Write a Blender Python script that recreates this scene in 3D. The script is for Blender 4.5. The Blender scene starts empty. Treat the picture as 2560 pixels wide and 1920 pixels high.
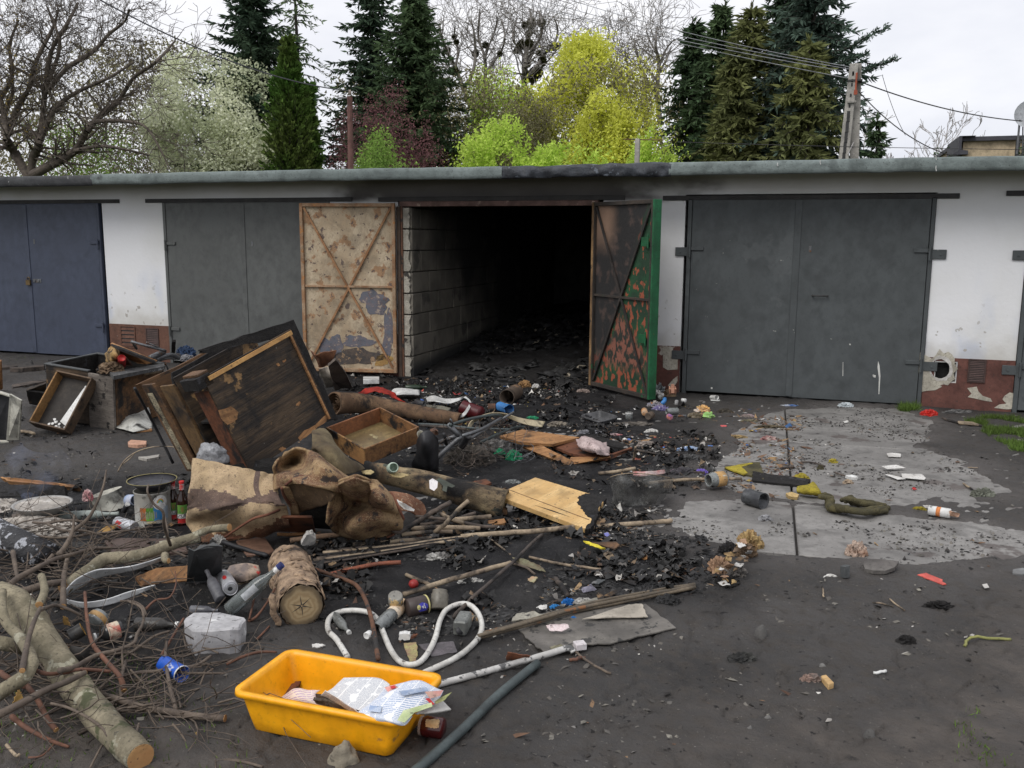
import bpy,math,random
import numpy as np
from mathutils import Vector,Matrix,Quaternion,noise
from math import sin,cos,pi,radians
random.seed(7); rng = np.random.RandomState(7)
sc = bpy.context.scene
COL = sc.collection
# ---------------------------------------------------------------- camera, calibrated from the garage wall (plane y = 0, ground z = 0)
FPX,PITCH,ROLL,YAW,CH,CD = 2264.7,.15996,.006361,.323136,1.62,9.586
cam = bpy.data.objects.new('camera',bpy.data.cameras.new('camera')); COL.objects.link(cam)
RC = Matrix.Rotation(YAW,3,'Z') @ Matrix.Rotation(pi/2-PITCH,3,'X') @ Matrix.Rotation(ROLL,3,'Z')
cam.matrix_world = Matrix.Translation((0,-CD,CH)) @ RC.to_4x4()
cam.data.lens = 36*FPX/2560; cam.data.clip_end = 3000; cam.data.clip_start = .05
sc.camera = cam
# ---------------------------------------------------------------- overcast sky
wd = bpy.data.worlds.new('World'); sc.world = wd; wd.use_nodes = True
nt = wd.node_tree; nt.nodes.clear()
def nn(t,**k):
    n = nt.nodes.new(t)
    for a,b in k.items(): setattr(n,a,b)
    return n
sky = nn('ShaderNodeTexSky',sky_type='NISHITA',sun_disc=False)
SUN_EL,SUN_AZ = radians(50),radians(205)
sky.sun_elevation = SUN_EL; sky.sun_rotation = SUN_AZ
tc = nn('ShaderNodeTexCoord'); mp = nn('ShaderNodeMapping'); mp.inputs['Scale'].default_value = (1.2,1.2,3.2)
ns = nn('ShaderNodeTexNoise'); ns.inputs['Scale'].default_value = 1.6; ns.inputs['Detail'].default_value = 7; ns.inputs['Roughness'].default_value = .55
rp = nn('ShaderNodeValToRGB'); rp.color_ramp.elements[0].position = .36; rp.color_ramp.elements[1].position = .62
rp.color_ramp.elements[0].color = (6.3,6.45,7.1,1); rp.color_ramp.elements[1].color = (8.6,8.55,8.75,1)
mx = nn('ShaderNodeMix',data_type='RGBA'); mx.inputs[0].default_value = .93
bg = nn('ShaderNodeBackground'); bg.inputs['Strength'].default_value = .1
wo = nn('ShaderNodeOutputWorld')
L = nt.links.new
L(tc.outputs['Generated'],mp.inputs[0]); L(mp.outputs[0],ns.inputs['Vector']); L(ns.outputs['Fac'],rp.inputs[0])
L(sky.outputs[0],mx.inputs[6]); L(rp.outputs[0],mx.inputs[7]); L(mx.outputs[2],bg.inputs[0]); L(bg.outputs[0],wo.inputs[0])
sun = bpy.data.objects.new('sun',bpy.data.lights.new('sun','SUN')); COL.objects.link(sun)
sun.data.energy = 1.5; sun.data.angle = radians(35); sun.data.color = (1,.97,.92)
sdir = Vector((sin(SUN_AZ)*cos(SUN_EL),cos(SUN_AZ)*cos(SUN_EL),sin(SUN_EL)))   # from the scene towards the sun, behind the camera
sun.rotation_euler = sdir.to_track_quat('Z','Y').to_euler()
sc.view_settings.view_transform = 'Standard'; sc.view_settings.look = 'None'
sc.view_settings.exposure = 0.34; sc.view_settings.gamma = 1; sc.view_settings.use_curve_mapping = False
sc.cycles.max_bounces = 6; sc.cycles.diffuse_bounces = 3; sc.cycles.glossy_bounces = 3; sc.cycles.transmission_bounces = 6; sc.cycles.transparent_max_bounces = 8
sc.cycles.caustics_reflective = False; sc.cycles.caustics_refractive = False
# ---------------------------------------------------------------- survey: picture crops -> real points on the ground or on a plane parallel to the wall
CR = dict(F=(0,0,2560/2212),S=(0,0,1),T1=(0,0,.38879),T2=(850,0,.38879),T3=(1700,0,.38879),M1=(0,380,.39778),M2=(740,380,.434),M3=(1600,380,.434),
a=(0,780,.22904),b=(300,780,.27125),c=(780,900,.27125),d=(1300,900,.27125),e=(1900,900,.30137),f=(0,1150,.22904),g=(400,1080,.27125),h=(0,1480,.26528),
i=(440,1280,.22908),j=(560,1560,.28029),k=(780,1250,.27125),l=(1180,1250,.28029),m=(1700,1250,.40395),n=(1000,1550,.31646))
CAM = Vector((0,-CD,CH))
def ray(c,x,y):
    o = CR[c]; return RC @ Vector(((o[0]+o[2]*x-1280)/FPX,-(o[1]+o[2]*y-960)/FPX,-1))
def Z(c,x,y,z=0.):
    d = ray(c,x,y); return CAM + d*((z-CH)/d.z)
def Yp(c,x,y,Y=0.):
    d = ray(c,x,y); return CAM + d*((Y+CD)/d.y)
def pts(c,L,z=0.): return [Z(c,p[0],p[1],p[2] if len(p) > 2 else z) for p in L]
# ---------------------------------------------------------------- objects
def tag(o,label=None,cat=None,group=None,kind=None):
    for k,v in (('label',label),('category',cat),('group',group),('kind',kind)):
        if v: o[k] = v
    return o
def thing(name,label,cat,loc=(0,0,0),group=None):
    o = bpy.data.objects.new(name,None); COL.objects.link(o); o.location = loc; o.empty_display_size = .1
    return tag(o,label,cat,group)
def link(name,me,parent=None,M=None,mats=(),smooth=False):
    o = bpy.data.objects.new(name,me); COL.objects.link(o)
    for m in (mats if isinstance(mats,(list,tuple)) else [mats]): me.materials.append(m)
    if smooth: me.shade_smooth()
    if M is not None: o.matrix_world = M
    if parent is not None:
        o.parent = parent; o.matrix_parent_inverse = wmat(parent).inverted()
    return o
def wmat(o):
    m = Matrix.LocRotScale(o.location,o.rotation_euler,o.scale)
    return (wmat(o.parent) @ o.matrix_parent_inverse @ m) if o.parent else m
def copy_tree(o,parent=None):
    c = o.copy(); COL.objects.link(c); c.parent = parent
    for ch in list(o.children): copy_tree(ch,c)
    return c
class MB:
    def __init__(s): s.v = []; s.f = []; s.m = []
    def add(s,vs,fs,mi=0):
        n = len(s.v); s.v += [tuple(v) for v in vs]; s.f += [tuple(i+n for i in f) for f in fs]; s.m += [mi]*len(fs)
    def box(s,a,b,mi=0):
        (x0,y0,z0),(x1,y1,z1) = a,b
        s.add([(x0,y0,z0),(x1,y0,z0),(x1,y1,z0),(x0,y1,z0),(x0,y0,z1),(x1,y0,z1),(x1,y1,z1),(x0,y1,z1)],
              [(0,3,2,1),(4,5,6,7),(0,1,5,4),(1,2,6,5),(2,3,7,6),(3,0,4,7)],mi)
    def tube(s,P,R,n=8,mi=0,cap=True):
        P = [Vector(p) for p in P]; R = R if isinstance(R,(list,tuple)) else [R]*len(P)
        t = (P[1]-P[0]).normalized(); u = t.orthogonal().normalized(); b = len(s.v); vs = []; fs = []
        for i,p in enumerate(P):
            t2 = ((P[min(i+1,len(P)-1)]-P[max(i-1,0)])).normalized()
            u = (u - t2*u.dot(t2)).normalized(); w = t2.cross(u)
            for k in range(n): vs.append(p + (u*cos(2*pi*k/n)+w*sin(2*pi*k/n))*R[i])
        for i in range(len(P)-1):
            for k in range(n): fs.append((i*n+k,i*n+(k+1)%n,(i+1)*n+(k+1)%n,(i+1)*n+k))
        if cap: fs.append(tuple(range(n-1,-1,-1))); fs.append(tuple((len(P)-1)*n+k for k in range(n)))
        s.add(vs,fs,mi)
    def lathe(s,prof,n=20,mi=0):   # prof: (z, r) about local Z
        vs = []; fs = []
        for z,r in prof: vs += [(r*cos(2*pi*k/n),r*sin(2*pi*k/n),z) for k in range(n)]
        for i in range(len(prof)-1):
            for k in range(n): fs.append((i*n+k,i*n+(k+1)%n,(i+1)*n+(k+1)%n,(i+1)*n+k))
        s.add(vs,fs,mi)
    def mesh(s,name='m'):
        me = bpy.data.meshes.new(name); me.from_pydata(s.v,[],s.f)
        me.polygons.foreach_set('material_index',s.m); me.update(); return me
    def build(s,name,mats,parent=None,M=None,smooth=False,bevel=0):
        o = link(name,s.mesh(name),parent,M,mats,smooth)
        if bevel:
            b = o.modifiers.new('b','BEVEL'); b.width = bevel; b.segments = 1; b.limit_method = 'ANGLE'
        return o
def np_mesh(name,V,Fc,mats,parent=None,smooth=False,M=None):
    V = np.ascontiguousarray(V,dtype=np.float32); Fc = np.ascontiguousarray(Fc,dtype=np.int32)
    me = bpy.data.meshes.new(name); k = Fc.shape[1]
    me.vertices.add(len(V)); me.vertices.foreach_set('co',V.ravel())
    me.loops.add(Fc.size); me.loops.foreach_set('vertex_index',Fc.ravel())
    me.polygons.add(len(Fc)); me.polygons.foreach_set('loop_start',np.arange(0,Fc.size,k,dtype=np.int32))
    me.update(calc_edges=True); me.validate()
    return link(name,me,parent,M,mats,smooth)
def frame(o,x,z):      # matrix with local X along x and local Z near z
    x = Vector(x).normalized(); y = Vector(z).cross(x).normalized(); z = x.cross(y)
    return Matrix.Translation(o) @ Matrix((x,y,z)).transposed().to_4x4()
def axisframe(p0,p1):
    z = (Vector(p1)-Vector(p0)).normalized(); x = z.orthogonal().normalized()
    if abs(z.z) < .9: x = z.cross(Vector((0,0,1))).normalized()
    y = z.cross(x); return Matrix.Translation(p0) @ Matrix((x,y,z)).transposed().to_4x4()
def spline(P,n=6):
    P = [Vector(p) for p in P]; out = []
    for i in range(len(P)-1):
        a,b,c,d = P[max(i-1,0)],P[i],P[i+1],P[min(i+2,len(P)-1)]
        for j in range(n):
            t = j/n; out.append(.5*((2*b)+(c-a)*t+(2*a-5*b+4*c-d)*t*t+(3*b-a-3*c+d)*t**3))
    out.append(P[-1]); return out
# ---------------------------------------------------------------- materials
_mc = {}
def M(name,c1,c2=None,scale=6,rough=.85,bump=.3,stretch=(1,1,1),detail=8,char=None,spots=None,metal=0,lo=.38,hi=.62,dist=.0,spec=.4,bscale=None,spots2=None,island=0,alpha=1,trans=0,grime=.45):
    """mottled surface: c1..c2 by noise; char=(amount 0..1, scale) burnt black; spots=(colour, amount, scale)"""
    if name in _mc: return _mc[name]
    m = bpy.data.materials.new(name); m.use_nodes = True; t = m.node_tree; N = t.nodes; K = t.links.new
    b = N['Principled BSDF']; c2 = c2 or tuple(x*.72 for x in c1)
    co = N.new('ShaderNodeTexCoord'); mpn = N.new('ShaderNodeMapping'); mpn.inputs['Scale'].default_value = stretch
    oi = N.new('ShaderNodeObjectInfo'); ml = N.new('ShaderNodeVectorMath'); ml.operation = 'SCALE'; ml.inputs['Scale'].default_value = 17
    cb = N.new('ShaderNodeCombineXYZ'); K(oi.outputs['Random'],cb.inputs[0]); K(oi.outputs['Random'],cb.inputs[1]); K(cb.outputs[0],ml.inputs[0])
    ad = N.new('ShaderNodeVectorMath'); ad.operation = 'ADD'; K(co.outputs['Object'],ad.inputs[0]); K(ml.outputs[0],ad.inputs[1])
    K(ad.outputs[0],mpn.inputs[0])
    def noi(sc_,det=detail,vec=mpn,d=dist,ro=.6):
        n = N.new('ShaderNodeTexNoise'); n.inputs['Scale'].default_value = sc_; n.inputs['Detail'].default_value = det; n.inputs['Distortion'].default_value = d; n.inputs['Roughness'].default_value = ro
        K(vec.outputs[0],n.inputs['Vector']); return n
    def ramp(src,a,bb):
        r = N.new('ShaderNodeMapRange'); r.interpolation_type = 'SMOOTHSTEP'; r.inputs[1].default_value = a; r.inputs[2].default_value = bb; K(src,r.inputs[0]); return r.outputs[0]
    def mix(f,A,B):
        x = N.new('ShaderNodeMix'); x.data_type = 'RGBA'
        if isinstance(f,float): x.inputs[0].default_value = f
        else: K(f,x.inputs[0])
        for i,v in ((6,A),(7,B)):
            if isinstance(v,tuple): x.inputs[i].default_value = (*v,1)
            else: K(v,x.inputs[i])
        return x.outputs[2]
    n1 = noi(scale); col = mix(ramp(n1.outputs['Fac'],lo,hi),c1,c2)
    fine = noi(scale*9,3); col = mix(ramp(fine.outputs['Fac'],.35,.75),col,tuple((x+y)*.5*.8 for x,y in zip(c1,c2)))
    if island:
        g = N.new('ShaderNodeNewGeometry'); hs = N.new('ShaderNodeHueSaturation'); K(col,hs.inputs['Color'])
        r = N.new('ShaderNodeMapRange'); r.inputs[3].default_value = 1-island; r.inputs[4].default_value = 1+island; K(g.outputs['Random Per Island'],r.inputs[0]); K(r.outputs[0],hs.inputs['Value'])
        r2 = N.new('ShaderNodeMapRange'); r2.inputs[3].default_value = .5-.03*island; r2.inputs[4].default_value = .5+.03*island; K(g.outputs['Random Per Island'],r2.inputs[0]); K(r2.outputs[0],hs.inputs['Hue'])
        col = hs.outputs[0]
    rg = rough
    for sp in (spots,spots2):
        if sp:
            n = noi(sp[2],6,ad); th = .72-.44*sp[1]; col = mix(ramp(n.outputs['Fac'],th,th+.035),col,sp[0])
    if char:
        n = noi(char[1],10,ad,.3,.65); th = .75-.5*char[0]; col = mix(ramp(n.outputs['Fac'],th-.07,th+.1),col,(.014,.013,.013))
    if grime:   # ingrained dirt: broad smears and fine specks
        x = N.new('ShaderNodeMath'); x.operation = 'MULTIPLY'; K(ramp(noi(4.3,8,ad,.6).outputs['Fac'],.46,.66),x.inputs[0]); x.inputs[1].default_value = grime
        v = N.new('ShaderNodeVectorMath'); v.operation = 'SCALE'; v.inputs['Scale'].default_value = .3; K(col,v.inputs[0]); col = mix(x.outputs[0],col,v.outputs[0])
        x = N.new('ShaderNodeMath'); x.operation = 'MULTIPLY'; K(ramp(noi(55,6,ad).outputs['Fac'],.60,.66),x.inputs[0]); x.inputs[1].default_value = grime*1.3; col = mix(x.outputs[0],col,(.03,.028,.026))
    K(col,b.inputs['Base Color']); b.inputs['Roughness'].default_value = rough; b.inputs['Metallic'].default_value = metal
    b.inputs['Specular IOR Level'].default_value = spec; b.inputs['Transmission Weight'].default_value = trans
    if alpha < 1: b.inputs['Alpha'].default_value = alpha
    if bump:
        bp = N.new('ShaderNodeBump'); bp.inputs['Strength'].default_value = bump; bp.inputs['Distance'].default_value = .01
        bn = noi(bscale or scale*4,6); K(bn.outputs['Fac'],bp.inputs['Height']); K(bp.outputs[0],b.inputs['Normal'])
    _mc[name] = m; return m
def leafmat(name,c,var=.35,trl=.35,c2=None):
    if name in _mc: return _mc[name]
    m = bpy.data.materials.new(name); m.use_nodes = True; t = m.node_tree; N = t.nodes; K = t.links.new; N.clear()
    g = N.new('ShaderNodeNewGeometry'); hs = N.new('ShaderNodeHueSaturation'); mxx = N.new('ShaderNodeMix'); mxx.data_type = 'RGBA'
    mxx.inputs[6].default_value = (*c,1); mxx.inputs[7].default_value = (*(c2 or tuple(x*.6 for x in c)),1)
    co = N.new('ShaderNodeTexCoord'); no = N.new('ShaderNodeTexNoise'); no.inputs['Scale'].default_value = .9; no.inputs['Detail'].default_value = 3; K(co.outputs['Object'],no.inputs['Vector'])
    rr = N.new('ShaderNodeMapRange'); rr.inputs[1].default_value = .35; rr.inputs[2].default_value = .65; K(no.outputs['Fac'],rr.inputs[0]); K(rr.outputs[0],mxx.inputs[0])
    K(mxx.outputs[2],hs.inputs['Color'])
    r = N.new('ShaderNodeMapRange'); r.inputs[3].default_value = 1-var; r.inputs[4].default_value = 1+var; K(g.outputs['Random Per Island'],r.inputs[0]); K(r.outputs[0],hs.inputs['Value'])
    d = N.new('ShaderNodeBsdfDiffuse'); tr = N.new('ShaderNodeBsdfTranslucent'); s = N.new('ShaderNodeMixShader'); s.inputs[0].default_value = trl
    K(hs.outputs[0],d.inputs[0]); K(hs.outputs[0],tr.inputs[0]); K(d.outputs[0],s.inputs[1]); K(tr.outputs[0],s.inputs[2])
    o = N.new('ShaderNodeOutputMaterial'); K(s.outputs[0],o.inputs[0]); _mc[name] = m; return m
def wood(name,c1,c2,char=None,rough=.75,**k):
    return M(name,c1,c2,scale=5,stretch=(.6,9,9),rough=rough,bump=.25,char=char,dist=.4,**k)
m_black = M('charred wood',(.016,.015,.015),(.032,.030,.029),30,.75,.9,detail=10,spots=((.045,.045,.05),.26,14),spec=.2)
m_char2 = M('burnt dark board',(.026,.021,.018),(.10,.068,.042),3.4,.6,.5,stretch=(.6,7,7),spots=((.30,.18,.08),.24,5),char=(.42,2.6),spots2=((.22,.2,.17),.03,40),spec=.25)
m_wood_o = wood('scorched orange wood',(.42,.22,.09),(.25,.12,.05),(.32,3))
m_wood_l = wood('pale pine',(.62,.42,.20),(.47,.29,.12),(.18,2.2))
m_wood_b = wood('brown drawer wood',(.20,.105,.048),(.10,.055,.028),(.42,5))
m_wood_r = wood('reddish veneer',(.20,.075,.035),(.11,.04,.02),(.38,4))
m_steel = M('dull steel',(.20,.21,.22),(.12,.12,.125),8,.45,.1,metal=.6,spots=((.16,.08,.04),.25,9))
m_rust = M('rusty iron',(.17,.08,.045),(.08,.045,.032),12,.85,.5,spots=((.03,.028,.027),.35,6))
m_glass = M('dusty clear glass',(.55,.58,.57),(.36,.38,.37),9,.22,.1,trans=.6,spots=((.10,.10,.10),.25,12))
m_white = M('dirty white plastic',(.74,.74,.72),(.62,.62,.60),4,.45,.1,spots=((.25,.24,.22),.16,22))
m_paper = M('grubby paper',(.70,.69,.66),(.5,.48,.45),9,.9,.3,spots=((.12,.11,.1),.18,18))

# ================================================================ SETTING: ground -------------------------------------------------
def inpoly(X,Yv,poly):
    r = np.zeros(X.shape,bool); n = len(poly)
    for i in range(n):
        x0,y0 = poly[i]; x1,y1 = poly[(i+1) % n]
        c = ((y0 > Yv) != (y1 > Yv)) & (X < (x1-x0)*(Yv-y0)/((y1-y0) or 1e-9)+x0); r ^= c
    return r
def sdist(X,Yv,poly):   # signed distance, positive inside
    d = np.full(X.shape,1e9); n = len(poly)
    for i in range(n):
        a = np.array(poly[i]); b = np.array(poly[(i+1) % n]); e = b-a
        t = np.clip(((X-a[0])*e[0]+(Yv-a[1])*e[1])/(e@e+1e-12),0,1)
        d = np.minimum(d,np.hypot(X-a[0]-t*e[0],Yv-a[1]-t*e[1]))
    return np.where(inpoly(X,Yv,poly),d,-d)
_perm = np.random.RandomState(3).permutation(512).astype(int); _perm = np.concatenate([_perm,_perm]); _val = np.random.RandomState(4).rand(512)
def vn(X,Yv):            # value noise 0..1
    xi = np.floor(X).astype(int); yi = np.floor(Yv).astype(int); fx = X-xi; fy = Yv-yi; fx = fx*fx*(3-2*fx); fy = fy*fy*(3-2*fy)
    h = lambda a,b: _val[_perm[(_perm[a & 511]+b) & 511]]
    return (h(xi,yi)*(1-fx)+h(xi+1,yi)*fx)*(1-fy)+(h(xi,yi+1)*(1-fx)+h(xi+1,yi+1)*fx)*fy
def fbm(X,Yv,s,o=5):
    r = 0; a = .5; t = 0
    for i in range(o): r = r+a*vn(X*s+i*17.3,Yv*s+i*9.1); t += a; a *= .55; s *= 2.03
    return r/t
G2 = lambda c,L: [tuple(Z(c,*p)[:2]) for p in L]
EXP = [G2('F',[(1590,985),(1600,940),(1650,905),(1700,885),(1790,880),(1960,885),(2010,915),(1990,950),(1960,965),(2060,990),(2120,1030),(2160,1055),(2050,1065),(1960,1085),(1880,1095),(1720,1085),(1600,1060),(1520,1030)]),
       G2('F',[(1490,1085),(1600,1078),(1720,1092),(1900,1108),(2000,1118),(2100,1130),(2212,1150),(2300,1165),(2300,1195),(2150,1205),(2050,1215),(1960,1218),(1850,1204),(1720,1197),(1640,1190),(1540,1165),(1470,1125)])]
SOOT = [G2('F',[(620,1200),(900,1130),(1300,1120),(1500,1150),(1560,1230),(1500,1290),(1200,1330),(1000,1400),(700,1380),(560,1290)]),
        G2('F',[(560,820),(890,790),(1300,790),(1420,880),(1560,1000),(1500,1110),(1300,1130),(900,1120),(600,1000)]),
        G2('F',[(-100,1060),(420,1020),(660,1150),(640,1330),(380,1480),(-100,1400)])]
BROWN = [G2('F',[(1350,1659),(1500,1560),(1900,1500),(2000,1430),(2212,1300),(2350,1300),(2500,1800),(1300,1800)]),
         G2('F',[(-200,1400),(300,1450),(520,1560),(900,1600),(900,1760),(-200,1760)])]
def masks(X,Yv):
    w = (fbm(X,Yv,2.2)-.5)*.55+(fbm(X+5,Yv,9)-.5)*.22
    e0 = np.maximum(sdist(X,Yv,EXP[0]),sdist(X,Yv,EXP[1])); e = e0+w*.42-np.clip(-e0-.12,0,1)
    ed = np.clip(1+(e0+w*.5)/.45,0,1)**1.6*.9; e = np.clip(e/.05+.5,0,1)
    s = np.maximum.reduce([sdist(X,Yv,p) for p in SOOT]+[(Yv+.1)]); s = np.clip((s+w*1.2)/.7+.4,0,1)
    b = np.maximum.reduce([sdist(X,Yv,p) for p in BROWN]); b = np.clip((b+w*1.2)/.8+.3,0,1)
    return e,s*(1-ed*.8),b,ed
nr,na = 330,470
rr_ = 1.25*np.exp(np.arange(nr)*.0082); aa_ = np.linspace(-.98,.72,na)-0.0
Rg,Ag = np.meshgrid(rr_,aa_,indexing='ij'); AZ = pi/2+YAW-Ag-.13
GX = Rg*np.cos(AZ); GY = -CD+Rg*np.sin(AZ)
e_,s_,b_,ed_ = masks(GX,GY)
rough_ = fbm(GX,GY,1.1,4)*.03+fbm(GX+3,GY,7,5)*.022+(fbm(GX,GY,30,3)-.5)*(.006+.010*s_)
foot = np.abs(fbm(GX*1.0,GY,4.2,3)-.5); rough_ -= np.clip(.03-foot,0,.03)*.45
GZ = np.where(e_ > 0,0,0)+(-.019+rough_)*(1-e_)+(-.035)*e_
GZ = np.where(GX > 4,GZ,GZ)
gv = np.stack([GX,GY,GZ],-1).reshape(-1,3)
ii = np.arange(nr*na).reshape(nr,na)
gf = np.stack([ii[:-1,:-1],ii[:-1,1:],ii[1:,1:],ii[1:,:-1]],-1).reshape(-1,4)
def gmat():
    m = bpy.data.materials.new('sooty dirt'); m.use_nodes = True; t = m.node_tree; N = t.nodes; K = t.links.new; b = N['Principled BSDF']
    at = N.new('ShaderNodeAttribute'); at.attribute_name = 'cover'; sp = N.new('ShaderNodeSeparateColor'); K(at.outputs['Color'],sp.inputs[0])
    co = N.new('ShaderNodeTexCoord')
    def noi(s,d=10,ro=.62):
        n = N.new('ShaderNodeTexNoise'); n.inputs['Scale'].default_value = s; n.inputs['Detail'].default_value = d; n.inputs['Roughness'].default_value = ro; K(co.outputs['Object'],n.inputs['Vector']); return n.outputs['Fac']
    def rm(src,a,bb):
        r = N.new('ShaderNodeMapRange'); r.inputs[1].default_value = a; r.inputs[2].default_value = bb; K(src,r.inputs[0]); return r.outputs[0]
    def mix(f,A,B):
        x = N.new('ShaderNodeMix'); x.data_type = 'RGBA'; K(f,x.inputs[0])
        for i,v in ((6,A),(7,B)):
            if isinstance(v,tuple): x.inputs[i].default_value = (*v,1)
            else: K(v,x.inputs[i])
        return x.outputs[2]
    def mul(A,B):
        x = N.new('ShaderNodeMath'); x.operation = 'MULTIPLY'; K(A,x.inputs[0]); K(B,x.inputs[1]); return x.outputs[0]
    dirt = mix(rm(noi(1.3),.35,.65),(.080,.075,.072),(.044,.042,.041))
    dirt = mix(rm(noi(14),.45,.7),dirt,(.066,.058,.051))
    brown = mix(rm(noi(3.1),.35,.65),(.145,.124,.108),(.080,.070,.062))
    c = mix(mul(sp.outputs[2],rm(noi(5),.3,.6)),dirt,brown)
    soot = mix(rm(noi(6),.4,.65),(.010,.010,.011),(.026,.025,.026)); b.inputs['Specular IOR Level'].default_value = .22
    c = mix(sp.outputs[1],c,soot); c = mix(mul(sp.outputs[0],rm(noi(2.6,8),.36,.6)),c,(.125,.115,.110))
    c = mix(rm(noi(70,4),.66,.70),c,(.15,.14,.125)); c = mix(rm(noi(7,9,.7),.61,.69),c,(.03,.028,.027))
    c = mix(rm(noi(26,5),.63,.69),c,(.018,.017,.017))
    K(c,b.inputs['Base Color'])
    K(rm(noi(1.7,3),.35,.62),N.new('ShaderNodeMath').inputs[0])
    r = N.new('ShaderNodeMapRange'); r.inputs[1].default_value = .38; r.inputs[2].default_value = .62; r.inputs[3].default_value = .5; r.inputs[4].default_value = .93; K(noi(1.7,4),r.inputs[0]); K(r.outputs[0],b.inputs['Roughness'])
    bp = N.new('ShaderNodeBump'); bp.inputs['Strength'].default_value = 1; bp.inputs['Distance'].default_value = .022; K(noi(24,12,.72),bp.inputs['Height']); K(bp.outputs[0],b.inputs['Normal'])
    return m
m_ground = gmat()
ground = np_mesh('ground',gv,gf,m_ground,smooth=True); tag(ground,kind='structure')
ca = ground.data.color_attributes.new('cover','FLOAT_COLOR','POINT')
ca.data.foreach_set('color',np.stack([ed_,s_,b_,np.ones_like(e_)],-1).reshape(-1).astype(np.float32))
mb = MB(); mb.add([(-400,-400,-.06),(400,-400,-.06),(400,900,-.06),(-400,900,-.06)],[(0,1,2,3)])
far = mb.build('field',M('far grass',(.05,.07,.025),(.07,.075,.04),1.5)); tag(far,kind='structure')
# concrete slabs in front of the right hand door: 3.0 x .95 m panels, joints recessed
pave = thing('concrete_pavement',None,None,(0,0,0)); tag(pave,kind='structure')
m_conc = M('worn wet concrete',(.262,.252,.240),(.190,.182,.173),1.6,.62,.35,spots=((.06,.055,.053),.24,11),spots2=((.12,.105,.098),.28,1.8),bscale=40)
A0 = Vector((-.22,-.8,0)); Adir = (Vector((-.02,-4.82,0))-A0).normalized(); Bd = Vector((-Adir.y,Adir.x,0))
rows = [-.62,.33,1.25,2.17,3.10,4.03]
for r in range(5):
    for c0,c1 in ((0.007,3.0),(-2.3,-.007)):
        a = A0+Adir*(rows[r]+.005)+Bd*c0; w = abs(c1-c0); h = rows[r+1]-rows[r]-.010
        mb = MB(); mb.box((0,0,-.1),(w,h,0))
        sl = mb.build('slab',m_conc,pave,frame(a+Adir*h+Vector((0,0,-.001*((r*3+(c0>0))%3))),Bd,(0,0,1)),bevel=.006)
# ================================================================ THE GARAGE ROW ---------------------------------------------------
def wallmat(name,c1,c2,sootfn=True,brown=None):
    m = bpy.data.materials.new(name); m.use_nodes = True; t = m.node_tree; N = t.nodes; K = t.links.new; b = N['Principled BSDF']
    g = N.new('ShaderNodeNewGeometry'); sx = N.new('ShaderNodeSeparateXYZ'); K(g.outputs['Position'],sx.inputs[0])
    def noi(s,d=8,st=(1,1,1)):
        mp_ = N.new('ShaderNodeMapping'); mp_.inputs['Scale'].default_value = st; K(g.outputs['Position'],mp_.inputs[0])
        n = N.new('ShaderNodeTexNoise'); n.inputs['Scale'].default_value = s; n.inputs['Detail'].default_value = d; K(mp_.outputs[0],n.inputs['Vector']); return n.outputs['Fac']
    def mth(op,*a):
        x = N.new('ShaderNodeMath'); x.operation = op; x.use_clamp = False
        for i,v in enumerate(a):
            if isinstance(v,(int,float)): x.inputs[i].default_value = v
            else: K(v,x.inputs[i])
        return x.outputs[0]
    def rm(src,a,bb,lo=0,hi=1):
        r = N.new('ShaderNodeMapRange'); r.interpolation_type = 'SMOOTHSTEP'; r.inputs[1].default_value = a; r.inputs[2].default_value = bb; r.inputs[3].default_value = lo; r.inputs[4].default_value = hi; K(src,r.inputs[0]); return r.outputs[0]
    def mix(f,A,B):
        x = N.new('ShaderNodeMix'); x.data_type = 'RGBA'; K(f,x.inputs[0])
        for i,v in ((6,A),(7,B)):
            if isinstance(v,tuple): x.inputs[i].default_value = (*v,1)
            else: K(v,x.inputs[i])
        return x.outputs[2]
    return m,N,K,b,sx,noi,mth,rm,mix
def plaster():
    m,N,K,b,s,noi,mth,rm,mix = wallmat('white plaster',0,0)
    c = mix(rm(noi(1.1),.35,.65),(.74,.745,.76),(.66,.66,.65))
    c = mix(mth('MULTIPLY',rm(noi(2.3,8,(1,1,.5)),.5,.7),rm(s.outputs['Z'],1.5,.5)),c,(.52,.56,.66))
    low = rm(mth('ADD',s.outputs['Z'],mth('MULTIPLY',noi(5),.5)),1.0,.7)
    c = mix(mth('MULTIPLY',low,.55),c,(.42,.40,.35))
    c = mix(mth('MULTIPLY',rm(noi(11,10),.64,.66),rm(s.outputs['Z'],1.2,.6)),c,(.38,.36,.33))
    # smoke deposits above the burnt opening
    dx = mth('ABSOLUTE',mth('ADD',s.outputs['X'],3.35)); up = rm(s.outputs['Z'],2.02,2.3)
    so = mth('ADD',mth('SUBTRACT',2.6,dx),mth('MULTIPLY',mth('SUBTRACT',noi(2.2,8,(1,1,2)),.5),2.6))
    so = mth('MULTIPLY',rm(so,.1,1.3),rm(s.outputs['Z'],1.96,2.06)); c = mix(mth('MULTIPLY',so,.93),c,(.035,.03,.03))
    # eave shade put into the plaster colour, darker towards the roof
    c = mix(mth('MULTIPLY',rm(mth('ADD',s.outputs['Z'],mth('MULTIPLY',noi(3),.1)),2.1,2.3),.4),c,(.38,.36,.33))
    K(c,b.inputs['Base Color']); b.inputs['Roughness'].default_value = .92
    bp = N.new('ShaderNodeBump'); bp.inputs['Strength'].default_value = .25; bp.inputs['Distance'].default_value = .01; K(noi(22,8),bp.inputs['Height']); K(bp.outputs[0],b.inputs['Normal']); return m
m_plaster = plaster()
m_plinth = M('flaking brown plinth paint',(.15,.062,.048),(.105,.045,.036),3,.85,.5,spots=((.50,.47,.40),.20,2.6),spots2=((.05,.035,.03),.12,6))
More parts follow.
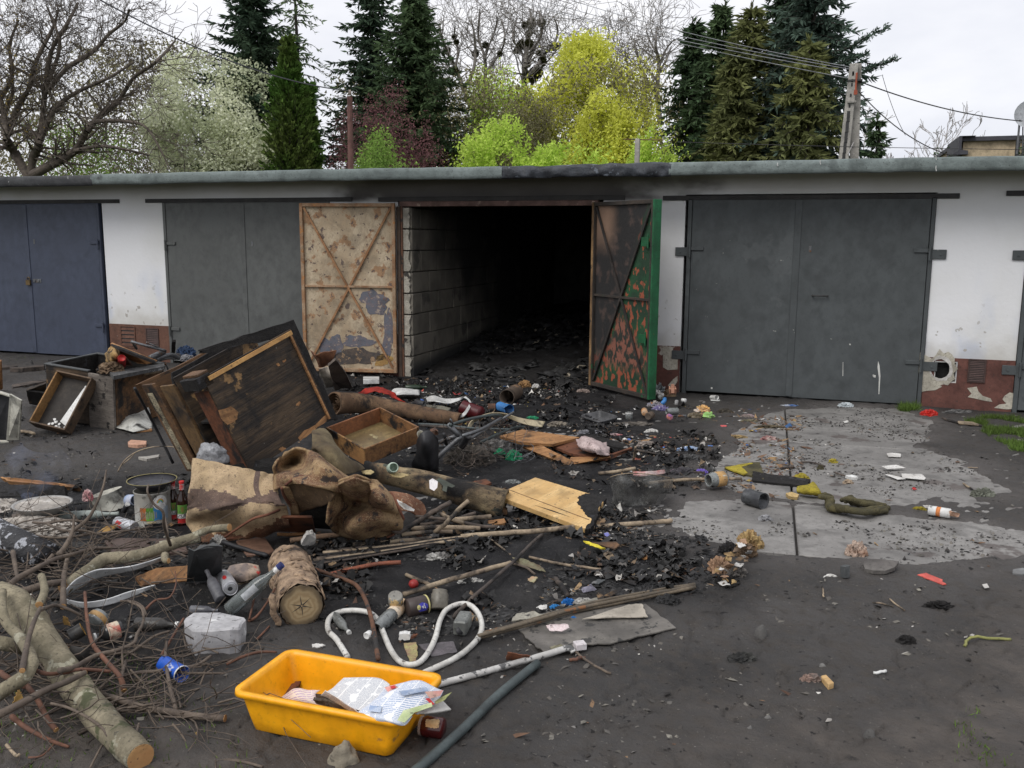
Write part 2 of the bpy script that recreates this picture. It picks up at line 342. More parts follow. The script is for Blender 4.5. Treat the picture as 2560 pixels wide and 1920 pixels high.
m_plinth2 = M('brown plinth paint',(.155,.075,.05),(.12,.058,.04),3,.85,.4,spots=((.45,.42,.38),.06,14))
m_cream = M('bare cream plaster',(.50,.47,.39),(.38,.35,.29),6,.9,.8)
m_dark = M('dark steel bar',(.035,.035,.037),(.05,.048,.046),10,.7,.3)
m_concr = M('rough concrete',(.30,.28,.25),(.22,.21,.19),5,.9,.5)
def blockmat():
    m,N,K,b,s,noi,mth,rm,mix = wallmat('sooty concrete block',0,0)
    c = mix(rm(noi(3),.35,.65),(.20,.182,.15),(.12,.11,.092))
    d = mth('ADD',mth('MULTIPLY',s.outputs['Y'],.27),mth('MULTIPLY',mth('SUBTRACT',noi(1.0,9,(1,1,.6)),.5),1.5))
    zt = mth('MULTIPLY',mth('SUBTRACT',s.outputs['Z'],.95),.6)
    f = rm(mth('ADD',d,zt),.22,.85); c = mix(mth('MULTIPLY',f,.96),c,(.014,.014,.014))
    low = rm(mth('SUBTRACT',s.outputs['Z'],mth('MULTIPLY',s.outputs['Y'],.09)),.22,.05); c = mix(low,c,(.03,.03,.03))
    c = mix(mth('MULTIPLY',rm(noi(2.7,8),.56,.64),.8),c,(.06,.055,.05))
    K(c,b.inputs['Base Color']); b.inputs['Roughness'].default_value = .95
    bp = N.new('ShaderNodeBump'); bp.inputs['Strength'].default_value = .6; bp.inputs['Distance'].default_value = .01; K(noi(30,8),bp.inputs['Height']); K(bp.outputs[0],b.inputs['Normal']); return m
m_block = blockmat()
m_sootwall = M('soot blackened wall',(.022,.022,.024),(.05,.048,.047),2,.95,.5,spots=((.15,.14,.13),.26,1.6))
gar = thing('garage_row','long white garage row with one burnt-out bay, grey and blue steel doors','garages',(-3.3,0,0))
m_blk_ = M('painted hole shade',(.012,.012,.012),(.02,.02,.02),9,.95,.3)  # near-black colour standing in for the shade inside the pier holes
def pier(x0,x1,hole=None,pl=m_plinth,ztop=.50,grow=gar):
    mb = MB()
    if hole:
        a,b,c,d = hole
        mb.box((x0,0,0),(a,.24,2.07)); mb.box((b,0,0),(x1,.24,2.07)); mb.box((a,0,d),(b,.24,2.07)); mb.box((a,0,0),(b,.24,c)); mb.box((a,.18,c),(b,.24,d))
    else: mb.box((x0,0,0),(x1,.24,2.07))
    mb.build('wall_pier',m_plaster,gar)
    if hole: mb = MB(); mb.box((a-.0,.07,c),(b+.0,.1799,d)); mb.build('hole_shade',m_blk_,gar)  # dark plate added so the shallow recess looks deep and unlit
    mb = MB(); y = -.005
    if hole:
        mb.box((x0,y,0),(a-.01,0-.0003,ztop)); mb.box((b+.01,y,0),(x1,-.0003,ztop)); mb.box((a-.01,y,0),(b+.01,-.0003,c-.012))
        if d+.012 < ztop: mb.box((a-.01,y,d+.012),(b+.01,-.0003,ztop))
    else: mb.box((x0,y,0),(x1,-.0003,ztop))
    mb.build('plinth',pl,gar)
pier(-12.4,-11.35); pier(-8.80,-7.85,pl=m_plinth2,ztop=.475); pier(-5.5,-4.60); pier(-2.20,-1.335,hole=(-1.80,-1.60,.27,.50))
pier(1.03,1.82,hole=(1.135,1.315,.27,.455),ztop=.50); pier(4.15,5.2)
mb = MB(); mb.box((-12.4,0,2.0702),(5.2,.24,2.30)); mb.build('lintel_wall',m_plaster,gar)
# lintel bars, one above each door
for x0,x1,z in ((-11.7,-8.51,2.045),(-8.10,-5.18,2.045),(-4.84,-1.97,2.04),(-1.57,1.22,2.03),(1.61,4.4,2.05)):
    mb = MB(); mb.box((x0,-.022,z-.018),(x1,-.0005,z+.03)); mb.build('lintel_bar',m_dark,gar,bevel=.003)
mb = MB(); mb.box((-4.57,-.03,1.965),(-2.25,.10,2.021)); mb.build('door_head',M('scorched steel head',(.20,.12,.10),(.10,.06,.05),9,.8,.4,spots=((.36,.27,.22),.3,6)),gar,bevel=.003)
# roof: slab, felt edge in three states
mb = MB(); mb.box((-12.8,-.47,2.3001),(5.6,6.6,2.335)); mb.build('roof',m_concr,gar)
def eave_mat(name,*a,**k): return M(name,*a,**k)
m_felt = M('grey green roofing felt',(.20,.235,.23),(.155,.185,.18),2.0,.9,.5,spots=((.09,.10,.10),.22,1.6),bscale=60)
m_felt2 = M('old black felt',(.035,.036,.04),(.06,.062,.065),5,.8,.6,spots=((.3,.3,.3),.1,20))
m_felt3 = M('blistered burnt felt',(.055,.062,.075),(.03,.033,.04),9,.6,1.4,spots=((.14,.16,.19),.22,9),bscale=16)
def felt(x0,x1,mat,amp,dz=0,seed=0,step=.03):
    n = int((x1-x0)/step); V = []
    prof = [(6.5,2.353),(2.0,2.350),(.2,2.352),(-.35,2.357),(-.49,2.356),(-.515,2.342),(-.522,2.31),(-.52,2.27),(-.515,2.238),(-.50,2.228),(-.47,2.232)]
    for i in range(n+1):
        x = x0+(x1-x0)*i/n; w = noise.noise(Vector((x*.7,seed,0)))*.012+noise.noise(Vector((x*2.3,seed,4)))*.006
        for j,(y,z) in enumerate(prof):
            q = noise.noise(Vector((x*9,j*.9,seed)))*amp; q2 = noise.noise(Vector((x*5,j*.6+30,seed)))*amp
            V.append((x,y+(q if 3 <= j else 0),z+dz+w*(1 if j > 2 else .5)+(q2*.6 if j > 2 else 0)))
    k = len(prof); I = np.arange((n+1)*k).reshape(n+1,k)
    F_ = np.stack([I[:-1,:-1],I[:-1,1:],I[1:,1:],I[1:,:-1]],-1).reshape(-1,4)
    return np_mesh('roofing_felt',np.array(V),F_,mat,gar,smooth=True)
xb = Yp('F',200,380,-.5).x; xc = Yp('F',1085,370,-.5).x; xd = Yp('F',1450,360,-.5).x
felt(-12.8,xb,m_felt2,.008,-.012,1); felt(xb-.02,xc,m_felt,.005,0,2); felt(xc-.02,xd,m_felt3,.032,-.003,3,.015); felt(xd-.02,5.6,m_felt,.006,0,4)
for c,x,y0,y1 in (('T3',628,1046,1068),('T3',903,1030,1058),('T3',1647,1002,1028),('T3',1647,1065,1100)):
    p = Yp(c,x,y0,-.535); q = Yp(c,x+2,y1,-.535); mb = MB(); mb.tube([p,(p+q)/2+Vector((-.004,0,0)),q],.004,5); mb.build('seam_tag',m_white,gar)
# floor, side, back walls and ceiling of the burnt bay
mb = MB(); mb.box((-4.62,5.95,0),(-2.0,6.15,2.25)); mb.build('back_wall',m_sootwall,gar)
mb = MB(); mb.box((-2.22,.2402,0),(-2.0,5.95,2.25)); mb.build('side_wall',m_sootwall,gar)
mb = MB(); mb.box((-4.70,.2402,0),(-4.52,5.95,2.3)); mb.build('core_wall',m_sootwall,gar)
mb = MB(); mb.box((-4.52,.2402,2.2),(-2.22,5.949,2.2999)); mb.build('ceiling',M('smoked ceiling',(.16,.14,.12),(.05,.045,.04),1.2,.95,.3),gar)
mb = MB(); mb.box((-12.4,6.1501,0),(5.2,6.3,2.299)); mb.build('rear_wall',m_concr,gar)
for u in (-12.4,5.0): mb = MB(); mb.box((u,.2402,0),(u+.2,6.15,2.299)); mb.build('end_wall',m_concr,gar)
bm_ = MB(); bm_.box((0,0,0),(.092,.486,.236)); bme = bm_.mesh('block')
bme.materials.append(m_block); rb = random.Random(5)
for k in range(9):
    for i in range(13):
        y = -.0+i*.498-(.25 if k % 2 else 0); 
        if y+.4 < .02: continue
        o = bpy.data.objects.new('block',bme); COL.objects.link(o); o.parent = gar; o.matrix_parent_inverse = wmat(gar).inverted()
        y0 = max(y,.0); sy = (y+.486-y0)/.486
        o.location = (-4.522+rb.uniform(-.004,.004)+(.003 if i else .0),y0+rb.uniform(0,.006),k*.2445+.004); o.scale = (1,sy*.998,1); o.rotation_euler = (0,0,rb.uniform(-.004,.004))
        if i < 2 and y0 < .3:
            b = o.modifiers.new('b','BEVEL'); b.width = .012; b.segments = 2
# jamb: dark steel post, pale strip and ragged block ends
mb = MB(); mb.box((-4.60,-.045,.0),(-4.555,.06,1.965)); mb.build('door_post',M('burnt post',(.05,.04,.035),(.10,.065,.045),8,.8,.4),gar,bevel=.004)
mb = MB(); mb.box((-4.5545,-.035,.0),(-4.53,.05,1.965)); mb.build('door_post',m_rust,gar,bevel=.004)
rj = random.Random(9)
for k in range(8):
    V = MB(); z0 = k*.2445+.01; n = 7; P = []
    for q in range(n+1): P.append((-4.452+rj.uniform(-.014,.016),z0+.228*q/n))
    vs = []; 
    for yv in (-.02,.0):
        vs += [(x,yv+rj.uniform(-.004,.0),z) for x,z in P]+[(-4.5295,yv,z) for x,z in P]
    m_ = n+1
    fs = [(q,q+1,m_+q+1,m_+q) for q in range(n)]+[(q,2*m_+q,2*m_+q+1,q+1) for q in range(n)]+[(2*m_+q,3*m_+q,3*m_+q+1,2*m_+q+1) for q in range(n)]
    V.add(vs,fs); V.build('block_end',M('whitewashed block end',(.42,.39,.33),(.26,.24,.2),12,.9,.7,spots=((.05,.045,.04),.26,8)),gar)
mb = MB(); mb.box((-2.29,-.03,0),(-2.20,.06,1.965)); mb.build('door_post',m_rust,gar,bevel=.004)
# ---------------------------------------------------------------- doors
def paint(name,c,**k): return M(name,c,tuple(x*.86 for x in c),1.2,.48,.06,stretch=(1,1,.7),grime=.22,**k)
m_blue = paint('dull blue door paint',(.056,.068,.104),spots=((.048,.058,.088),.3,.8)); m_grl = paint('grey door paint',(.108,.113,.110),spots=((.095,.10,.098),.3,.8))
m_grr = paint('dark grey door paint',(.074,.083,.086),spots=((.088,.097,.10),.3,.8),spots2=((.30,.30,.28),.03,13))
m_grr.node_tree.nodes['Principled BSDF'].inputs['Roughness'].default_value = .55
def hinge(x,z,sgn,mat,plate=False):
    mb = MB(); mb.tube([(x,-.045,z-.07),(x,-.045,z+.07)],.012,8); mb.box((min(x,x+sgn*.14),-.034,z+.005),(max(x,x+sgn*.14),-.020,z+.045))
    if plate:
        a,b = sorted((x-sgn*.015,x-sgn*.15)); mb.box((a,-.020,z-.055),(b,-.0062,z+.035)); mb.tube([(x-sgn*.10,-.026,z-.015),(x-sgn*.10,-.018,z-.015)],.012,8)
    return mb.build('hinge',mat,None,bevel=.003)
def leaf(x0,x1,z0,z1,mat,rib=True,name='door_leaf'):
    mb = MB(); mb.box((x0,-.016,z0),(x1,.012,z1))
    return mb.build(name,mat,gar,bevel=.004)
def under(o,p):
    o.parent = p; o.matrix_parent_inverse = wmat(p).inverted()
for x0,xs,x1,mat,z1,dbl in ((-11.33,-10.07,-8.88,m_blue,2.02,0),(-7.80,-6.68,-5.52,m_grl,2.02,0),(-1.26,-.22,.985,m_grr,2.02,1),(1.87,3.0,4.12,m_grr,2.02,1)):
    z0 = .03
    A = leaf(x0,xs-.003,z0,z1,mat); B = leaf(xs+.001,x1,z0-.005,z1,mat)
    mb = MB(); mb.box((xs-.03,-.024,z0+.01),(xs+.035,-.0163,z1-.01)); under(mb.build('cover_strip',mat,bevel=.002),B)
    for u,v in ((x0-.045,x0-.004),(x1+.004,x1+.04)): mb = MB(); mb.box((u,-.022,0),(v,.03,2.027)); mb.build('door_frame',mat,gar,bevel=.003)
    mb = MB(); mb.box((x0,-.014,2.0205),(x1,.03,2.0268)); mb.build('door_head',mat,gar)
    for z in (1.50,.42): under(hinge(x0-.012,z,1,mat,dbl),A); under(hinge(x1+.012,z,-1,mat,dbl),B)
    kx = xs+.13
    k = MB(); k.box((kx-.012,-.0195,1.5),(kx+.012,-.0163,1.56)); k.tube([(kx,-.021,1.53),(kx,-.0196,1.53)],.005,8); under(k.build('keyhole_plate',m_steel),B)
    if mat is m_grr:
        k = MB(); k.tube([(xs+.17,-.05,1.07),(xs+.33,-.05,1.07)],.007,8); k.tube([(xs+.18,-.05,1.07),(xs+.18,-.017,1.07)],.009,8); k.tube([(xs+.32,-.05,1.07),(xs+.32,-.017,1.07)],.009,8); under(k.build('handle',m_dark,smooth=True),B)
    if mat is m_blue:
        k = MB(); k.box((xs-.04,-.05,.95),(xs+.03,-.0245,1.02)); k.tube([(xs-.025,-.035,1.02),(xs-.022,-.035,1.05),(xs,-.035,1.06),(xs+.015,-.035,1.05),(xs+.015,-.035,1.02)],.006,7); under(k.build('padlock',M('tarnished brass',(.22,.15,.07),(.12,.08,.04),20,.5,.2,metal=.6),bevel=.006),A)
        k = MB(); k.box((xs+.06,-.022,.985),(xs+.2,-.0163,1.035)); k.tube([(xs+.09,-.03,1.01),(xs+.09,-.022,1.01)],.018,10); k.tube([(xs+.16,-.03,1.01),(xs+.16,-.022,1.01)],.018,10); under(k.build('lock_plate',m_steel,bevel=.002),B)
# paint splashes on the right door
rs = random.Random(3); m_spl = M('white paint drip',(.7,.7,.66),(.55,.55,.52),8,.6,.1)
for c,P_ in (('M3',[(1372,1205),(1380,1230),(1385,1290),(1378,1395),(1374,1395),(1376,1300),(1368,1240)]),('M3',[(1340,1282),(1358,1286),(1356,1300),(1342,1296)]),('M3',[(408,1355),(418,1356),(417,1366),(408,1364)]),('M3',[(1205,1104),(1214,1105),(1213,1113),(1206,1112)]),('M3',[(1168,1210),(1171,1210),(1170,1290),(1167,1290)])):
    V = [Yp(c,x,y,-.0185) for x,y in P_]; b = MB(); b.add(V+[v+Vector((0,.002,0)) for v in V],[tuple(range(len(V)))]+[(i,(i+1)%len(V),(i+1)%len(V)+len(V),i+len(V)) for i in range(len(V))]); b.build('paint_splash',m_spl,gar)
# vents and holes in the plinths
def vent(c,x0,y0,x1,y1,n,mat,fr=True):
    a = Yp(c,x0,y1,0); b = Yp(c,x1,y0,0); mb = MB()
    X0,X1,Z0,Z1 = a.x,b.x,a.z,b.z
    for (p,q) in (((X0-.012,-.016,Z0-.012),(X0,-.0052,Z1+.012)),((X1,-.016,Z0-.012),(X1+.012,-.0052,Z1+.012)),((X0,-.016,Z1),(X1,-.0052,Z1+.012)),((X0,-.016,Z0-.012),(X1,-.0052,Z0))): mb.box(p,q)
    o = mb.build('vent',mat,gar)
    mb = MB(); mb.box((X0,-.0065,Z0),(X1,-.0052,Z1)); under(mb.build('vent_back',m_dark),o)
    for i in range(n):
        z = Z0+(Z1-Z0)*(i+.5)/n; h = (Z1-Z0)/n*.33
        s = MB(); s.add([(X0,-.014,z-h),(X1,-.014,z-h),(X1,-.008,z+h),(X0,-.008,z+h)],[(0,1,2,3)]); under(s.build('slat',mat),o)
m_vent = M('brown vent',(.085,.05,.045),(.06,.036,.03),9,.7,.2)
vent('a',1340,165,1470,372,5,m_plinth2); vent('a',1615,190,1725,372,9,m_vent); vent('M3',1890,1202,1988,1318,12,m_vent)
def plate(name,mat,c,P_,Y,th=.004,holes=None):
    V = [Yp(c,x,y,Y) for x,y in P_]; b = MB(); n = len(V)
    if holes:
        W = [Yp(c,x,y,Y) for x,y in holes]; k = n
        V2 = V+W; b.add(V2+[v+Vector((0,th,0)) for v in V2],[(i,(i+1)%n,n+(i+1)%n,n+i) for i in range(n)]+[(n+i,n+(i+1)%n,3*n+(i+1)%n,3*n+i) for i in range(n)]+[(i,2*n+i,2*n+(i+1)%n,(i+1)%n) for i in range(n)])
    else: b.add(V+[v+Vector((0,th,0)) for v in V],[tuple(range(n))[::-1]]+[(i,(i+1)%n,(i+1)%n+n,i+n) for i in range(n)])
    return b.build(name,mat,gar)
def ring(cx,cy,rx,ry,j,n=22,seed=1):
    r = random.Random(seed); return [(cx+rx*cos(2*pi*i/n)*r.uniform(1-j,1+j),cy+ry*sin(2*pi*i/n)*r.uniform(1-j,1+j)) for i in range(n)]
plate('broken_plaster',m_cream,'M3',ring(1738,1250,82,100,.16,22,2),-.0105,.005,ring(1730,1250,56,58,.08,22,3))
plate('broken_plaster',M('whitish broken plaster',(.62,.60,.57),(.45,.43,.40),9,.9,1.0),'M3',ring(1734,1250,66,72,.10,22,5),-.0125,.0015,ring(1730,1250,54,55,.06,22,3))
plate('bare_plaster',m_cream,'M3',[(1606,1150),(1640,1168),(1680,1190),(1672,1260),(1690,1320),(1740,1352),(1700,1372),(1650,1376),(1606,1384)],-.0095,.004)
plate('bare_plaster',m_cream,'M3',[(1885,1360),(1940,1352),(1950,1380),(1975,1405),(2020,1420),(2030,1440),(1980,1432),(1930,1420),(1888,1412),(1910,1392)],-.0095,.004)
plate('bare_plaster',m_cream,'M3',[(2100,1405),(2130,1385),(2158,1392),(2150,1440),(2158,1480),(2110,1482),(2040,1474),(2070,1455),(2110,1450),(2088,1425)],-.0095,.004)
plate('bare_plaster',m_cream,'M3',[(132,1125),(160,1118),(172,1140),(170,1175),(218,1180),(216,1252),(160,1256),(132,1240)],-.0095,.004)
plate('bare_plaster',m_cream,'M3',[(160,1345),(190,1310),(216,1290),(216,1320),(200,1345),(180,1360)],-.0095,.004)
# open cream leaf, swung flat against the wall
def braced_leaf(name,H0,H1,z0,z1,mats,mid,label=None):
    """H0 hinge side, H1 free side (x, y); face with the braces looks towards the camera"""
    o3 = Vector((H0[0],H0[1],z0)); e = Vector((H1[0]-H0[0],H1[1]-H0[1],0)); w = e.length; h = z1-z0; e.normalize(); nrm = e.cross(Vector((0,0,1)))
    if nrm.y > 0: nrm = -nrm
    Mx = Matrix.Translation(o3) @ Matrix((e,-nrm,Vector((0,0,1)))).transposed().to_4x4()   # local x along leaf, local -y towards the viewer
    mb = MB(); mb.box((.0,0,0),(w,.006,h)); lf = mb.build('door_leaf',mats[0],gar,Mx)
    if label: lf['label'] = label
    for a,b in (((0,-.035,0),(.038,-.0003,h)),((w-.038,-.035,0),(w,-.0003,h)),((.0383,-.034,h-.04),(w-.0383,-.0003,h)),((.0383,-.034,0),(w-.0383,-.0003,.04))):
        f = MB(); f.box(a,b); f.build('frame_bar',mats[1],lf,Mx,bevel=.003)
    f = MB(); f.box((.0383,-.026,mid-.012),(w-.0383,-.0003,mid+.012)); f.build('cross_bar',mats[1],lf,Mx,bevel=.002)
    for (xa,za,xb_,zb_) in ((.05,h-.05,w-.05,.06),(w-.05,h-.05,.05,.06)):
        p = Vector((xa,-.010 if xa < xb_ else -.013,za)); q = Vector((xb_,-.010 if xa < xb_ else -.013,zb_)); d = (q-p).normalized(); s = Vector((-d.z,0,d.x))*.012
        f = MB(); f.add([p-s,p+s,q+s,q-s]+[v+Vector((0,-.014,0)) for v in (p-s,p+s,q+s,q-s)],[(0,1,2,3),(7,6,5,4),(0,4,5,1),(1,5,6,2),(2,6,7,3),(3,7,4,0)]); f.build('brace',mats[2],lf,Mx)
    return lf,Mx,w,h
m_creamdoor = M('scorched cream door sheet',(.50,.41,.29),(.38,.29,.19),4.5,.8,.7,stretch=(1,1,.6),spots=((.33,.20,.11),.38,7),spots2=((.13,.095,.08),.28,14),bscale=22)
m_creamframe = M('rusted cream frame',(.40,.29,.19),(.30,.15,.07),9,.8,.5,spots=((.40,.18,.06),.3,12))
m_orrust = M('orange rust bar',(.27,.13,.06),(.36,.20,.10),10,.85,.5)
lf,Mx,w,h = braced_leaf('door_leaf',(-4.605,-.06),(-5.72,-.26),.05,2.0,(m_creamdoor,m_creamframe,m_orrust),1.0,'scorched cream door leaf with rusty bracing')
def blob(name,mat,lf,Mx,cx,cz,rx,rz,seed,n=30,j=.45,y=-.0035):
    r = random.Random(seed); P = []
    ph = [r.uniform(0,6) for _ in range(5)]
    for i in range(n):
        a = 2*pi*i/n; q = 1+j*(.45*sin(2*a+ph[0])+.35*sin(3*a+ph[1])+.3*sin(5*a+ph[2])+.22*sin(9*a+ph[3]))*.8+r.uniform(-.07,.07); P.append((cx+rx*cos(a)*q,y,cz+rz*sin(a)*q))
    b = MB(); b.add(P+[(p[0],-.0004,p[2]) for p in P],[tuple(range(n))]+[(i,i+n,(i+1)%n+n,(i+1)%n) for i in range(n)]); return b.build(name,mat,lf,Mx)
m_bluep = M('old blue grey paint',(.12,.135,.165),(.17,.14,.15),16,.75,.6,spots=((.33,.27,.22),.32,16),spots2=((.18,.09,.06),.2,18))
# local x runs from the hinge (right in the view) to the free edge (left)
blob('paint_patch',m_bluep,lf,Mx,.26,.82,.17,.13,2); blob('paint_patch',m_bluep,lf,Mx,.10,.46,.07,.26,5); blob('paint_patch',m_bluep,lf,Mx,.80,.28,.13,.16,7)
blob('paint_patch',M('charred paint',(.06,.055,.055),(.12,.09,.07),20,.8,.6,spots=((.30,.2,.12),.33,15)),lf,Mx,.55,.17,.36,.10,11); blob('paint_patch',m_bluep,lf,Mx,.48,.36,.16,.08,13)
blob('paint_patch',M('yellow scorched paint',(.46,.30,.10),(.30,.17,.06),12,.8,.5),lf,Mx,.17,.15,.10,.07,17)
# green leaf, half open
m_green = M('green door paint',(.012,.105,.035),(.010,.075,.028),4,.55,.2,spots=((.30,.075,.03),.17,13),spots2=((.02,.03,.02),.2,5))
def greenmat():
    m,N,K,b,s,noi,mth,rm,mix = wallmat('charred green door sheet',0,0)
    co = N.new('ShaderNodeTexCoord'); s2 = N.new('ShaderNodeSeparateXYZ'); K(co.outputs['Object'],s2.inputs[0])
    X,Zz = s2.outputs['X'],s2.outputs['Z']
    def on(sc_,st=(1,1,1),d=8):
        mp_ = N.new('ShaderNodeMapping'); mp_.inputs['Scale'].default_value = st; K(co.outputs['Object'],mp_.inputs[0]); n = N.new('ShaderNodeTexNoise'); n.inputs['Scale'].default_value = sc_; n.inputs['Detail'].default_value = d; K(mp_.outputs[0],n.inputs['Vector']); return n.outputs['Fac']
    g = mix(rm(on(3),.4,.6),(.012,.065,.025),(.012,.035,.018))
    orr = rm(mth('ADD',on(17,(1,1,.5)),mth('MULTIPLY',rm(Zz,1.7,.5),.06)),.585,.605)
    g = mix(orr,g,(.27,.07,.035))
    # primer triangle low in the middle
    tri = mth('MULTIPLY',mth('MULTIPLY',rm(mth('SUBTRACT',mth('MULTIPLY',X,1.0),mth('MULTIPLY',Zz,.42)),.10,.16),rm(Zz,.18,.34)),rm(mth('ADD',Zz,mth('MULTIPLY',X,.9)),1.32,1.18))
    pr = mix(rm(on(19,(1,1,.5)),.47,.53),(.21,.082,.055),(.022,.026,.02))
    g = mix(mth('MULTIPLY',tri,rm(X,.98,.86)),g,pr)
    # char in the upper left half
    dk = rm(mth('ADD',mth('SUBTRACT',mth('MULTIPLY',Zz,.42),X),mth('MULTIPLY',on(5),.3)),-.02,.10)
    ch = mix(rm(on(7),.5,.66),(.018,.017,.017),(.07,.048,.04)); g = mix(mth('MULTIPLY',dk,rm(Zz,.15,.5,.5,1)),g,ch)
    warm = mth('MULTIPLY',rm(Zz,1.35,1.75),rm(X,.45,.2)); g = mix(mth('MULTIPLY',warm,.8),g,(.30,.19,.13))
    K(g,b.inputs['Base Color']); b.inputs['Roughness'].default_value = .6
    bp = N.new('ShaderNodeBump'); bp.inputs['Strength'].default_value = .4; bp.inputs['Distance'].default_value = .01; K(on(25),bp.inputs['Height']); K(bp.outputs[0],b.inputs['Normal']); return m
m_yel = M('scorched yellowish frame',(.36,.22,.10),(.10,.06,.035),5,.75,.4,stretch=(1,1,.5),spots=((.04,.035,.03),.3,4))
lg,Mg,wg,hg = braced_leaf('door_leaf',(-2.275,-.055),(-1.51,-.74),.045,1.995,(greenmat(),M('charred frame',(.03,.028,.026),(.06,.045,.035),7,.8,.5,spots=((.015,.09,.035),.22,5)),M('dark brace',(.02,.02,.02),(.05,.04,.035),9,.7,.4)),.98,'half open green door leaf, charred and flaking to orange primer')
m_greenedge = M('green door edge',(.014,.13,.05),(.012,.09,.035),5,.5,.2,spots=((.30,.08,.03),.08,14))
f = MB(); f.box((wg+.0005,-.045,0),(wg+.022,.05,hg)); f.build('edge_strip',m_greenedge,lg,Mg,bevel=.003)
f = MB(); f.box((-.004,-.0395,.0),(.03,-.0353,hg)); f.build('edge_strip',m_yel,lg,Mg)
for z in (.55,1.5): f = MB(); f.box((wg-.16,-.05,z),(wg-.06,-.036,z+.09)); f.tube([(wg-.05,-.05,z-.02),(wg-.05,-.05,z+.12)],.01,8); f.build('hinge_plate',m_greenedge,lg,Mg,bevel=.003)

# ================================================================ TREES, POLES AND WIRES BEHIND THE GARAGES -----------------------
def tubes_np(P0,P1,R0,R1,n=3):
    P0,P1 = np.asarray(P0,float),np.asarray(P1,float); R0,R1 = np.asarray(R0)[:,None,None],np.asarray(R1)[:,None,None]
    d = P1-P0; d /= np.linalg.norm(d,axis=1,keepdims=True)+1e-9
    a = np.where(np.abs(d[:,2:3]) < .9,np.array([[0,0,1.]]),np.array([[1.,0,0]])); u = np.cross(d,a); u /= np.linalg.norm(u,axis=1,keepdims=True); w = np.cross(d,u)
    th = np.arange(n)*2*pi/n; c = u[:,None]*np.cos(th)[None,:,None]+w[:,None]*np.sin(th)[None,:,None]
    V = np.concatenate([P0[:,None]+c*R0,P1[:,None]+c*R1],1).reshape(-1,3)
    k = np.arange(n); q = np.stack([k,(k+1)%n,(k+1)%n+n,k+n],-1)
    return V,(np.arange(len(P0))[:,None,None]*2*n+q[None]).reshape(-1,4)
def quads_np(C,D,Lr,Wr,r,curl=0):
    """elongated leaf quads: centres C, directions D, lengths, widths"""
    N = len(C); D = D/(np.linalg.norm(D,axis=1,keepdims=True)+1e-9); s = np.cross(D,r.normal(size=(N,3))); s /= np.linalg.norm(s,axis=1,keepdims=True)+1e-9
    L_ = np.broadcast_to(np.asarray(Lr,float),(N,))[:,None]; W = np.broadcast_to(np.asarray(Wr,float),(N,))[:,None]
    V = np.stack([C,C+D*L_*.45+s*W*.5,C+D*L_,C+D*L_*.45-s*W*.5],1).reshape(-1,3)
    return V,np.arange(4*N).reshape(N,4)
m_bark = M('grey brown bark',(.13,.115,.095),(.07,.062,.052),8,.95,0)
m_barkd = M('dark bark',(.06,.05,.042),(.035,.03,.026),8,.95,0)
m_barkp = M('hazed twig bark',(.58,.56,.55),(.45,.43,.42),8,.95,0)  # bark lightened, distance haze put into its colour
m_barkr = M('purple bark',(.085,.045,.05),(.06,.035,.04),8,.95,0)
def place(c,x,ytop,wpx,Y):
    t = Yp(c,x,ytop,Y); w = (Yp(c,x+wpx/2,ytop,Y)-Yp(c,x-wpx/2,ytop,Y)).length
    return Vector((t.x,Y,0)),t.z,w
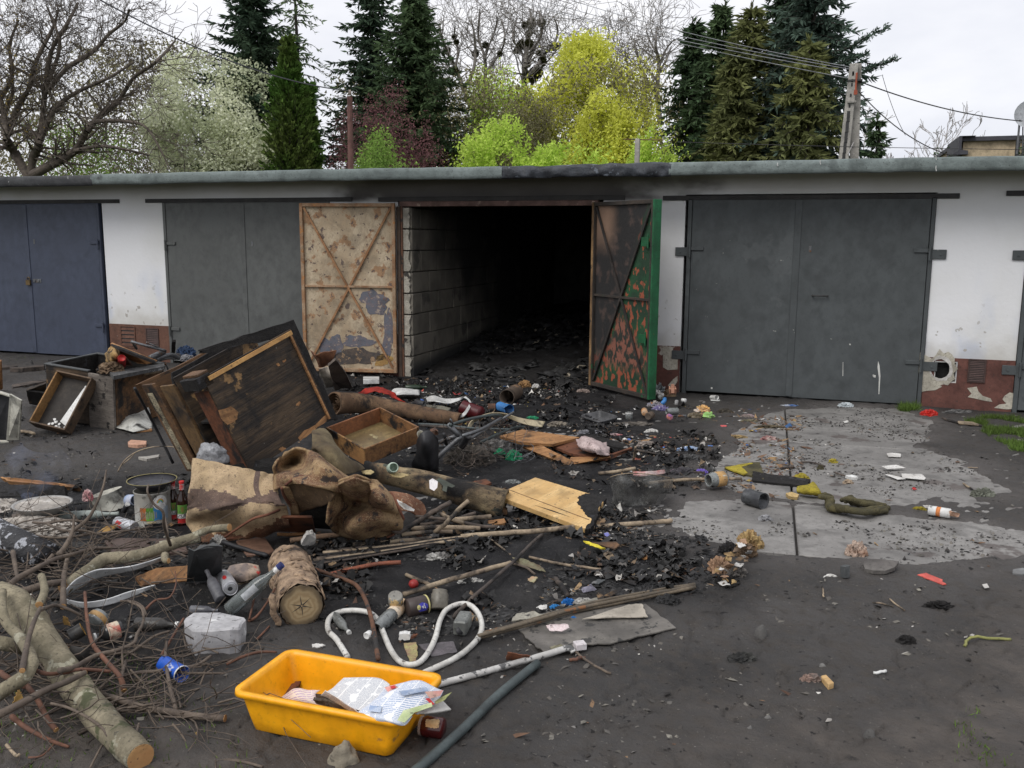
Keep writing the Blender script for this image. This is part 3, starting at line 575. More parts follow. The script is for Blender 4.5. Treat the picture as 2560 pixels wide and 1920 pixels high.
def conifer(name,label,c,x,ytop,wpx,Y,mat,dens=1.,droop=.5,sparse=0,seed=1,spray=.26,pw=.8,group=None,zlow=1.2,colum=False,fol=15):
    b,h,w = place(c,x,ytop,wpx,Y); w *= (1.1 if colum else 1.65); spray *= 1.2; r = np.random.RandomState(seed)
    root = thing(name,label,'tree',b,group)
    n = 10; P = [b+Vector((r.normal()*.04*i/n,r.normal()*.04*i/n,h*i/n)) for i in range(n+1)]
    mb = MB(); mb.tube(P,[.14*(1-i/n)+.015 for i in range(n+1)],7); mb.build('trunk',m_barkd,root)
    S0=[];S1=[];A=[];B=[];C=[];D=[];Ls=[];SG=[]
    z = zlow
    while z < h-.15:
        t = (z-zlow)/(h-zlow); R = w/2*max((1-t)**pw,0)*(1 if not colum else (1-t**2.2)/(max((1-t)**pw,.01)))
        nb = int((6 if not colum else 10)*dens*(1 if R > .4 else .7))+1; ph = r.uniform(0,6.28)
        for k in range(nb):
            if r.rand() < sparse: continue
            a = ph+k*6.28/nb+r.normal()*.25; Lb = max(R*r.uniform(.72,1.13),.12); up = (.35 if not colum else 1.3)*(t) + .1
            o = np.array([b.x,b.y,z+r.normal()*.06]); dr = np.array([cos(a),sin(a),0])
            ns = max(3,int(Lb/.22)); prev = o; 
            for i in range(1,ns+1):
                q = i/ns; p = o+dr*Lb*q+np.array([0,0,Lb*(up*q-droop*q*q+(.12*q**4))])+r.normal(size=3)*.02
                S0.append(prev); S1.append(p); A.append(.018*(1-q)+.008); B.append(.016*(1-q)+.006)
                SG.append((*prev,*p,*dr,q))
                prev = p
            C.append(prev-dr*.05); D.append(dr+np.array([0,0,.2])); Ls.append(spray*.8)
        z += (.19 if not colum else .16)/dens**.4*r.uniform(.8,1.2)
    for k in range(14): C.append(np.array([P[-1].x,P[-1].y,h-.4*r.rand()])); D.append(np.array([r.normal()*.5,r.normal()*.5,.9])); Ls.append(.2)
    V,F_ = tubes_np(S0,S1,A,B); np_mesh('branches',V,F_,m_barkd,root)
    G = np.repeat(np.array(SG),int(fol*dens),0); n_ = len(G); p0,p1,dr,q = G[:,:3],G[:,3:6],G[:,6:9],G[:,9]
    cc = p0+(p1-p0)*r.rand(n_,1); sd = np.stack([-dr[:,1],dr[:,0],dr[:,2]],1)*r.choice([-1,1],(n_,1))
    dd = dr*.5+np.array([0,0,1.])+r.normal(size=(n_,3))*.4 if colum else sd*r.uniform(.3,1,(n_,1))+dr*r.uniform(.2,.9,(n_,1))+np.stack([q*0,q*0,r.uniform(-.85,.25,n_)],1)*(.6+droop)
    C = np.concatenate([np.array(C),cc]); D = np.concatenate([np.array(D),dd]); Ls = np.concatenate([np.array(Ls),spray*r.uniform(.5,1.2,n_)*(1-.4*q)])
    V,F_ = quads_np(C,np.array(D),np.array(Ls),np.array(Ls)*(.26 if not colum else .5),r); np_mesh('foliage',V,F_,mat,root)
    return root
def growv(r,P,D,Ls,Rs,depth,crown=None,bend=.12,up=.05,kids=2.6,shrink=.68,seg=4,minr=.004,spread=.7,cap=4500):
    """level by level branch growth, all branches of a level at once; crown = (centre, radii) keeps the outline"""
    P = np.array(P,float).reshape(-1,3); D = np.array(D,float).reshape(-1,3); Ls = np.array(Ls,float).ravel(); Rs = np.array(Rs,float).ravel(); O = [[],[],[],[]]; tips = []; td = []
    for lev in range(depth,-1,-1):
        D = D/np.linalg.norm(D,axis=1,keepdims=True); sg = seg if lev > 1 else max(seg-1,2); N = len(P); ch = []
        for i in range(sg):
            D = D+r.normal(size=(N,3))*bend+np.array([0,0,up]); D /= np.linalg.norm(D,axis=1,keepdims=True); Q = P+D*(Ls/sg)[:,None]
            ra = np.maximum(Rs*(1-.6*i/sg),minr); rb = np.maximum(Rs*(1-.6*(i+1)/sg),minr)
            ok = np.ones(N,bool) if crown is None or lev == depth else (((Q-crown[0])/crown[1])**2).sum(1) < r.uniform(.85,1.25,N)
            P,Q,D,Ls,Rs,ra,rb = P[ok],Q[ok],D[ok],Ls[ok],Rs[ok],ra[ok],rb[ok]; N = len(P)
            O[0].append(P); O[1].append(Q); O[2].append(ra); O[3].append(rb); P = Q
            if lev > 0 and (i > 0 or sg < 3):
                k = r.poisson(kids/(sg-1)*(1.6 if i == sg-1 else .8),N); idx = np.repeat(np.arange(N),k); s_ = r.normal(size=(len(idx),3)); d_ = D[idx]
                s_ -= d_*(s_*d_).sum(1,keepdims=True); s_ /= np.linalg.norm(s_,axis=1,keepdims=True)+1e-9
                ch.append((Q[idx],d_*(1-spread*.45)+s_*spread*r.uniform(.4,1,len(idx))[:,None],Ls[idx]*shrink*r.uniform(.65,1.2,len(idx)),rb[idx]*r.uniform(.5,.8,len(idx))))
        if lev <= 1: tips.append(P); td.append(D)
        if lev == 0 or not ch: break
        P,D,Ls,Rs = [np.concatenate(x) for x in zip(*ch)]
        if len(P) > cap: sel = r.permutation(len(P))[:cap]; P,D,Ls,Rs = P[sel],D[sel],Ls[sel],Rs[sel]
        if not len(P): break
    O = [np.concatenate(x) for x in O]; tp_ = np.concatenate(tips) if tips else O[1]
    if not len(tp_): tp_ = O[1]
    return O,tp_,None
def barktree(root,stems,r,mat,depth,minr=.006,sides=3,crown=None,**k):
    p,d,l,ra = zip(*stems); O,tp,td = growv(r,p,d,l,ra,depth,crown,minr=minr,**k)
    V,F_ = tubes_np(*O,sides); np_mesh('branches',V,F_,mat,root); return tp,td,O
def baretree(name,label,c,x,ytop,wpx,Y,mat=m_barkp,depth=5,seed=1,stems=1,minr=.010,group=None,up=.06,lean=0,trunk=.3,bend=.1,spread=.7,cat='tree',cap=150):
    b,h,w = place(c,x,ytop,wpx,Y); r = np.random.RandomState(seed); root = thing(name,label,cat,b,group)
    T = h*trunk; st = []
    base = np.array([b.x,Y,0.]); top = base+np.array([lean*T,0,T])
    mb = MB(); mb.tube([base,(base+top)/2+np.array([.05,0,0]),top],[.2,.17,.14],8); mb.build('trunk',mat,root)
    for s in range(stems):
        a = r.uniform(0,6.28); sp = w/h*.55; st.append((top,(cos(a)*sp+lean,sin(a)*sp*.5,1),(h-T)*.42,.11))
    tp,td,out = barktree(root,st,r,mat,depth,minr,up=up,shrink=.66,bend=bend,spread=spread,crown=(np.array([b.x,Y,h*.60]),np.array([w/2,w*.45,h*.42])),cap=cap,kids=3.2)
    return root,tp,td,out
def leafy(name,label,c,x,ytop,wpx,Y,lmat,bmat=m_bark,n=9000,size=.075,seed=1,stems=3,depth=4,clump=.22,group=None,elong=1.6,fill=.35,ybot=None,shape=1.,cat='tree',ngap=.47):
    n = int(n*2.7); size *= 1.12
    """crown: an uneven volume of leaf clumps on a real branch skeleton"""
    b,h,w = place(c,x,ytop,wpx,Y); r = np.random.RandomState(seed); root = thing(name,label,cat,b,group)
    st = []
    for s in range(stems):
        a = s*6.28/stems+r.uniform(-.5,.5); sp = w/h*.6; st.append(((b.x+.1*cos(a),Y+.1*sin(a),.0),(cos(a)*sp,sin(a)*sp,1),h*.42,.07))
    tp,td,out = barktree(root,st,r,bmat,min(depth,4),.008,up=.05,shrink=.68,bend=.12,spread=.75,crown=(np.array([b.x,Y,h*.52]),np.array([w*.48,w*.4,h*.47])),cap=900)
    # rescale the tips to the crown seen
    cz = h*.55; Rz = h*.46; Rx = w/2
    N = n*3; u = r.normal(size=(N,3)); u /= np.linalg.norm(u,axis=1,keepdims=True); rad = r.rand(N)**(.42)
    P = np.array([b.x,Y,cz])+u*rad[:,None]*np.array([Rx,Rx*.8,Rz]); t = (P[:,2])/h
    k = (vn(P[:,0]*1.7+seed*7.7+P[:,1]*.6+90,P[:,2]*1.7+50)-.5)*1.0+(vn(P[:,0]*4.3+P[:,1]*1.9+seed+90,P[:,2]*4.3+P[:,1]*2+50)-.5)*.9
    lim = 1+.5*(vn(u[:,0]*2.6+seed+20,u[:,2]*2.6+u[:,1]*1.3+20)-.5); env = rad < lim*.98
    narrow = np.hypot(P[:,0]-b.x,P[:,1]-Y) < Rx*(1.15-np.clip(t-.35,0,1)**1.2*shape)*lim
    P = P[(k > ngap-.5) & env & narrow & (P[:,2] > .4)][:int(n*(1-fill*.3))]
    tp2 = tp[r.randint(0,len(tp),int(n*.35))]+r.normal(size=(int(n*.35),3))*clump
    P = np.concatenate([P,tp2]); P = P[P[:,2] < h*1.02]
    V,F_ = quads_np(P,r.normal(size=P.shape),size*r.uniform(.6,1.5,len(P)),size/elong*r.uniform(.7,1.3,len(P)),r); np_mesh('foliage',V,F_,lmat,root)
    return root
sp_d = leafmat('dark spruce needles',(.075,.112,.068),.4,.2,(.045,.072,.048))
sp_m = leafmat('spruce needles',(.098,.145,.070),.4,.2,(.055,.088,.048))
sp_y = leafmat('olive spruce needles',(.19,.205,.080),.4,.25,(.11,.125,.055))
sp_b = leafmat('blue spruce needles',(.10,.145,.112),.4,.2,(.062,.09,.072))
lf_larch = leafmat('larch needles',(.20,.28,.14),.3,.4)
lf_thuja = leafmat('thuja scales',(.075,.16,.032),.35,.2,(.11,.145,.04))
lf_plum = leafmat('purple plum leaves',(.25,.125,.13),.35,.35,(.15,.08,.085))
lf_lime = leafmat('fresh lime leaves',(.66,.82,.18),.2,.5,(.50,.66,.13))
lf_yel = leafmat('yellow green maple leaves',(.78,.80,.17),.2,.5,(.62,.64,.12))
lf_grn = leafmat('young green leaves',(.30,.46,.11),.3,.4,(.18,.28,.07))
lf_wht = leafmat('white blossom',(.86,.88,.68),.12,.35,(.58,.63,.42))
lf_ylb = leafmat('yellow brown buds',(.34,.25,.07),.3,.3)
lf_olv = leafmat('olive twig buds',(.30,.28,.15),.3,.3,(.19,.175,.11))
# far backdrop hedge growth: one mass nobody could count
def thicket(name,c,x0,x1,ytop,Y,mat,n,size,seed,label,kx=1.):
    a = Yp(c,x0,ytop,Y); b = Yp(c,x1,ytop,Y); r = np.random.RandomState(seed); h = (a.z+b.z)/2
    P = np.stack([r.uniform(a.x,b.x,n*2),Y+r.normal(size=n*2)*.7,r.rand(n*2)*h*1.25],-1)
    lim = h*(.6+.75*vn(P[:,0]*1.1*kx+seed+60,P[:,0]*0+3.3)+.35*vn(P[:,0]*4+60,P[:,0]*0+8.1))
    k = vn(P[:,0]*1.8+60,P[:,2]*1.8+seed); P = P[(P[:,2] < lim) & (k > .22)][:n]
    V,F_ = quads_np(P,r.normal(size=P.shape)+np.array([0,0,.6]),size*r.uniform(.6,1.4,len(P)),size*.5,r)
    o = np_mesh(name,V,F_,mat); return tag(o,label,'undergrowth',kind='stuff')
thicket('undergrowth','T1',-250,1250,640,13.5,lf_olv,34000,.11,3,'olive brown thicket behind the garage roof')
thicket('undergrowth','T1',300,900,1010,11.5,lf_grn,9000,.08,4,'low green growth along the roof edge at left')
thicket('undergrowth','T2',0,2250,740,16.5,lf_olv,34000,.11,6,'olive thicket filling the gaps between the garden trees')
thicket('undergrowth','T2',600,1000,760,15.5,lf_olv,9000,.10,8,'pale olive twiggy scrub between spruce and lime green tree')
# conifers
conifer('spruce','tall dark spruce behind the white blossom tree, top cut off by the frame','T1',1610,-160,640,12.5,sp_d,1.15,.35,seed=11,spray=.30,pw=.62)
conifer('larch','pale green feathery larch right of the tall left spruce','T1',1890,-260,560,14.5,lf_larch,.55,.75,.25,seed=12,spray=.22,pw=.7)
conifer('thuja','dense green columnar thuja in front of the tall left spruce','T1',1850,245,330,9.5,lf_thuja,1.5,0,seed=13,spray=.16,colum=True,zlow=.6)
conifer('thuja','smaller half hidden thuja close behind the columnar one','T1',1985,560,190,10.3,lf_thuja,1.3,0,seed=14,spray=.15,colum=True,zlow=.6)
conifer('spruce','left one of the two dark spruces above the purple plum, open ragged branches','T2',190,-330,560,15.5,sp_d,.95,.45,.10,seed=15,spray=.30,pw=.75)
conifer('spruce','broad dark green spruce with a pale leader, right of its ragged twin','T2',470,-40,640,14.5,sp_m,1.1,.40,seed=16,spray=.30,pw=.62)
conifer('spruce','slim spruce top rising behind the broad dark green one','T2',500,-330,330,17,sp_d,.9,.45,.1,seed=17,spray=.3)
for (x,yt,w_,Y,mt,sd,sparse,lb) in ((95,110,380,16,sp_m,21,.12,'slender spruce at the left end of the right hand conifer group'),(275,10,400,15.5,sp_m,22,.1,'second slender spruce from the left of the right group, long bare leader'),
    (465,20,430,14.5,sp_y,23,.08,'olive spruce with crooked thin top in the right group'),(690,-150,480,15.5,sp_d,24,.06,'dark spruce whose top leaves the frame, middle of the right group'),
    (880,-300,640,14.2,sp_b,25,.03,'large bluish spruce beside the concrete pole'),(370,270,330,13.5,sp_y,26,.1,'short olive spruce low in the right group'),(840,250,420,12.8,sp_y,27,.08,'low olive green spruce in front of the bluish one')):
    conifer('spruce',lb,'T3',x,yt,w_*1.3,Y,mt,1.0,.66,sparse,seed=sd,spray=.30,pw=.60 if w_ > 400 else .7,group='right hand conifers')
conifer('young_spruce','small spiky spruce between pole and bare bushes, just above the roof','T3',1270,760,300,12.5,sp_m,1,.3,seed=29,spray=.2)
# the long bare-armed boughs of the bluish spruce
sr = thing('spruce_bough','long spruce boughs reaching right past the concrete pole','branch',Yp('T3',1100,400,13.4))
for P_,sd in (([(980,340),(1100,300),(1200,240),(1330,178)],1),([(1050,520),(1170,470),(1280,420),(1390,378)],2),([(1000,420),(1100,380),(1210,345)],3)):
    C=[];D=[];r = np.random.RandomState(sd); W = spline([Yp('T3',x,y,13.4) for x,y in P_],14)
    mb = MB(); mb.tube(W,[.03*(1-i/len(W))+.006 for i in range(len(W))],5); bo = mb.build('bough',m_barkd,sr)
    for i in range(len(W)-1):
        for j in range(9):
            q = 1-i/len(W)*.7; C.append(np.array(W[i])+r.normal(size=3)*.03); D.append(np.array(W[i+1]-W[i])/np.linalg.norm(np.array(W[i+1]-W[i]))*.8+r.normal(size=3)*.7+np.array([0,0,.1]))
    V,F_ = quads_np(np.array(C),np.array(D),.13*r.uniform(.5,1,len(C)),.035,r); np_mesh('needles',V,F_,sp_b,bo)
# broadleaved
leafy('blossom_tree','cherry plum covered in white blossom behind the roof','T1',1370,260,900,11.5,lf_wht,m_bark,15000,.066,31,6,5,.25,elong=1.3,shape=.8,ngap=.40)
leafy('plum_tree','purple leaved plum tree behind the wooden pole','T2',300,500,760,11.5,lf_plum,m_barkr,8500,.055,32,5,5,.25,elong=2.2,shape=.9,ngap=.42)
leafy('shrub','bright green shrub in front of the purple plum','T2',235,800,400,9.5,lf_grn,m_bark,5000,.055,33,4,3,.2,cat='bush',shape=.4)
leafy('lime_tree','lime green tree with pointed crown in the middle','T2',1010,385,640,17,lf_lime,m_bark,8500,.075,34,4,4,.25,shape=1.0)
leafy('lime_shrub','low lime green shrub under the pointed lime green tree','T2',1010,740,620,13,lf_lime,m_bark,5000,.075,35,4,3,.25,cat='bush',shape=.5,ngap=.5)
leafy('maple_tree','tall yellow green maple in fresh leaf','T2',1550,250,1060,18,lf_yel,m_bark,16000,.085,36,5,4,.3,shape=.75,ngap=.46)
leafy('maple_tree','shorter yellow maple touching the right of the tall one','T2',1760,540,720,15.5,lf_yel,m_bark,8500,.08,37,4,4,.3,shape=.6)
leafy('lime_shrub','wide lime shrub below the tall yellow maple','T2',1400,800,760,13.5,lf_lime,m_bark,6000,.08,38,4,3,.25,cat='bush',shape=.5,ngap=.5)
leafy('lime_shrub','vivid lime shrub behind the short concrete post','T2',2010,780,420,14,lf_lime,m_bark,5000,.07,39,4,3,.25,cat='bush',shape=.5)
r0 = leafy('hazel_shrub','half bare brown twiggy shrub between the lime and yellow trees','T2',1190,560,400,15,lf_olv,m_bark,3500,.05,40,8,5,.25,cat='bush',shape=.5)
# bare trees; the middle ones carry mistletoe
misb = leafmat('mistletoe',(.10,.10,.045),.35,.1,(.05,.055,.028))
def mistletoe(c,L_,Y,label,names):
    for (x,y,rr),nm_ in zip(L_,names.split('|')):
        p = Yp(c,x,y,Y); R = (Yp(c,x+rr,y,Y)-p).length; r = np.random.RandomState(int(x)); n = 900
        u = r.normal(size=(n,3)); u /= np.linalg.norm(u,axis=1,keepdims=True); k = r.rand(n)**.5*.85
        V,F_ = quads_np(np.array(p)+u*(R*k)[:,None],u+r.normal(size=(n,3))*.5,R*.42,R*.2,r)
        o = np_mesh('mistletoe',V,F_,misb); tag(o,nm_+' mistletoe ball '+label,'mistletoe','mistletoe balls in the bare trees')
mistletoe('T2',[(687,327,24),(735,235,16),(748,272,18),(735,456,28),(870,345,22),(935,290,20),(1027,346,18)],21,'of the bare tree left of the lime tree','leftmost|topmost faint|second highest|lowest|middle dark|flat faint|rightmost')
mistletoe('T2',[(1187,162,20),(1230,144,26),(1298,146,25),(1218,215,20),(1168,290,30),(1214,284,30),(1140,322,22),(1275,342,18),(1300,390,28),(1372,304,22),(1405,293,17),(1210,415,18),(1225,490,36),(1262,465,40),(1245,505,28)],21,'of the most laden tree','top left small|top middle|top right dark|second row single|upper large left|upper large left, right hand twin|leftmost low|small middle right|large middle right|far right brownish|far right outermost small|small one on the trunk|big low left|big low right|lowest drooping')
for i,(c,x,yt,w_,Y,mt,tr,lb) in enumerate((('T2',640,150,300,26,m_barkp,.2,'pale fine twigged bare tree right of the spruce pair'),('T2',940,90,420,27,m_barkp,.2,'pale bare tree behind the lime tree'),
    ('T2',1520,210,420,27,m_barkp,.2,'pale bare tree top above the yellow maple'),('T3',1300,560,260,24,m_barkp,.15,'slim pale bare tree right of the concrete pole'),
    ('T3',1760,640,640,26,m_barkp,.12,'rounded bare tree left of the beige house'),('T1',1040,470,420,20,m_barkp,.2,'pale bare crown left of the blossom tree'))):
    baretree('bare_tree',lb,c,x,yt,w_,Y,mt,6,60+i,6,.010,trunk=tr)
leafy('low_bush','dark green bush beside the beige house roof','T3',1690,940,260,15,sp_m,m_bark,1800,.07,77,3,2,.2,cat='bush')
leafy('low_bush','dark shrub at the right picture edge by the aerial','T3',2230,900,170,14,sp_m,m_bark,1800,.07,78,3,2,.2,cat='bush')
# bare trees with hand placed limbs
def handtree(name,label,c,x,y,Y,limbs,mat,seed,tw=.75,dep=3,mr=.0045,cap=5200,st=4,jit=.1,group=None):
    t = thing(name,label,'tree',Yp(c,x,y,Y),group); r = np.random.RandomState(seed); out = []; ws = []
    for P_,ra in limbs:
        W = spline([Yp(c,x,y,Y+r.uniform(-jit,jit)+i*jit*1.2*r.uniform(-1,1)) for i,(x,y) in enumerate(P_)],5); n = len(W)
        for i in range(n-1):
            a = ra*(1-.8*i/n)+.006; b_ = ra*(1-.8*(i+1)/n)+.006; out.append((np.array(W[i]),np.array(W[i+1]),a,b_))
            for k in range(r.randint(1,3) if i > st else 0):
                d = np.array((W[i+1]-W[i]).normalized()); s_ = r.normal(size=3); s_ -= d*(s_@d); s_ /= np.linalg.norm(s_); ws.append((np.array(W[i]),d*.6+s_*.8,tw*r.uniform(.6,1.3),max(a*.3,.009)))
    P0,P1,A,B = zip(*out); O_,tips,_ = growv(r,*zip(*ws),dep,None,.17,.03,2.7,.66,4,mr,.8,cap)
    V,F_ = tubes_np(*[np.concatenate([u,v]) for u,v in zip((P0,P1,A,B),O_)],4); np_mesh('branches',V,F_,mat,t); return t,tips,r
wl,tp,wr = handtree('walnut_tree','large spreading leafless tree behind the left garages','T1',170,1150,8.6,(([(190,1150),(90,980),(45,900),(30,760),(0,620),(-60,380),(-90,160)],.15),([(190,1150),(215,1010),(250,930),(270,800),(295,560),(330,330),(430,160),(500,20)],.13),
    ([(200,1130),(330,1060),(480,970),(560,840),(650,740),(760,650),(860,500),(1000,400),(1120,270)],.12),([(250,930),(330,740),(420,640),(540,570),(700,500),(860,400)],.08),([(40,880),(110,700),(190,560),(240,380),(330,200),(380,60)],.09),([(320,570),(430,440),(600,330),(700,220),(800,140),(830,60)],.07),([(0,640),(80,480),(60,300),(120,130)],.07),
    ([(480,970),(640,940),(800,960),(960,1000)],.05),([(300,600),(180,480),(60,420)],.05),([(620,780),(800,780),(950,830),(1090,1080)],.05),([(295,560),(380,330),(360,180),(300,40)],.06),([(-80,1000),(0,780),(80,600),(60,420)],.08)),M('walnut bark',(.15,.125,.10),(.085,.07,.06),8,.95,0),8)
sel = tp[(tp[:,0] < Yp('T1',330,500,8.6).x)]; sel = sel[wr.randint(0,len(sel),260)]; sel = np.repeat(sel,6,0)+wr.normal(size=(260*6,3))*.06
V,F_ = quads_np(sel,wr.normal(size=sel.shape),.055,.03,wr); np_mesh('leaf_buds',V,F_,lf_ylb,wl)
m_gt = M('grey poplar bark',(.30,.275,.255),(.20,.185,.17),8,.95,0)
for i,(lb,x,lim) in enumerate((('leafless tree with mistletoe left of the lime tree',840,[([(850,700),(790,560),(740,430),(690,330),(650,220),(640,150)],.10),([(790,560),(850,480),(870,340),(860,200),(840,130)],.07),([(740,430),(760,330),(735,240),(740,160)],.05),([(900,720),(935,480),(925,350),(890,240),(900,60)],.08),([(935,480),(1000,380),(1030,340),(1060,250),(1040,120)],.06),([(930,380),(960,290),(1000,180),(1010,110)],.05)]),
    ('leafless tree laden with the most mistletoe balls',1200,[([(1190,700),(1185,560),(1190,430),(1200,320),(1215,200),(1230,150),(1220,60)],.12),([(1190,430),(1240,330),(1290,230),(1300,150),(1280,70)],.08),([(1200,500),(1270,420),(1310,350),(1370,300),(1400,200),(1380,120)],.08),([(1195,380),(1150,310),(1110,240),(1140,110)],.06),([(1290,620),(1400,530),(1500,450)],.08),([(1230,560),(1260,470),(1330,400),(1420,290)],.06)]),
    ('forked bare tree left of the right conifer group',2040,[([(1975,820),(1965,640),(1950,520)],.10),([(2060,800),(2040,600),(2050,400),(2030,300),(2040,170)],.09),([(2060,640),(1960,500),(1930,420),(1900,300),(1890,250)],.07),([(1960,590),(2040,480),(2100,380),(2130,300)],.06),([(2045,450),(2090,330),(2150,250)],.05),([(2030,330),(1990,260),(1970,200)],.04)]),
    ('pale bare tree leaning out between maple and forked tree',1790,[([(1880,700),(1800,560),(1740,450),(1690,350),(1680,300)],.06),([(1830,610),(1850,450),(1830,330)],.05),([(1760,500),(1780,380),(1750,290)],.04)]))):
    handtree('bare_tree',lb,'T2',x,700,21,lim,m_gt,80+i,1.15,3,.006,330,4,.3,'bare trees behind')
# poles ---------------------------------------------------------------------------------------------------------------------------
m_cpole = M('weathered concrete pole',(.42,.40,.36),(.30,.285,.26),5,.9,.4,spots=((.16,.15,.14),.2,12))
YP = 9.0
cp = thing('utility_pole','twin legged concrete utility pole leaning together at the top','utility pole',(Yp('T3',1090,900,YP).x,YP,0))
def leg(P0,P1,w0,w1,d):
    mb = MB(); a0,a1 = Vector(P0),Vector(P1); 
    vs = [a0+Vector((-w0,-d,0)),a0+Vector((w0,-d,0)),a0+Vector((w0,d,0)),a0+Vector((-w0,d,0)),a1+Vector((-w1,-d,0)),a1+Vector((w1,-d,0)),a1+Vector((w1,d,0)),a1+Vector((-w1,d,0))]
    mb.add(vs,[(0,3,2,1),(4,5,6,7),(0,1,5,4),(1,2,6,5),(2,3,7,6),(3,0,4,7)]); return mb.build('pole_leg',m_cpole,cp,bevel=.008)
t1 = Yp('T3',1120,412,YP); b1_ = Yp('T3',1052,1020,YP); t2 = Yp('T3',1142,412,YP+.16); b2_ = Yp('T3',1120,1020,YP+.16)
def down(t,b): return b+(b-t)*(b.z/(t.z-b.z))
L1 = leg(down(t1,b1_),t1,.115,.075,.07); L2 = leg(down(t2,b2_),t2,.10,.07,.07)
for q in [i/9 for i in range(9)]+[.82,.9]:
    p = b1_.lerp(t1,q if q < .5 else q); mb = MB(); hh = .10 if q < .45 else .03; ww = .028 if q < .45 else .016
    mb.box((p.x-ww,YP-.074,p.z-hh),(p.x+ww,YP-.0705,p.z+hh)); under(mb.build('slot',m_dark),L1)
p = Yp('T3',1108,655,YP-.08); mb = MB(); mb.box((p.x-.085,YP-.12,p.z-.02),(p.x+.07,YP-.0705,p.z+.02)); mb.build('bracket',m_cpole,cp,bevel=.004)
p = Yp('T3',1128,600,YP-.03); q = Yp('T3',1136,470,YP-.03); mb = MB(); mb.box((p.x-.03,YP-.09,p.z-.03),(p.x+.03,YP-.0702,p.z+.05)); mb.tube([p+Vector((0,-.05,0)),q+Vector((0,-.05,0))],.018,6); mb.build('cable_box',M('faded red fitting',(.42,.10,.05),(.3,.08,.05),8),cp)
p = Yp('T3',1125,520,YP); mb = MB(); mb.box((p.x-.13,YP-.09,p.z-.015),(p.x+.13,YP+.25,p.z+.015)); mb.build('clamp',m_dark,cp)
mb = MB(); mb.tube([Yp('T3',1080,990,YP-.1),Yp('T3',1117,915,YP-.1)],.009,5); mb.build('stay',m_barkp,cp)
wp_ = thing('wooden_pole','old reddish wooden pole in front of the purple plum','pole',(Yp('T2',62,1000,8.2).x,8.2,0))
t = Yp('T2',63,620,8.2); mb = MB(); mb.tube([(wp_.location.x,8.2,0),(t.x,8.2,t.z)],[.075,.06],10); mb.build('post',M('reddish pole wood',(.20,.10,.085),(.13,.07,.06),6,.9,.4,stretch=(4,4,.5)),wp_)
t2 = Yp('T2',63,610,8.2); mb = MB(); mb.tube([t2,t2+Vector((0,0,.10))],[.04,.03],8); mb.build('insulator',M('pale insulator',(.4,.33,.28)),wp_,smooth=True)
mb = MB(); mb.tube([t2+Vector((-.26,-.03,-.06)),t2+Vector((.03,-.03,-.07))],.014,5); mb.build('arm',m_steel,wp_)
sp_ = thing('concrete_post','short concrete post standing before the vivid lime shrub','post',(Yp('T2',1912,1000,8.2).x,8.2,0))
t = Yp('T2',1916,893,8.2); mb = MB(); mb.box((t.x-.05,8.15,0),(t.x+.04,8.24,t.z)); mb.build('post',m_cpole,sp_,bevel=.01)
mb = MB(); mb.tube([t+Vector((-.28,-.03,-.0)),t+Vector((.5,-.03,-.04))],.010,5); mb.build('arm',m_rust,sp_)
def wire(label,A_,B_,sag,r=.008,mat=m_dark):
    P_ = [A_.lerp(B_,i/24)+Vector((0,0,-sag*4*(i/24)*(1-i/24))) for i in range(25)]; mb = MB(); mb.tube(P_,r,5)
    tag(mb.build('overhead_wire',mat,None),label,'wire','overhead wires')
m_wire = M('grey wire',(.14,.14,.15))
wire('single thick cable falling from top left to the wooden pole',Yp('T1',590,-30,2.0),t2+Vector((0,0,.08)),.25,.012,m_wire)
for (x0,x1,y1,lb) in ((1080,1098,432,'highest of the four wires reaching the concrete pole'),(900,1098,446,'second highest of the four wires reaching the concrete pole'),(690,1098,466,'third of the four wires reaching the concrete pole'),(640,1098,506,'lowest of the four wires reaching the concrete pole')):
    xx = dict(zip((1080,900,690,640),(1470,1270,1120,1100)))[x0]
    wire(lb,Yp('T2',xx,-4,14),Yp('T3',x1,y1,YP-.02),.10,.007,M('pale wire',(.30,.31,.33)))
wire('cable from the concrete pole down to the satellite dish',Yp('T3',1150,522,YP),Yp('T3',2200,778,13),.12,.012)
wire('lower cable from the pole across the beige house',Yp('T3',1150,590,YP),Yp('T3',2230,985,11),.55,.010)
wire('thin wire level with the roof top',Yp('T3',-20,912,8.6),Yp('T3',2260,962,8.6),.02,.006)
wire('thin drop wire hanging behind the pole',Yp('T3',1300,480,12),Yp('T3',1450,870,12),.1,.006)
# beige house with dark flat roof edge, dish and mast
YH = 15.5
hs_ = thing('beige_house','beige rendered house with dark flat roof at far right','house',Yp('T3',2050,1000,YH)*1.0)
a = Yp('T3',1822,910,YH); b_ = Yp('T3',2300,905,YH)
mb = MB(); mb.box((a.x,YH,0),(b_.x+4,YH+6,a.z)); mb.build('wall',M('beige render',(.56,.45,.30),(.50,.40,.27),2,.9,.1),hs_)
m_hr = M('dark roof edging',(.07,.07,.085),(.05,.05,.06),4,.7,.1)
mb = MB(); mb.box((a.x-.06,YH-.12,a.z+.0002),(b_.x+4,YH+6.1,a.z+.10)); mb.build('roof',m_hr,hs_)
c0 = Yp('T3',1790,912,YH-.1); c1 = Yp('T3',1898,875,YH-.1); mb = MB(); mb.box((c0.x,YH-.25,a.z-.35),(a.x-.0605,YH+2,c1.z)); mb.box((a.x-.06,YH-.25,a.z+.1002),(c1.x,YH+2,c1.z)); mb.build('chimney',m_hr,hs_)
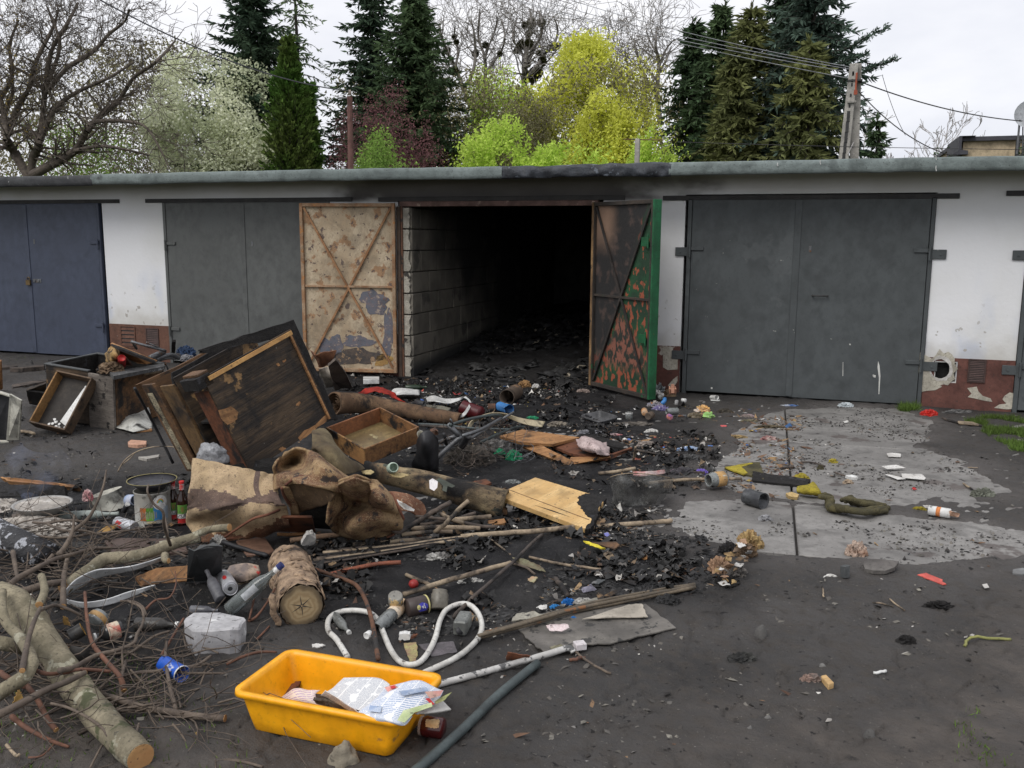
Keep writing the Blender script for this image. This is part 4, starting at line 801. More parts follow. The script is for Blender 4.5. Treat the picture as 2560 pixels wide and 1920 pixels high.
mb = MB(); mb.add([Yp('T3',1740,995,YH-.3),Yp('T3',1810,962,YH-.3),Yp('T3',1852,968,YH-.3),Yp('T3',1852,992,YH-.3),Yp('T3',1740,995,YH+1.5),Yp('T3',1810,962,YH+1.5),Yp('T3',1852,968,YH+1.5),Yp('T3',1852,992,YH+1.5)],[(0,1,2,3),(7,6,5,4),(0,4,5,1),(1,5,6,2),(2,6,7,3),(3,7,4,0)]); mb.build('porch_roof',m_hr,hs_)
p = Yp('T3',2175,905,YH-.3); mb = MB(); mb.tube([p+Vector((0,0,-.6)),p+Vector((0,0,.08))],.05,8); mb.build('vent_pipe',m_dark,hs_)
sd = thing('satellite_dish','grey satellite dish on a thin mast at the right picture edge','satellite dish',Yp('T3',2190,980,13.3))
p = Yp('T3',2185,780,13.3); mb = MB(); mb.tube([Yp('T3',2165,990,13.3),Yp('T3',2185,770,13.3)],.022,6); mb.tube([Yp('T3',2203,990,13.4),Yp('T3',2205,800,13.3)],.014,6)
for z in (.25,.6): mb.tube([Yp('T3',2165,990,13.3)+Vector((.02,0,z)),Yp('T3',2203,990,13.4)+Vector((0,0,z))],.01,5)
mb.build('mast',m_steel,sd)
mb = MB(); mb.lathe([(0,.001),(.01,.11),(.04,.23),(.07,.30)],22); mb.lathe([(.071,.30),(.042,.225),(.013,.11),(.003,.001)],22)
c_ = Yp('T3',2250,735,13.3); mb.build('dish',M('grey dish',(.45,.47,.50),(.38,.4,.42),4,.4,0),sd,axisframe(c_,c_+Vector((-.25,-1,.1))),smooth=True)

# ================================================================ BUILDERS FOR THE LITTER ------------------------------------------
FW = radians(0)
def dist(c,x,y,z=0.): return (Z(c,x,y,z)-CAM).dot(RC @ Vector((0,0,-1)))
def rad(c,x,y,pxr,z=0.): return pxr*CR[c][2]/FPX*dist(c,x,y,z)
def xy(c,L_,z=.012): return [Z(c,p[0],p[1],p[2] if len(p) > 2 else z) for p in L_]
def fin(o,label,cat,group=None,parent=None):
    if parent is None: tag(o,label,cat,group)
    return o
def slab(name,label,cat,mat,c,P,th=.02,rag=0,seed=1,parent=None,group=None,sub=6,raw=None):
    """board with an outline given on its own tilted plane, real thickness, optional ragged burnt edge"""
    W = raw or xy(c,P); x = (W[1]-W[0]).normalized(); nr_ = Vector((0,0,0))
    for i in range(len(W)): nr_ += W[i].cross(W[(i+1) % len(W)])
    nr_ = (nr_ - Vector((0,0,0))).normalized(); cen = sum(W,Vector())/len(W)
    if nr_.dot(CAM-cen) < 0: nr_ = -nr_
    Mx = frame(W[0],x,nr_); Mi = Mx.inverted(); Lc = [Mi @ w for w in W]; r = random.Random(seed); O = []
    if rag:
        for i in range(len(Lc)):
            a,b = Lc[i],Lc[(i+1) % len(Lc)]; d = (b-a); nn_ = Vector((-d.y,d.x,0)).normalized()
            for k in range(sub): O.append(a+d*(k/sub)+nn_*(r.uniform(-1,1)*rag if k else 0)+Vector((0,0,r.uniform(-1,1)*rag*.15)))
    else: O = Lc
    n = len(O); cz = sum(O,Vector())/n; mb = MB()
    mb.add([o for o in O]+[o+Vector((0,0,-th)) for o in O],[(i,(i+1)%n+0,(i+1)%n+n,i+n)[::-1] for i in range(n)]+[tuple(range(n)),tuple(range(2*n-1,n-1,-1))])
    return fin(mb.build(name,mat,parent,Mx,bevel=min(.003,th*.2) if not rag else 0),label,cat,group,parent)
def tubes(name,label,cat,mat,c,P,r,n=8,sm=4,parent=None,group=None,wob=0,seed=0):
    W = xy(c,P,.02); W = spline(W,sm) if len(W) > 2 else ([W[0].lerp(W[1],i/6) for i in range(7)] if wob else W); rr = random.Random(seed)
    if wob: W = [w+Vector((rr.uniform(-wob,wob),rr.uniform(-wob,wob),rr.uniform(-wob,wob)*.5)) for w in W]
    R = [r[0]+(r[1]-r[0])*i/(len(W)-1) for i in range(len(W))] if isinstance(r,tuple) else r
    o0 = W[0].copy(); mb = MB(); mb.tube([w-o0 for w in W],R,n)
    return fin(mb.build(name,mat,parent,Matrix.Translation(o0),smooth=True),label,cat,group,parent)
PR = dict(bottle=[(0,.0),(0,.88),(.02,1),(.56,1),(.66,.8),(.74,.48),(.80,.38),(.96,.36),(.965,.42),(1,.42),(1,.3),(.9,.28)],
 can=[(0,0),(0,.80),(.05,1),(.93,1),(.985,.88),(1,.86),(.985,.82),(.975,0)],open=[(0,0),(0,1),(.03,1.02),(.05,1),(.94,1),(.97,1.03),(1,1.03),(1,.97),(.04,.95),(.04,0)],
 jar=[(0,0),(0,.88),(.05,1),(.76,1),(.85,.88),(.88,.86),(.99,.86),(1,.84),(1,.72),(.86,.74),(.75,.9),(.06,.9),(.05,0)],pot=[(0,0),(0,.88),(.08,1),(.92,1.0),(.97,1.07),(1,1.05),(.98,.98),(.10,.94),(.09,0)],
 bowl=[(0,0),(0,.62),(.15,.72),(.9,.97),(1,1.02),(.97,.93),(.2,.66),(.15,0)],plate=[(0,0),(0,.5),(.3,.6),(1,1),(.9,.98),(.25,.55),(.2,0)],stump=[(0,0),(0,1.02),(.3,.98),(1,1),(1,0)])
def lathe(kind,name,label,cat,mat,c,p0,p1,pxr,stand=False,squash=1.,bands=(),cap=None,n=22,parent=None,z=None,group=None,body='body',dent=0,seed=0,Y=None,tilt=(0,0)):
    R = rad(c,p0[0],p0[1],pxr)
    if Y is not None: A_ = Yp(c,p0[0],p0[1],Y); B_ = Yp(c,p1[0],p1[1],Y); B_ = A_+Vector((tilt[0],tilt[1],1)).normalized()*(B_-A_).length; R = pxr*CR[c][2]/FPX*(A_-CAM).dot(RC @ Vector((0,0,-1)))
    elif stand:
        A_ = Z(c,*p0) if len(p0) > 2 else Z(c,p0[0],p0[1],.0); B_ = Yp(c,p1[0],p1[1],A_.y)
    else:
        zz = R*.97 if z is None else z; A_ = Z(c,p0[0],p0[1],p0[2] if len(p0) > 2 else zz); B_ = Z(c,p1[0],p1[1],p1[2] if len(p1) > 2 else zz)
    Mx = axisframe(A_,B_); h = (B_-A_).length; rt = thing(name,label,cat,A_,group) if parent is None else parent
    mb = MB(); prof = [(t*h,q*R) for t,q in PR[kind]]; mb.lathe(prof,n)
    if dent:
        rr = random.Random(seed); mb.v = [tuple(Vector(v)*(1-dent*max(0,noise.noise(Vector(v)/R*1.1+Vector((seed,0,0))))*1.6)) for v in mb.v]
    o = mb.build(body,mat,rt,Mx,smooth=True)
    for t0,t1,mt,nm in bands:
        b = MB(); b.lathe([(t0*h,R*1.004),(t0*h+.0003,R*1.018),(t1*h-.0003,R*1.018),(t1*h,R*1.004)],n); b.build(nm,mt,rt,Mx,smooth=True)
    if cap:
        b = MB(); t0,q,mt = cap; b.lathe([(t0*h,0),(t0*h,q*R),(1.01*h,q*R),(1.01*h,0)],n); b.build('cap',mt,rt,Mx)
    return rt,Mx,R,h
def patch(name,label,cat,mat,c,rows,amp=.006,ns_=14,div=6,thick=0.,parent=None,seed=0,group=None,raw=None,fr=9.,smooth=True,mf=None,cr=0):
    """cloth, carpet or paper from a net of surveyed points, smoothly interpolated, creased by noise"""
    Wr = raw or [xy(c,r) for r in rows]; Wr = [spline(r,div) if len(r) > 1 else r for r in Wr]; m = len(Wr[0])
    cols = [spline([r[i] for r in Wr],div) for i in range(m)]; k = len(cols[0]); o0 = cols[0][0].copy(); V = []
    for i in range(m):
        for j in range(k):
            p = cols[i][j]; a = cols[min(i+1,m-1)][j]-cols[max(i-1,0)][j]; b = cols[i][min(j+1,k-1)]-cols[i][max(j-1,0)]; nv = a.cross(b)
            nv = nv.normalized() if nv.length > 1e-9 else Vector((0,0,1)); q = (noise.noise(p*fr+Vector((seed,0,0))) if not cr else (.35-abs(noise.noise(Vector((i/m*fr*1.0+j/k*1.4,j/k*fr*.7,seed))))*1.6)*1.2)*amp+noise.noise(p*fr*2.7+Vector((seed,7,0)))*amp*.4
            V.append(p+nv*q-o0)
    I = np.arange(m*k).reshape(m,k); F_ = np.stack([I[:-1,:-1],I[:-1,1:],I[1:,1:],I[1:,:-1]],-1).reshape(-1,4)
    o = np_mesh(name,np.array(V),F_,mat,None,smooth); o.location = o0
    if mf: o.data.polygons.foreach_set('material_index',[mf(i/(m-1),j/(k-1)) for i in range(m-1) for j in range(k-1)])
    if thick: s = o.modifiers.new('s','SOLIDIFY'); s.thickness = thick; s.offset = 0
    if parent is not None: o.parent = parent; o.matrix_parent_inverse = wmat(parent).inverted()
    return fin(o,label,cat,group,parent)
def heap(name,label,cat,mat,c,x,y,rx,ry,h,amp=.35,seed=1,fr=2.5,rot=0,z0=0.,parent=None,group=None,sub=4,ridge=False):
    """crumpled lump: rx, ry in picture pixels across and metres deep ratio"""
    ctr = Z(c,x,y,z0); R = rad(c,x,y,rx); Ry = R*ry; import bmesh
    bm = bmesh.new(); bmesh.ops.create_icosphere(bm,subdivisions=sub,radius=1)
    for v in bm.verts:
        p = v.co.copy(); q = noise.noise(p*fr+Vector((seed*3.1,0,0)))+.5*noise.noise(p*fr*2.4+Vector((seed,9,0)))+.3*noise.noise(p*fr*5+Vector((seed,4,4)))
        if ridge: q = (1-abs(q)*2.2)*.6-.3
        p *= 1+amp*q; v.co = Vector((p.x*R,p.y*Ry,max(p.z,-.25)*h))
    me = bpy.data.meshes.new(name); bm.to_mesh(me); bm.free()
    o = link(name,me,parent,Matrix.Translation(ctr) @ Matrix.Rotation(rot+YAW,4,'Z'),mat,smooth=not ridge)
    return fin(o,label,cat,group,parent)
def fbox(Mx,a,b,name,mat,parent,bevel=.002,label=None):
    mb = MB(); mb.box(a,b); o = mb.build(name,mat,parent,Mx,bevel=bevel)
    if label: o['label'] = label
    return o
def FM(t,X,Y,Zv): return Matrix.Translation(t) @ Matrix((Vector(X).normalized(),Vector(Y).normalized(),Vector(Zv).normalized())).transposed().to_4x4()
def drawer(name,label,Mx,dims,th,mb_,ms,ml,cat='drawer',front=None,over=0):
    w,d,h = dims; t = thing(name,label,cat,Mx.translation)
    fbox(Mx,(th,th,.004),(w-th,d-th,.012),'bottom',mb_,t,0)
    fbox(Mx,(0,0,-over),(w,th,h),'front_panel',front or ms,t); fbox(Mx,(0,d-th,0),(w,d,h),'back_panel',ms,t)
    fbox(Mx,(0,th+.0003,0),(th,d-th-.0003,h-.002),'side_panel',ml,t); fbox(Mx,(w-th,th+.0003,0),(w,d-th-.0003,h-.002),'side_panel',ms,t); return t
# ---- materials of the litter
m_carp = M('patterned brown carpet',(.40,.27,.14),(.17,.08,.045),7,.97,.8,spots=((.40,.29,.17),.40,150),spots2=((.06,.045,.038),.30,14),detail=2,lo=.46,hi=.56,bscale=260)
m_carp2 = M('beige carpet pile',(.58,.43,.27),(.50,.37,.22),5,.97,.8,spots=((.26,.16,.10),.30,170),detail=2,bscale=260)
m_carp4 = M('brown grey carpet pile',(.20,.135,.105),(.15,.105,.09),5,.97,.8,spots=((.42,.31,.22),.24,170),detail=2,bscale=260)
m_carp5 = M('red brown carpet underside',(.20,.10,.055),(.13,.06,.035),5,.97,.8,spots=((.40,.28,.15),.26,150),detail=2,bscale=260)
m_carp3 = M('olive grey rug back',(.17,.135,.075),(.085,.06,.035),4,.97,.5,char=(.25,4))
m_roll = M('scorched jute roll',(.24,.15,.085),(.12,.07,.042),4,.95,.8,char=(.42,5),bscale=150,grime=.8)
m_rollg = M('cream rug with green leaf motif',(.48,.39,.23),(.22,.14,.08),3,.95,.8,spots=((.075,.085,.065),.26,5),char=(.47,3),bscale=150,grime=.8)
m_red = M('red cloth',(.48,.035,.02),(.20,.02,.014),9,.9,.7)
m_burg = M('burgundy plastic',(.11,.012,.016),(.07,.01,.012),6,.35,.1)
m_bluep2 = M('blue plastic',(.05,.22,.52),(.04,.15,.38),6,.5,.2,spots=((.08,.07,.06),.2,9))
m_blk = M('black rubber',(.022,.022,.025),(.04,.04,.043),9,.55,.3)
m_orange = M('orange yellow tray plastic',(.96,.44,.008),(.92,.39,.007),2,.38,.04,grime=.12,spots=((.42,.20,.04),.07,5),spec=.45)
m_hose = M('grubby white hose',(.66,.65,.61),(.55,.53,.49),6,.5,.1,spots=((.16,.145,.13),.22,16))
m_pipe = M('speckled white pipe',(.55,.54,.52),(.42,.41,.39),5,.55,.2,spots=((.10,.10,.10),.33,28))
m_ironpipe = M('grey green iron pipe',(.075,.095,.095),(.052,.065,.066),7,.5,.2,spots=((.13,.12,.10),.12,15))
m_stick = M('burnt pale stick',(.40,.32,.22),(.24,.18,.13),6,.85,.4,char=(.42,6))
m_stick2 = M('burnt dark stick',(.13,.10,.08),(.06,.05,.045),6,.85,.4,char=(.45,7))
m_rod = M('old bronze rod',(.16,.125,.085),(.085,.07,.052),5,.6,.2,spots=((.20,.09,.035),.25,7))
m_barkb = M('grey green smooth bark',(.30,.26,.18),(.17,.15,.10),9,.9,1.2,stretch=(1,1,.6),spots=((.34,.32,.24),.28,9),spots2=((.085,.09,.045),.16,5))
m_twig = M('brown twig bark',(.16,.125,.095),(.09,.07,.058),9,.85,.4)
m_twigr = M('reddish twig bark',(.20,.095,.06),(.12,.06,.042),9,.85,.3)
m_cut = M('fresh cut wood',(.56,.33,.14),(.42,.22,.09),8,.8,.3)
m_logb = M('flaky log bark',(.42,.30,.20),(.20,.135,.09),14,.95,1.6,spots=((.06,.042,.032),.3,14),detail=10,bscale=24)
m_coal = M('checked charcoal',(.02,.02,.022),(.04,.04,.044),12,.55,2.5,spots=((.36,.37,.40),.38,26),bscale=18)
m_ash = M('wood ash',(.50,.46,.41),(.30,.275,.25),7,.95,.9,spots=((.55,.53,.50),.25,13),spots2=((.05,.05,.05),.25,8))
m_alu = M('battered aluminium',(.62,.62,.64),(.45,.45,.47),9,.35,.15,metal=.7)
m_redp = M('red print',(.60,.03,.03),(.45,.03,.03),5,.5,0)
m_beer = M('brown beer glass',(.035,.014,.008),(.02,.01,.007),4,.12,0,spec=.6)
m_enam = M('sooty enamel',(.56,.55,.48),(.40,.38,.32),3,.35,.2,char=(.34,4))
m_cement = M('chalky grey cement',(.46,.455,.46),(.34,.335,.345),4,.95,.7,spots=((.62,.62,.61),.25,7))
m_slate = M('grey zinc sheet',(.085,.09,.092),(.055,.06,.062),4,.6,.2,spots=((.13,.13,.13),.25,10))
m_pvc = M('pale grey strip',(.80,.81,.81),(.66,.67,.67),3,.45,.1,char=(.12,4))
m_oldbook = M('brown scorched cardboard',(.22,.15,.09),(.12,.08,.05),8,.9,.6,char=(.35,6))
m_dsheet = M('grey brown lino sheet',(.19,.175,.155),(.12,.11,.10),3,.7,.3,spots=((.05,.048,.045),.32,14),spots2=((.30,.28,.25),.2,3))
m_film = M('smoky plastic film',(.22,.22,.21),(.10,.10,.095),4,.22,1.2,spots=((.55,.55,.52),.16,12),alpha=.42)
m_olive = M('olive cloth',(.105,.09,.04),(.055,.05,.028),9,.95,1.0)
m_sponge = M('mustard sponge',(.42,.34,.035),(.26,.21,.03),9,.95,1.0,char=(.22,5))
m_pink = M('grubby pink cloth',(.58,.47,.45),(.42,.32,.31),7,.95,.9,spots=((.14,.11,.10),.15,9))
m_green = M('green netting',(.03,.36,.16),(.02,.25,.12),12,.7,.9)
m_tin = M('rusty brown tin',(.13,.095,.07),(.075,.058,.045),7,.7,.4,spots=((.20,.12,.07),.3,8))
def printmat(name,paper,ink,scale=110,cover=.5,block=None,along=1):
    """columns of small print: flat lines on the sheet's own coordinates"""
    if name in _mc: return _mc[name]
    m = bpy.data.materials.new(name); m.use_nodes = True; t = m.node_tree; N = t.nodes; K = t.links.new; b = N['Principled BSDF']
    uv = N.new('ShaderNodeUVMap'); sx = N.new('ShaderNodeSeparateXYZ'); K(uv.outputs[0],sx.inputs[0])
    def mth(op,*a):
        x = N.new('ShaderNodeMath'); x.operation = op
        for i,v in enumerate(a):
            if isinstance(v,(int,float)): x.inputs[i].default_value = v
            else: K(v,x.inputs[i])
        return x.outputs[0]
    ln = mth('GREATER_THAN',mth('FRACT',mth('MULTIPLY',sx.outputs[1],scale)),.45)
    col = mth('GREATER_THAN',mth('FRACT',mth('MULTIPLY',sx.outputs[0],4.0)),.08)
    ns_ = N.new('ShaderNodeTexNoise'); mp_ = N.new('ShaderNodeMapping'); mp_.inputs['Scale'].default_value = (90,scale,1); K(uv.outputs[0],mp_.inputs[0]); K(mp_.outputs[0],ns_.inputs['Vector']); ns_.inputs['Scale'].default_value = 1
    wd_ = mth('GREATER_THAN',ns_.outputs['Fac'],.42)
    bl = N.new('ShaderNodeTexNoise'); bl.inputs['Scale'].default_value = 5; K(uv.outputs[0],bl.inputs['Vector']); par = mth('GREATER_THAN',bl.outputs['Fac'],.40)
    f = mth('MULTIPLY',mth('MULTIPLY',mth('MULTIPLY',ln,col),mth('MULTIPLY',wd_,par)),cover)
    x = N.new('ShaderNodeMix'); x.data_type = 'RGBA'; K(f,x.inputs[0]); x.inputs[6].default_value = (*paper,1); x.inputs[7].default_value = (*ink,1)
    K(x.outputs[2],b.inputs['Base Color']); b.inputs['Roughness'].default_value = .75; _mc[name] = m; return m
def adduv(o,nu,nv):
    me = o.data; uv = me.uv_layers.new(name='UVMap'); I = np.zeros(len(me.loops),dtype=np.int32); me.loops.foreach_get('vertex_index',I)
    uv.data.foreach_set('uv',np.stack([(I // nv)/(nu-1),(I % nv)/(nv-1)],-1).astype(np.float32).ravel())
# ================================================================ THE BIG THINGS -----------------------------------------------------
# charred chest of drawers lying on its corner
Mc = FM((-3.217,-4.993,.195),(.326,.878,.35),(-.901,.401,-.167),(-.287,-.261,.922)); W_,D_,H_ = .689,.851,.65
cab = thing('cabinet','big charred wooden cabinet lying tilted on its corner, pale strip along its top edge','cabinet',Mc.translation)
fbox(Mc,(0,0,0),(W_,.018,H_),'side_panel',m_char2,cab)
fbox(Mc,(.03,-.013,H_-.033),(W_-.01,-.0003,H_-.008),'edge_strip',M('pale unburnt strip',(.62,.36,.13),(.50,.27,.10),9,.7,.3,spots=((.10,.06,.03),.12,20)),cab,0)
fbox(Mc,(W_-.035,-.016,.01),(W_-.022,-.0003,H_-.035),'edge_strip',m_wood_o,cab,0)
fbox(Mc,(.01,.36,.01),(W_-.05,.378,H_+.02),'middle_panel',m_char2,cab)
fbox(Mc,(0,.80,0),(W_-.03,.818,H_),'side_panel',m_wood_b,cab)
fbox(Mc,(.02,.0183,0),(W_,.7997,.016),'bottom_panel',m_black,cab); fbox(Mc,(.03,.3785,.17),(W_-.06,.7995,.186),'shelf',m_black,cab); fbox(Mc,(.03,.0185,.33),(W_-.06,.3595,.346),'shelf',m_black,cab)
fbox(Mc,(-.002,.0183,.02),(.016,.19,H_-.09),'drawer_front',m_wood_r,cab); fbox(Mc,(-.012,.375,.0),(.004,.55,H_-.02),'drawer_front',M('scorched drawer front',(.16,.095,.04),(.075,.045,.025),4,.8,.5,char=(.45,4)),cab)
fbox(Mc,(-.006,.62,.0),(.01,.7997,H_),'drawer_front',m_wood_b,cab)
ps = fbox(Mc,(-.0105,.70,.02),(-.0063,.765,H_-.06),'perforated_strip',M('scorched cream steel strip',(.55,.48,.33),(.36,.30,.2),9,.6,.3,char=(.34,9)),cab,0)
rp_ = random.Random(4)
for i in range(46):
    for j in range(3):
        if rp_.random() < .25: continue
        z = .035+i*.0118; y = .710+j*.02; mb = MB(); mb.box((-.0115,y,z),(-.0107,y+.008,z+.0055)); mb.build('slot',m_blk,ps,Mc)
fbox(Mc,(-.05,.0,H_-.06),(.05,.19,H_+.012),'rail',m_black,cab); fbox(Mc,(-.015,.02,H_+.0125),(.06,.20,H_+.028),'rail',m_wood_b,cab)
tubes('leg',None,None,m_blk,'b',[(135,700,.62),(300,1010,.34),(490,1395,.03)],.010,parent=cab)
tubes('screw',None,None,m_steel,'b',[(350,660,.60),(480,662,.60)],.004,parent=cab)
def onplane(c,P,y): # points of the cabinet's own plane y = const
    nrm = Mc.to_3x3() @ Vector((0,1,0)); p0 = Mc @ Vector((0,y,0)); out_ = []
    for q in P: d = ray(c,*q); out_.append(CAM+d*((p0-CAM).dot(nrm)/d.dot(nrm)))
    return out_
slab('charred_board',None,None,m_black,None,None,.035,.006,3,parent=cab,raw=onplane('b',[(745,345),(1600,70),(2012,990),(1900,1010),(1540,230),(760,380)],.035),sub=9)
slab('charred_board',None,None,m_black,None,None,.02,.004,4,parent=cab,raw=onplane('b',[(480,560),(950,305),(960,470),(500,700)],.62),sub=5)
slab('charred_board',None,None,m_wood_b,None,None,.02,.004,5,parent=cab,raw=onplane('b',[(150,672),(700,430),(820,380),(640,470),(250,660)],.80),sub=5)
for P_,sd in (([(1640,1160),(1700,1090),(1800,1040),(1880,960),(1930,940),(1900,1010),(1820,1060),(1740,1130),(1660,1190)],3),([(905,905),(1020,870),(1090,925),(1080,985),(990,1040),(930,980)],4),([(1460,1265),(1500,1240),(1530,1262),(1490,1290)],5),([(1440,480),(1460,468),(1475,490),(1455,503)],6),([(1495,450),(1530,430),(1534,452),(1505,466)],7),([(1620,862),(1650,825),(1665,838),(1640,868)],8)):
    slab('peeled_patch',None,None,m_wood_o,None,None,.002,.0035,sd,parent=cab,raw=[p-(Mc.to_3x3() @ Vector((0,1,0)))*.0018 for p in onplane('b',P_,0)],sub=3)
# two wooden drawers
Md = FM((-3.106,-4.27,.231),(.886,-.425,-.186),(.456,.871,.184),(.084,-.248,.965))
dr = drawer('drawer','empty varnished wooden drawer beside the tilted cabinet, its front blistered by fire',Md,(.432,.458,.123),.012,M('stained drawer bottom',(.26,.19,.085),(.14,.095,.045),5,.45,.2,spots=((.36,.30,.16),.2,7)),
    wood('blistered drawer side',(.30,.15,.06),(.15,.075,.035),(.46,7)),wood('inner drawer side',(.30,.12,.05),(.20,.085,.04),(.15,6)),front=wood('blistered drawer front',(.44,.24,.09),(.30,.15,.06),(.52,9)))
Ml = FM((-6.069,-3.877,.05),(.986,.076,-.147),(.072,.603,.794),(.149,-.794,.589))
dl = drawer('drawer','small drawer standing on end at left with a white strip inside',Ml,(.347,.491,.104),.014,M('dark drawer bottom',(.05,.042,.035),(.03,.027,.025),5,.8,.2),wood('dark drawer edge',(.15,.095,.055),(.09,.06,.038),(.35,6)),wood('ochre drawer side',(.36,.20,.075),(.24,.13,.05),(.25,6)),over=.01)
mb = MB(); mb.add([(.20,.09,.0125),(.30,.05,.0125),(.315,.44,.0125),(.255,.44,.0125)],[(0,1,2,3)]); mb.add([(.20,.09,.0155),(.30,.05,.0155),(.315,.44,.0155),(.255,.44,.0155)],[(0,1,2,3)]); mb.build('white_strip',m_white,dl,Ml)
rp_ = random.Random(8)
for i in range(11):
    a,b = .10+rp_.random()*.2,.03+rp_.random()*.07; n = 6; mb = MB(); mb.add([(a+.018*cos(6.28*k/n)*rp_.uniform(.6,1.2),b+.014*sin(6.28*k/n)*rp_.uniform(.6,1.2),.0165+.0004*i) for k in range(n)],[tuple(range(n))]); mb.build('white_flake',m_white,dl,Ml)
# open charred chest behind it
Mt = FM((-6.264,-3.552,.06),(.997,-.015,-.077),(.018,.999,.039),(.077,-.04,.996)); w,d,h = .728,.591,.466
ch = thing('chest','open blackened wooden chest behind the small standing drawer','chest',Mt.translation)
fbox(Mt,(0,0,0),(w*.64,.02,h),'front_panel',m_char2,ch); fbox(Mt,(w*.6403,-.012,-.02),(w,.014,h-.01),'front_panel',M('crackled pale front panel',(.20,.175,.15),(.13,.11,.095),3,.8,.8,stretch=(1,1,5),spots=((.025,.022,.02),.28,6)),ch,label='crackled pale grey panel')
fbox(Mt,(0,d-.02,0),(w,d,h),'back_panel',m_black,ch); fbox(Mt,(0,.0203,0),(.02,d-.0203,h),'side_panel',m_black,ch); fbox(Mt,(w-.02,.0203,0),(w,d-.0203,h),'side_panel',m_wood_b,ch); fbox(Mt,(.02,.02,.1),(w-.02,d-.02,.12),'bottom',m_black,ch)
for a,b in (((-.01,-.01,h+.0003),(w*.64,.025,h+.012)),((-.01,d-.03,h+.0003),(w,d+.01,h+.012)),((-.01,.0253,h+.0003),(.02,d-.0303,h+.012))): fbox(Mt,a,b,'rim',m_slate,ch)
slab('board','dark box board leaning low beside the chest','board',m_char2,'a',[(290,860,.22),(500,780,.30),(500,1000,.06),(320,1000,.03)],.02,.003)
slab('board','lower side of a black box left of the chest','board',m_black,'a',[(285,860,.22),(500,890,.20),(505,1040,.02),(320,1005,.02)],.018,.003)
slab('plank','short dark plank on the ground, farther of two left of the chest','plank',m_stick2,'a',[(105,600,.06),(250,600,.06),(490,572,.06),(480,590,.06),(250,612,.06),(108,612,.06)],.05,0)
slab('plank','long dark batten on the ground, nearer one left of the chest','plank',m_stick2,'a',[(130,790,.03),(500,730,.03),(505,752,.03),(135,822,.03)],.03,0)
slab('plank','thin dark plank end cut by the left frame edge by the blue door','plank',m_stick2,'a',[(-40,570,.04),(190,575,.04),(195,590,.04),(-40,610,.04)],.04)
slab('orange_board','upright orange board cut off by the left frame edge','board',m_wood_o,'a',[(-60,530,.38),(8,540,.38),(22,850,.02),(-60,860,.02)],.02)
# pale drawer at the far left edge
pd_ = thing('plastic_box','soot streaked white plastic drawer standing at the left frame edge','drawer',Z('a',100,1400))
pp = lambda x,y,z: Z('a',x,y,z)
slab('side_panel',None,None,m_enam,'a',[(105,895,.40),(232,965,.37),(205,1400,.01),(65,1405,.01)],.012,0,parent=pd_)
slab('inner_panel',None,None,m_blk,'a',[(-120,885,.40),(100,905,.39),(60,1395,.012),(-120,1400,.012)],.004,0,parent=pd_)
slab('rim',None,None,m_enam,'a',[(-120,850,.42),(20,862,.42),(108,890,.41),(100,915,.40),(10,885,.41),(-120,880,.41)],.015,0,parent=pd_)
slab('rim',None,None,m_enam,'a',[(-120,1395,.03),(60,1395,.03),(100,1412,.02),(-120,1432,.02)],.015,0,parent=pd_)
tubes('bone_stick','pale knobbly stick lying behind the white drawer','stick',m_stick,'a',[(200,1298,.03),(300,1310,.03),(375,1330,.03)],.013,wob=.004)
# second broken box right of the chest, with scorched white panel under it
slab('board','dark brown panel between chest and cabinet','board',m_wood_b,'a',[(1250,700,.42),(1500,690,.42),(1560,1020,.12),(1380,1070,.10),(1260,1050,.10)],.02,.003)
slab('board','scorched grey batten lying across the chest corner','board',M('frost grey charred batten',(.10,.10,.10),(.05,.05,.05),9,.8,.8,spots=((.3,.3,.3),.25,12)),'a',[(1190,650,.50),(1790,560,.50),(1800,590,.50),(1240,700,.50)],.03,.003)
slab('board','short pale batten under the grey one','board',m_stick,'a',[(1560,640,.44),(1770,610,.44),(1790,630,.44),(1570,668,.44)],.02)
patch('metal_sheet','buckled white enamel sheet with burnt spots below the dark panel','metal sheet',M('burnt white enamel',(.60,.60,.56),(.45,.44,.40),5,.5,.5,char=(.40,7),spots=((.30,.15,.08),.12,6)),'a',[[(1250,1055,.14),(1420,1090,.10),(1620,1040,.13)],[(1255,1170,.05),(1450,1190,.08),(1650,1150,.05)],[(1260,1260,.02),(1450,1300,.03),(1660,1280,.015)]],.014,thick=.004)
slab('wood_scrap','orange wood scrap beneath the white sheet','wood scrap',m_wood_o,'a',[(1480,1270,.02),(1650,1262,.02),(1660,1290,.02),(1490,1305,.02)],.01,.003)
slab('wood_scrap','pale pink wood block alone on the ground left of the cabinet','wood scrap',M('pinkish wood',(.58,.34,.24),(.48,.26,.17),7,.8,.3),'a',[(1395,1415,.035),(1430,1393,.035),(1600,1405,.035),(1595,1440,.035),(1500,1450,.035),(1400,1438,.035)],.03)
slab('wood_scrap','grey white splinter on the ground below the cabinet leg','wood scrap',M('whitened splinter',(.40,.38,.34),(.28,.26,.24),8,.9,.4),'a',[(1510,1580,.03),(1600,1575,.03),(1740,1552,.03),(1730,1580,.03),(1600,1605,.03)],.02,.003)
tubes('thin_rod','thin pale springy rod arching left of the cabinet','rod',m_stick,'b',[(-20,1470,.01),(40,1370,.07),(150,1290,.13),(300,1245,.17),(450,1240,.18),(560,1260,.17),(655,1305,.15)],.004)
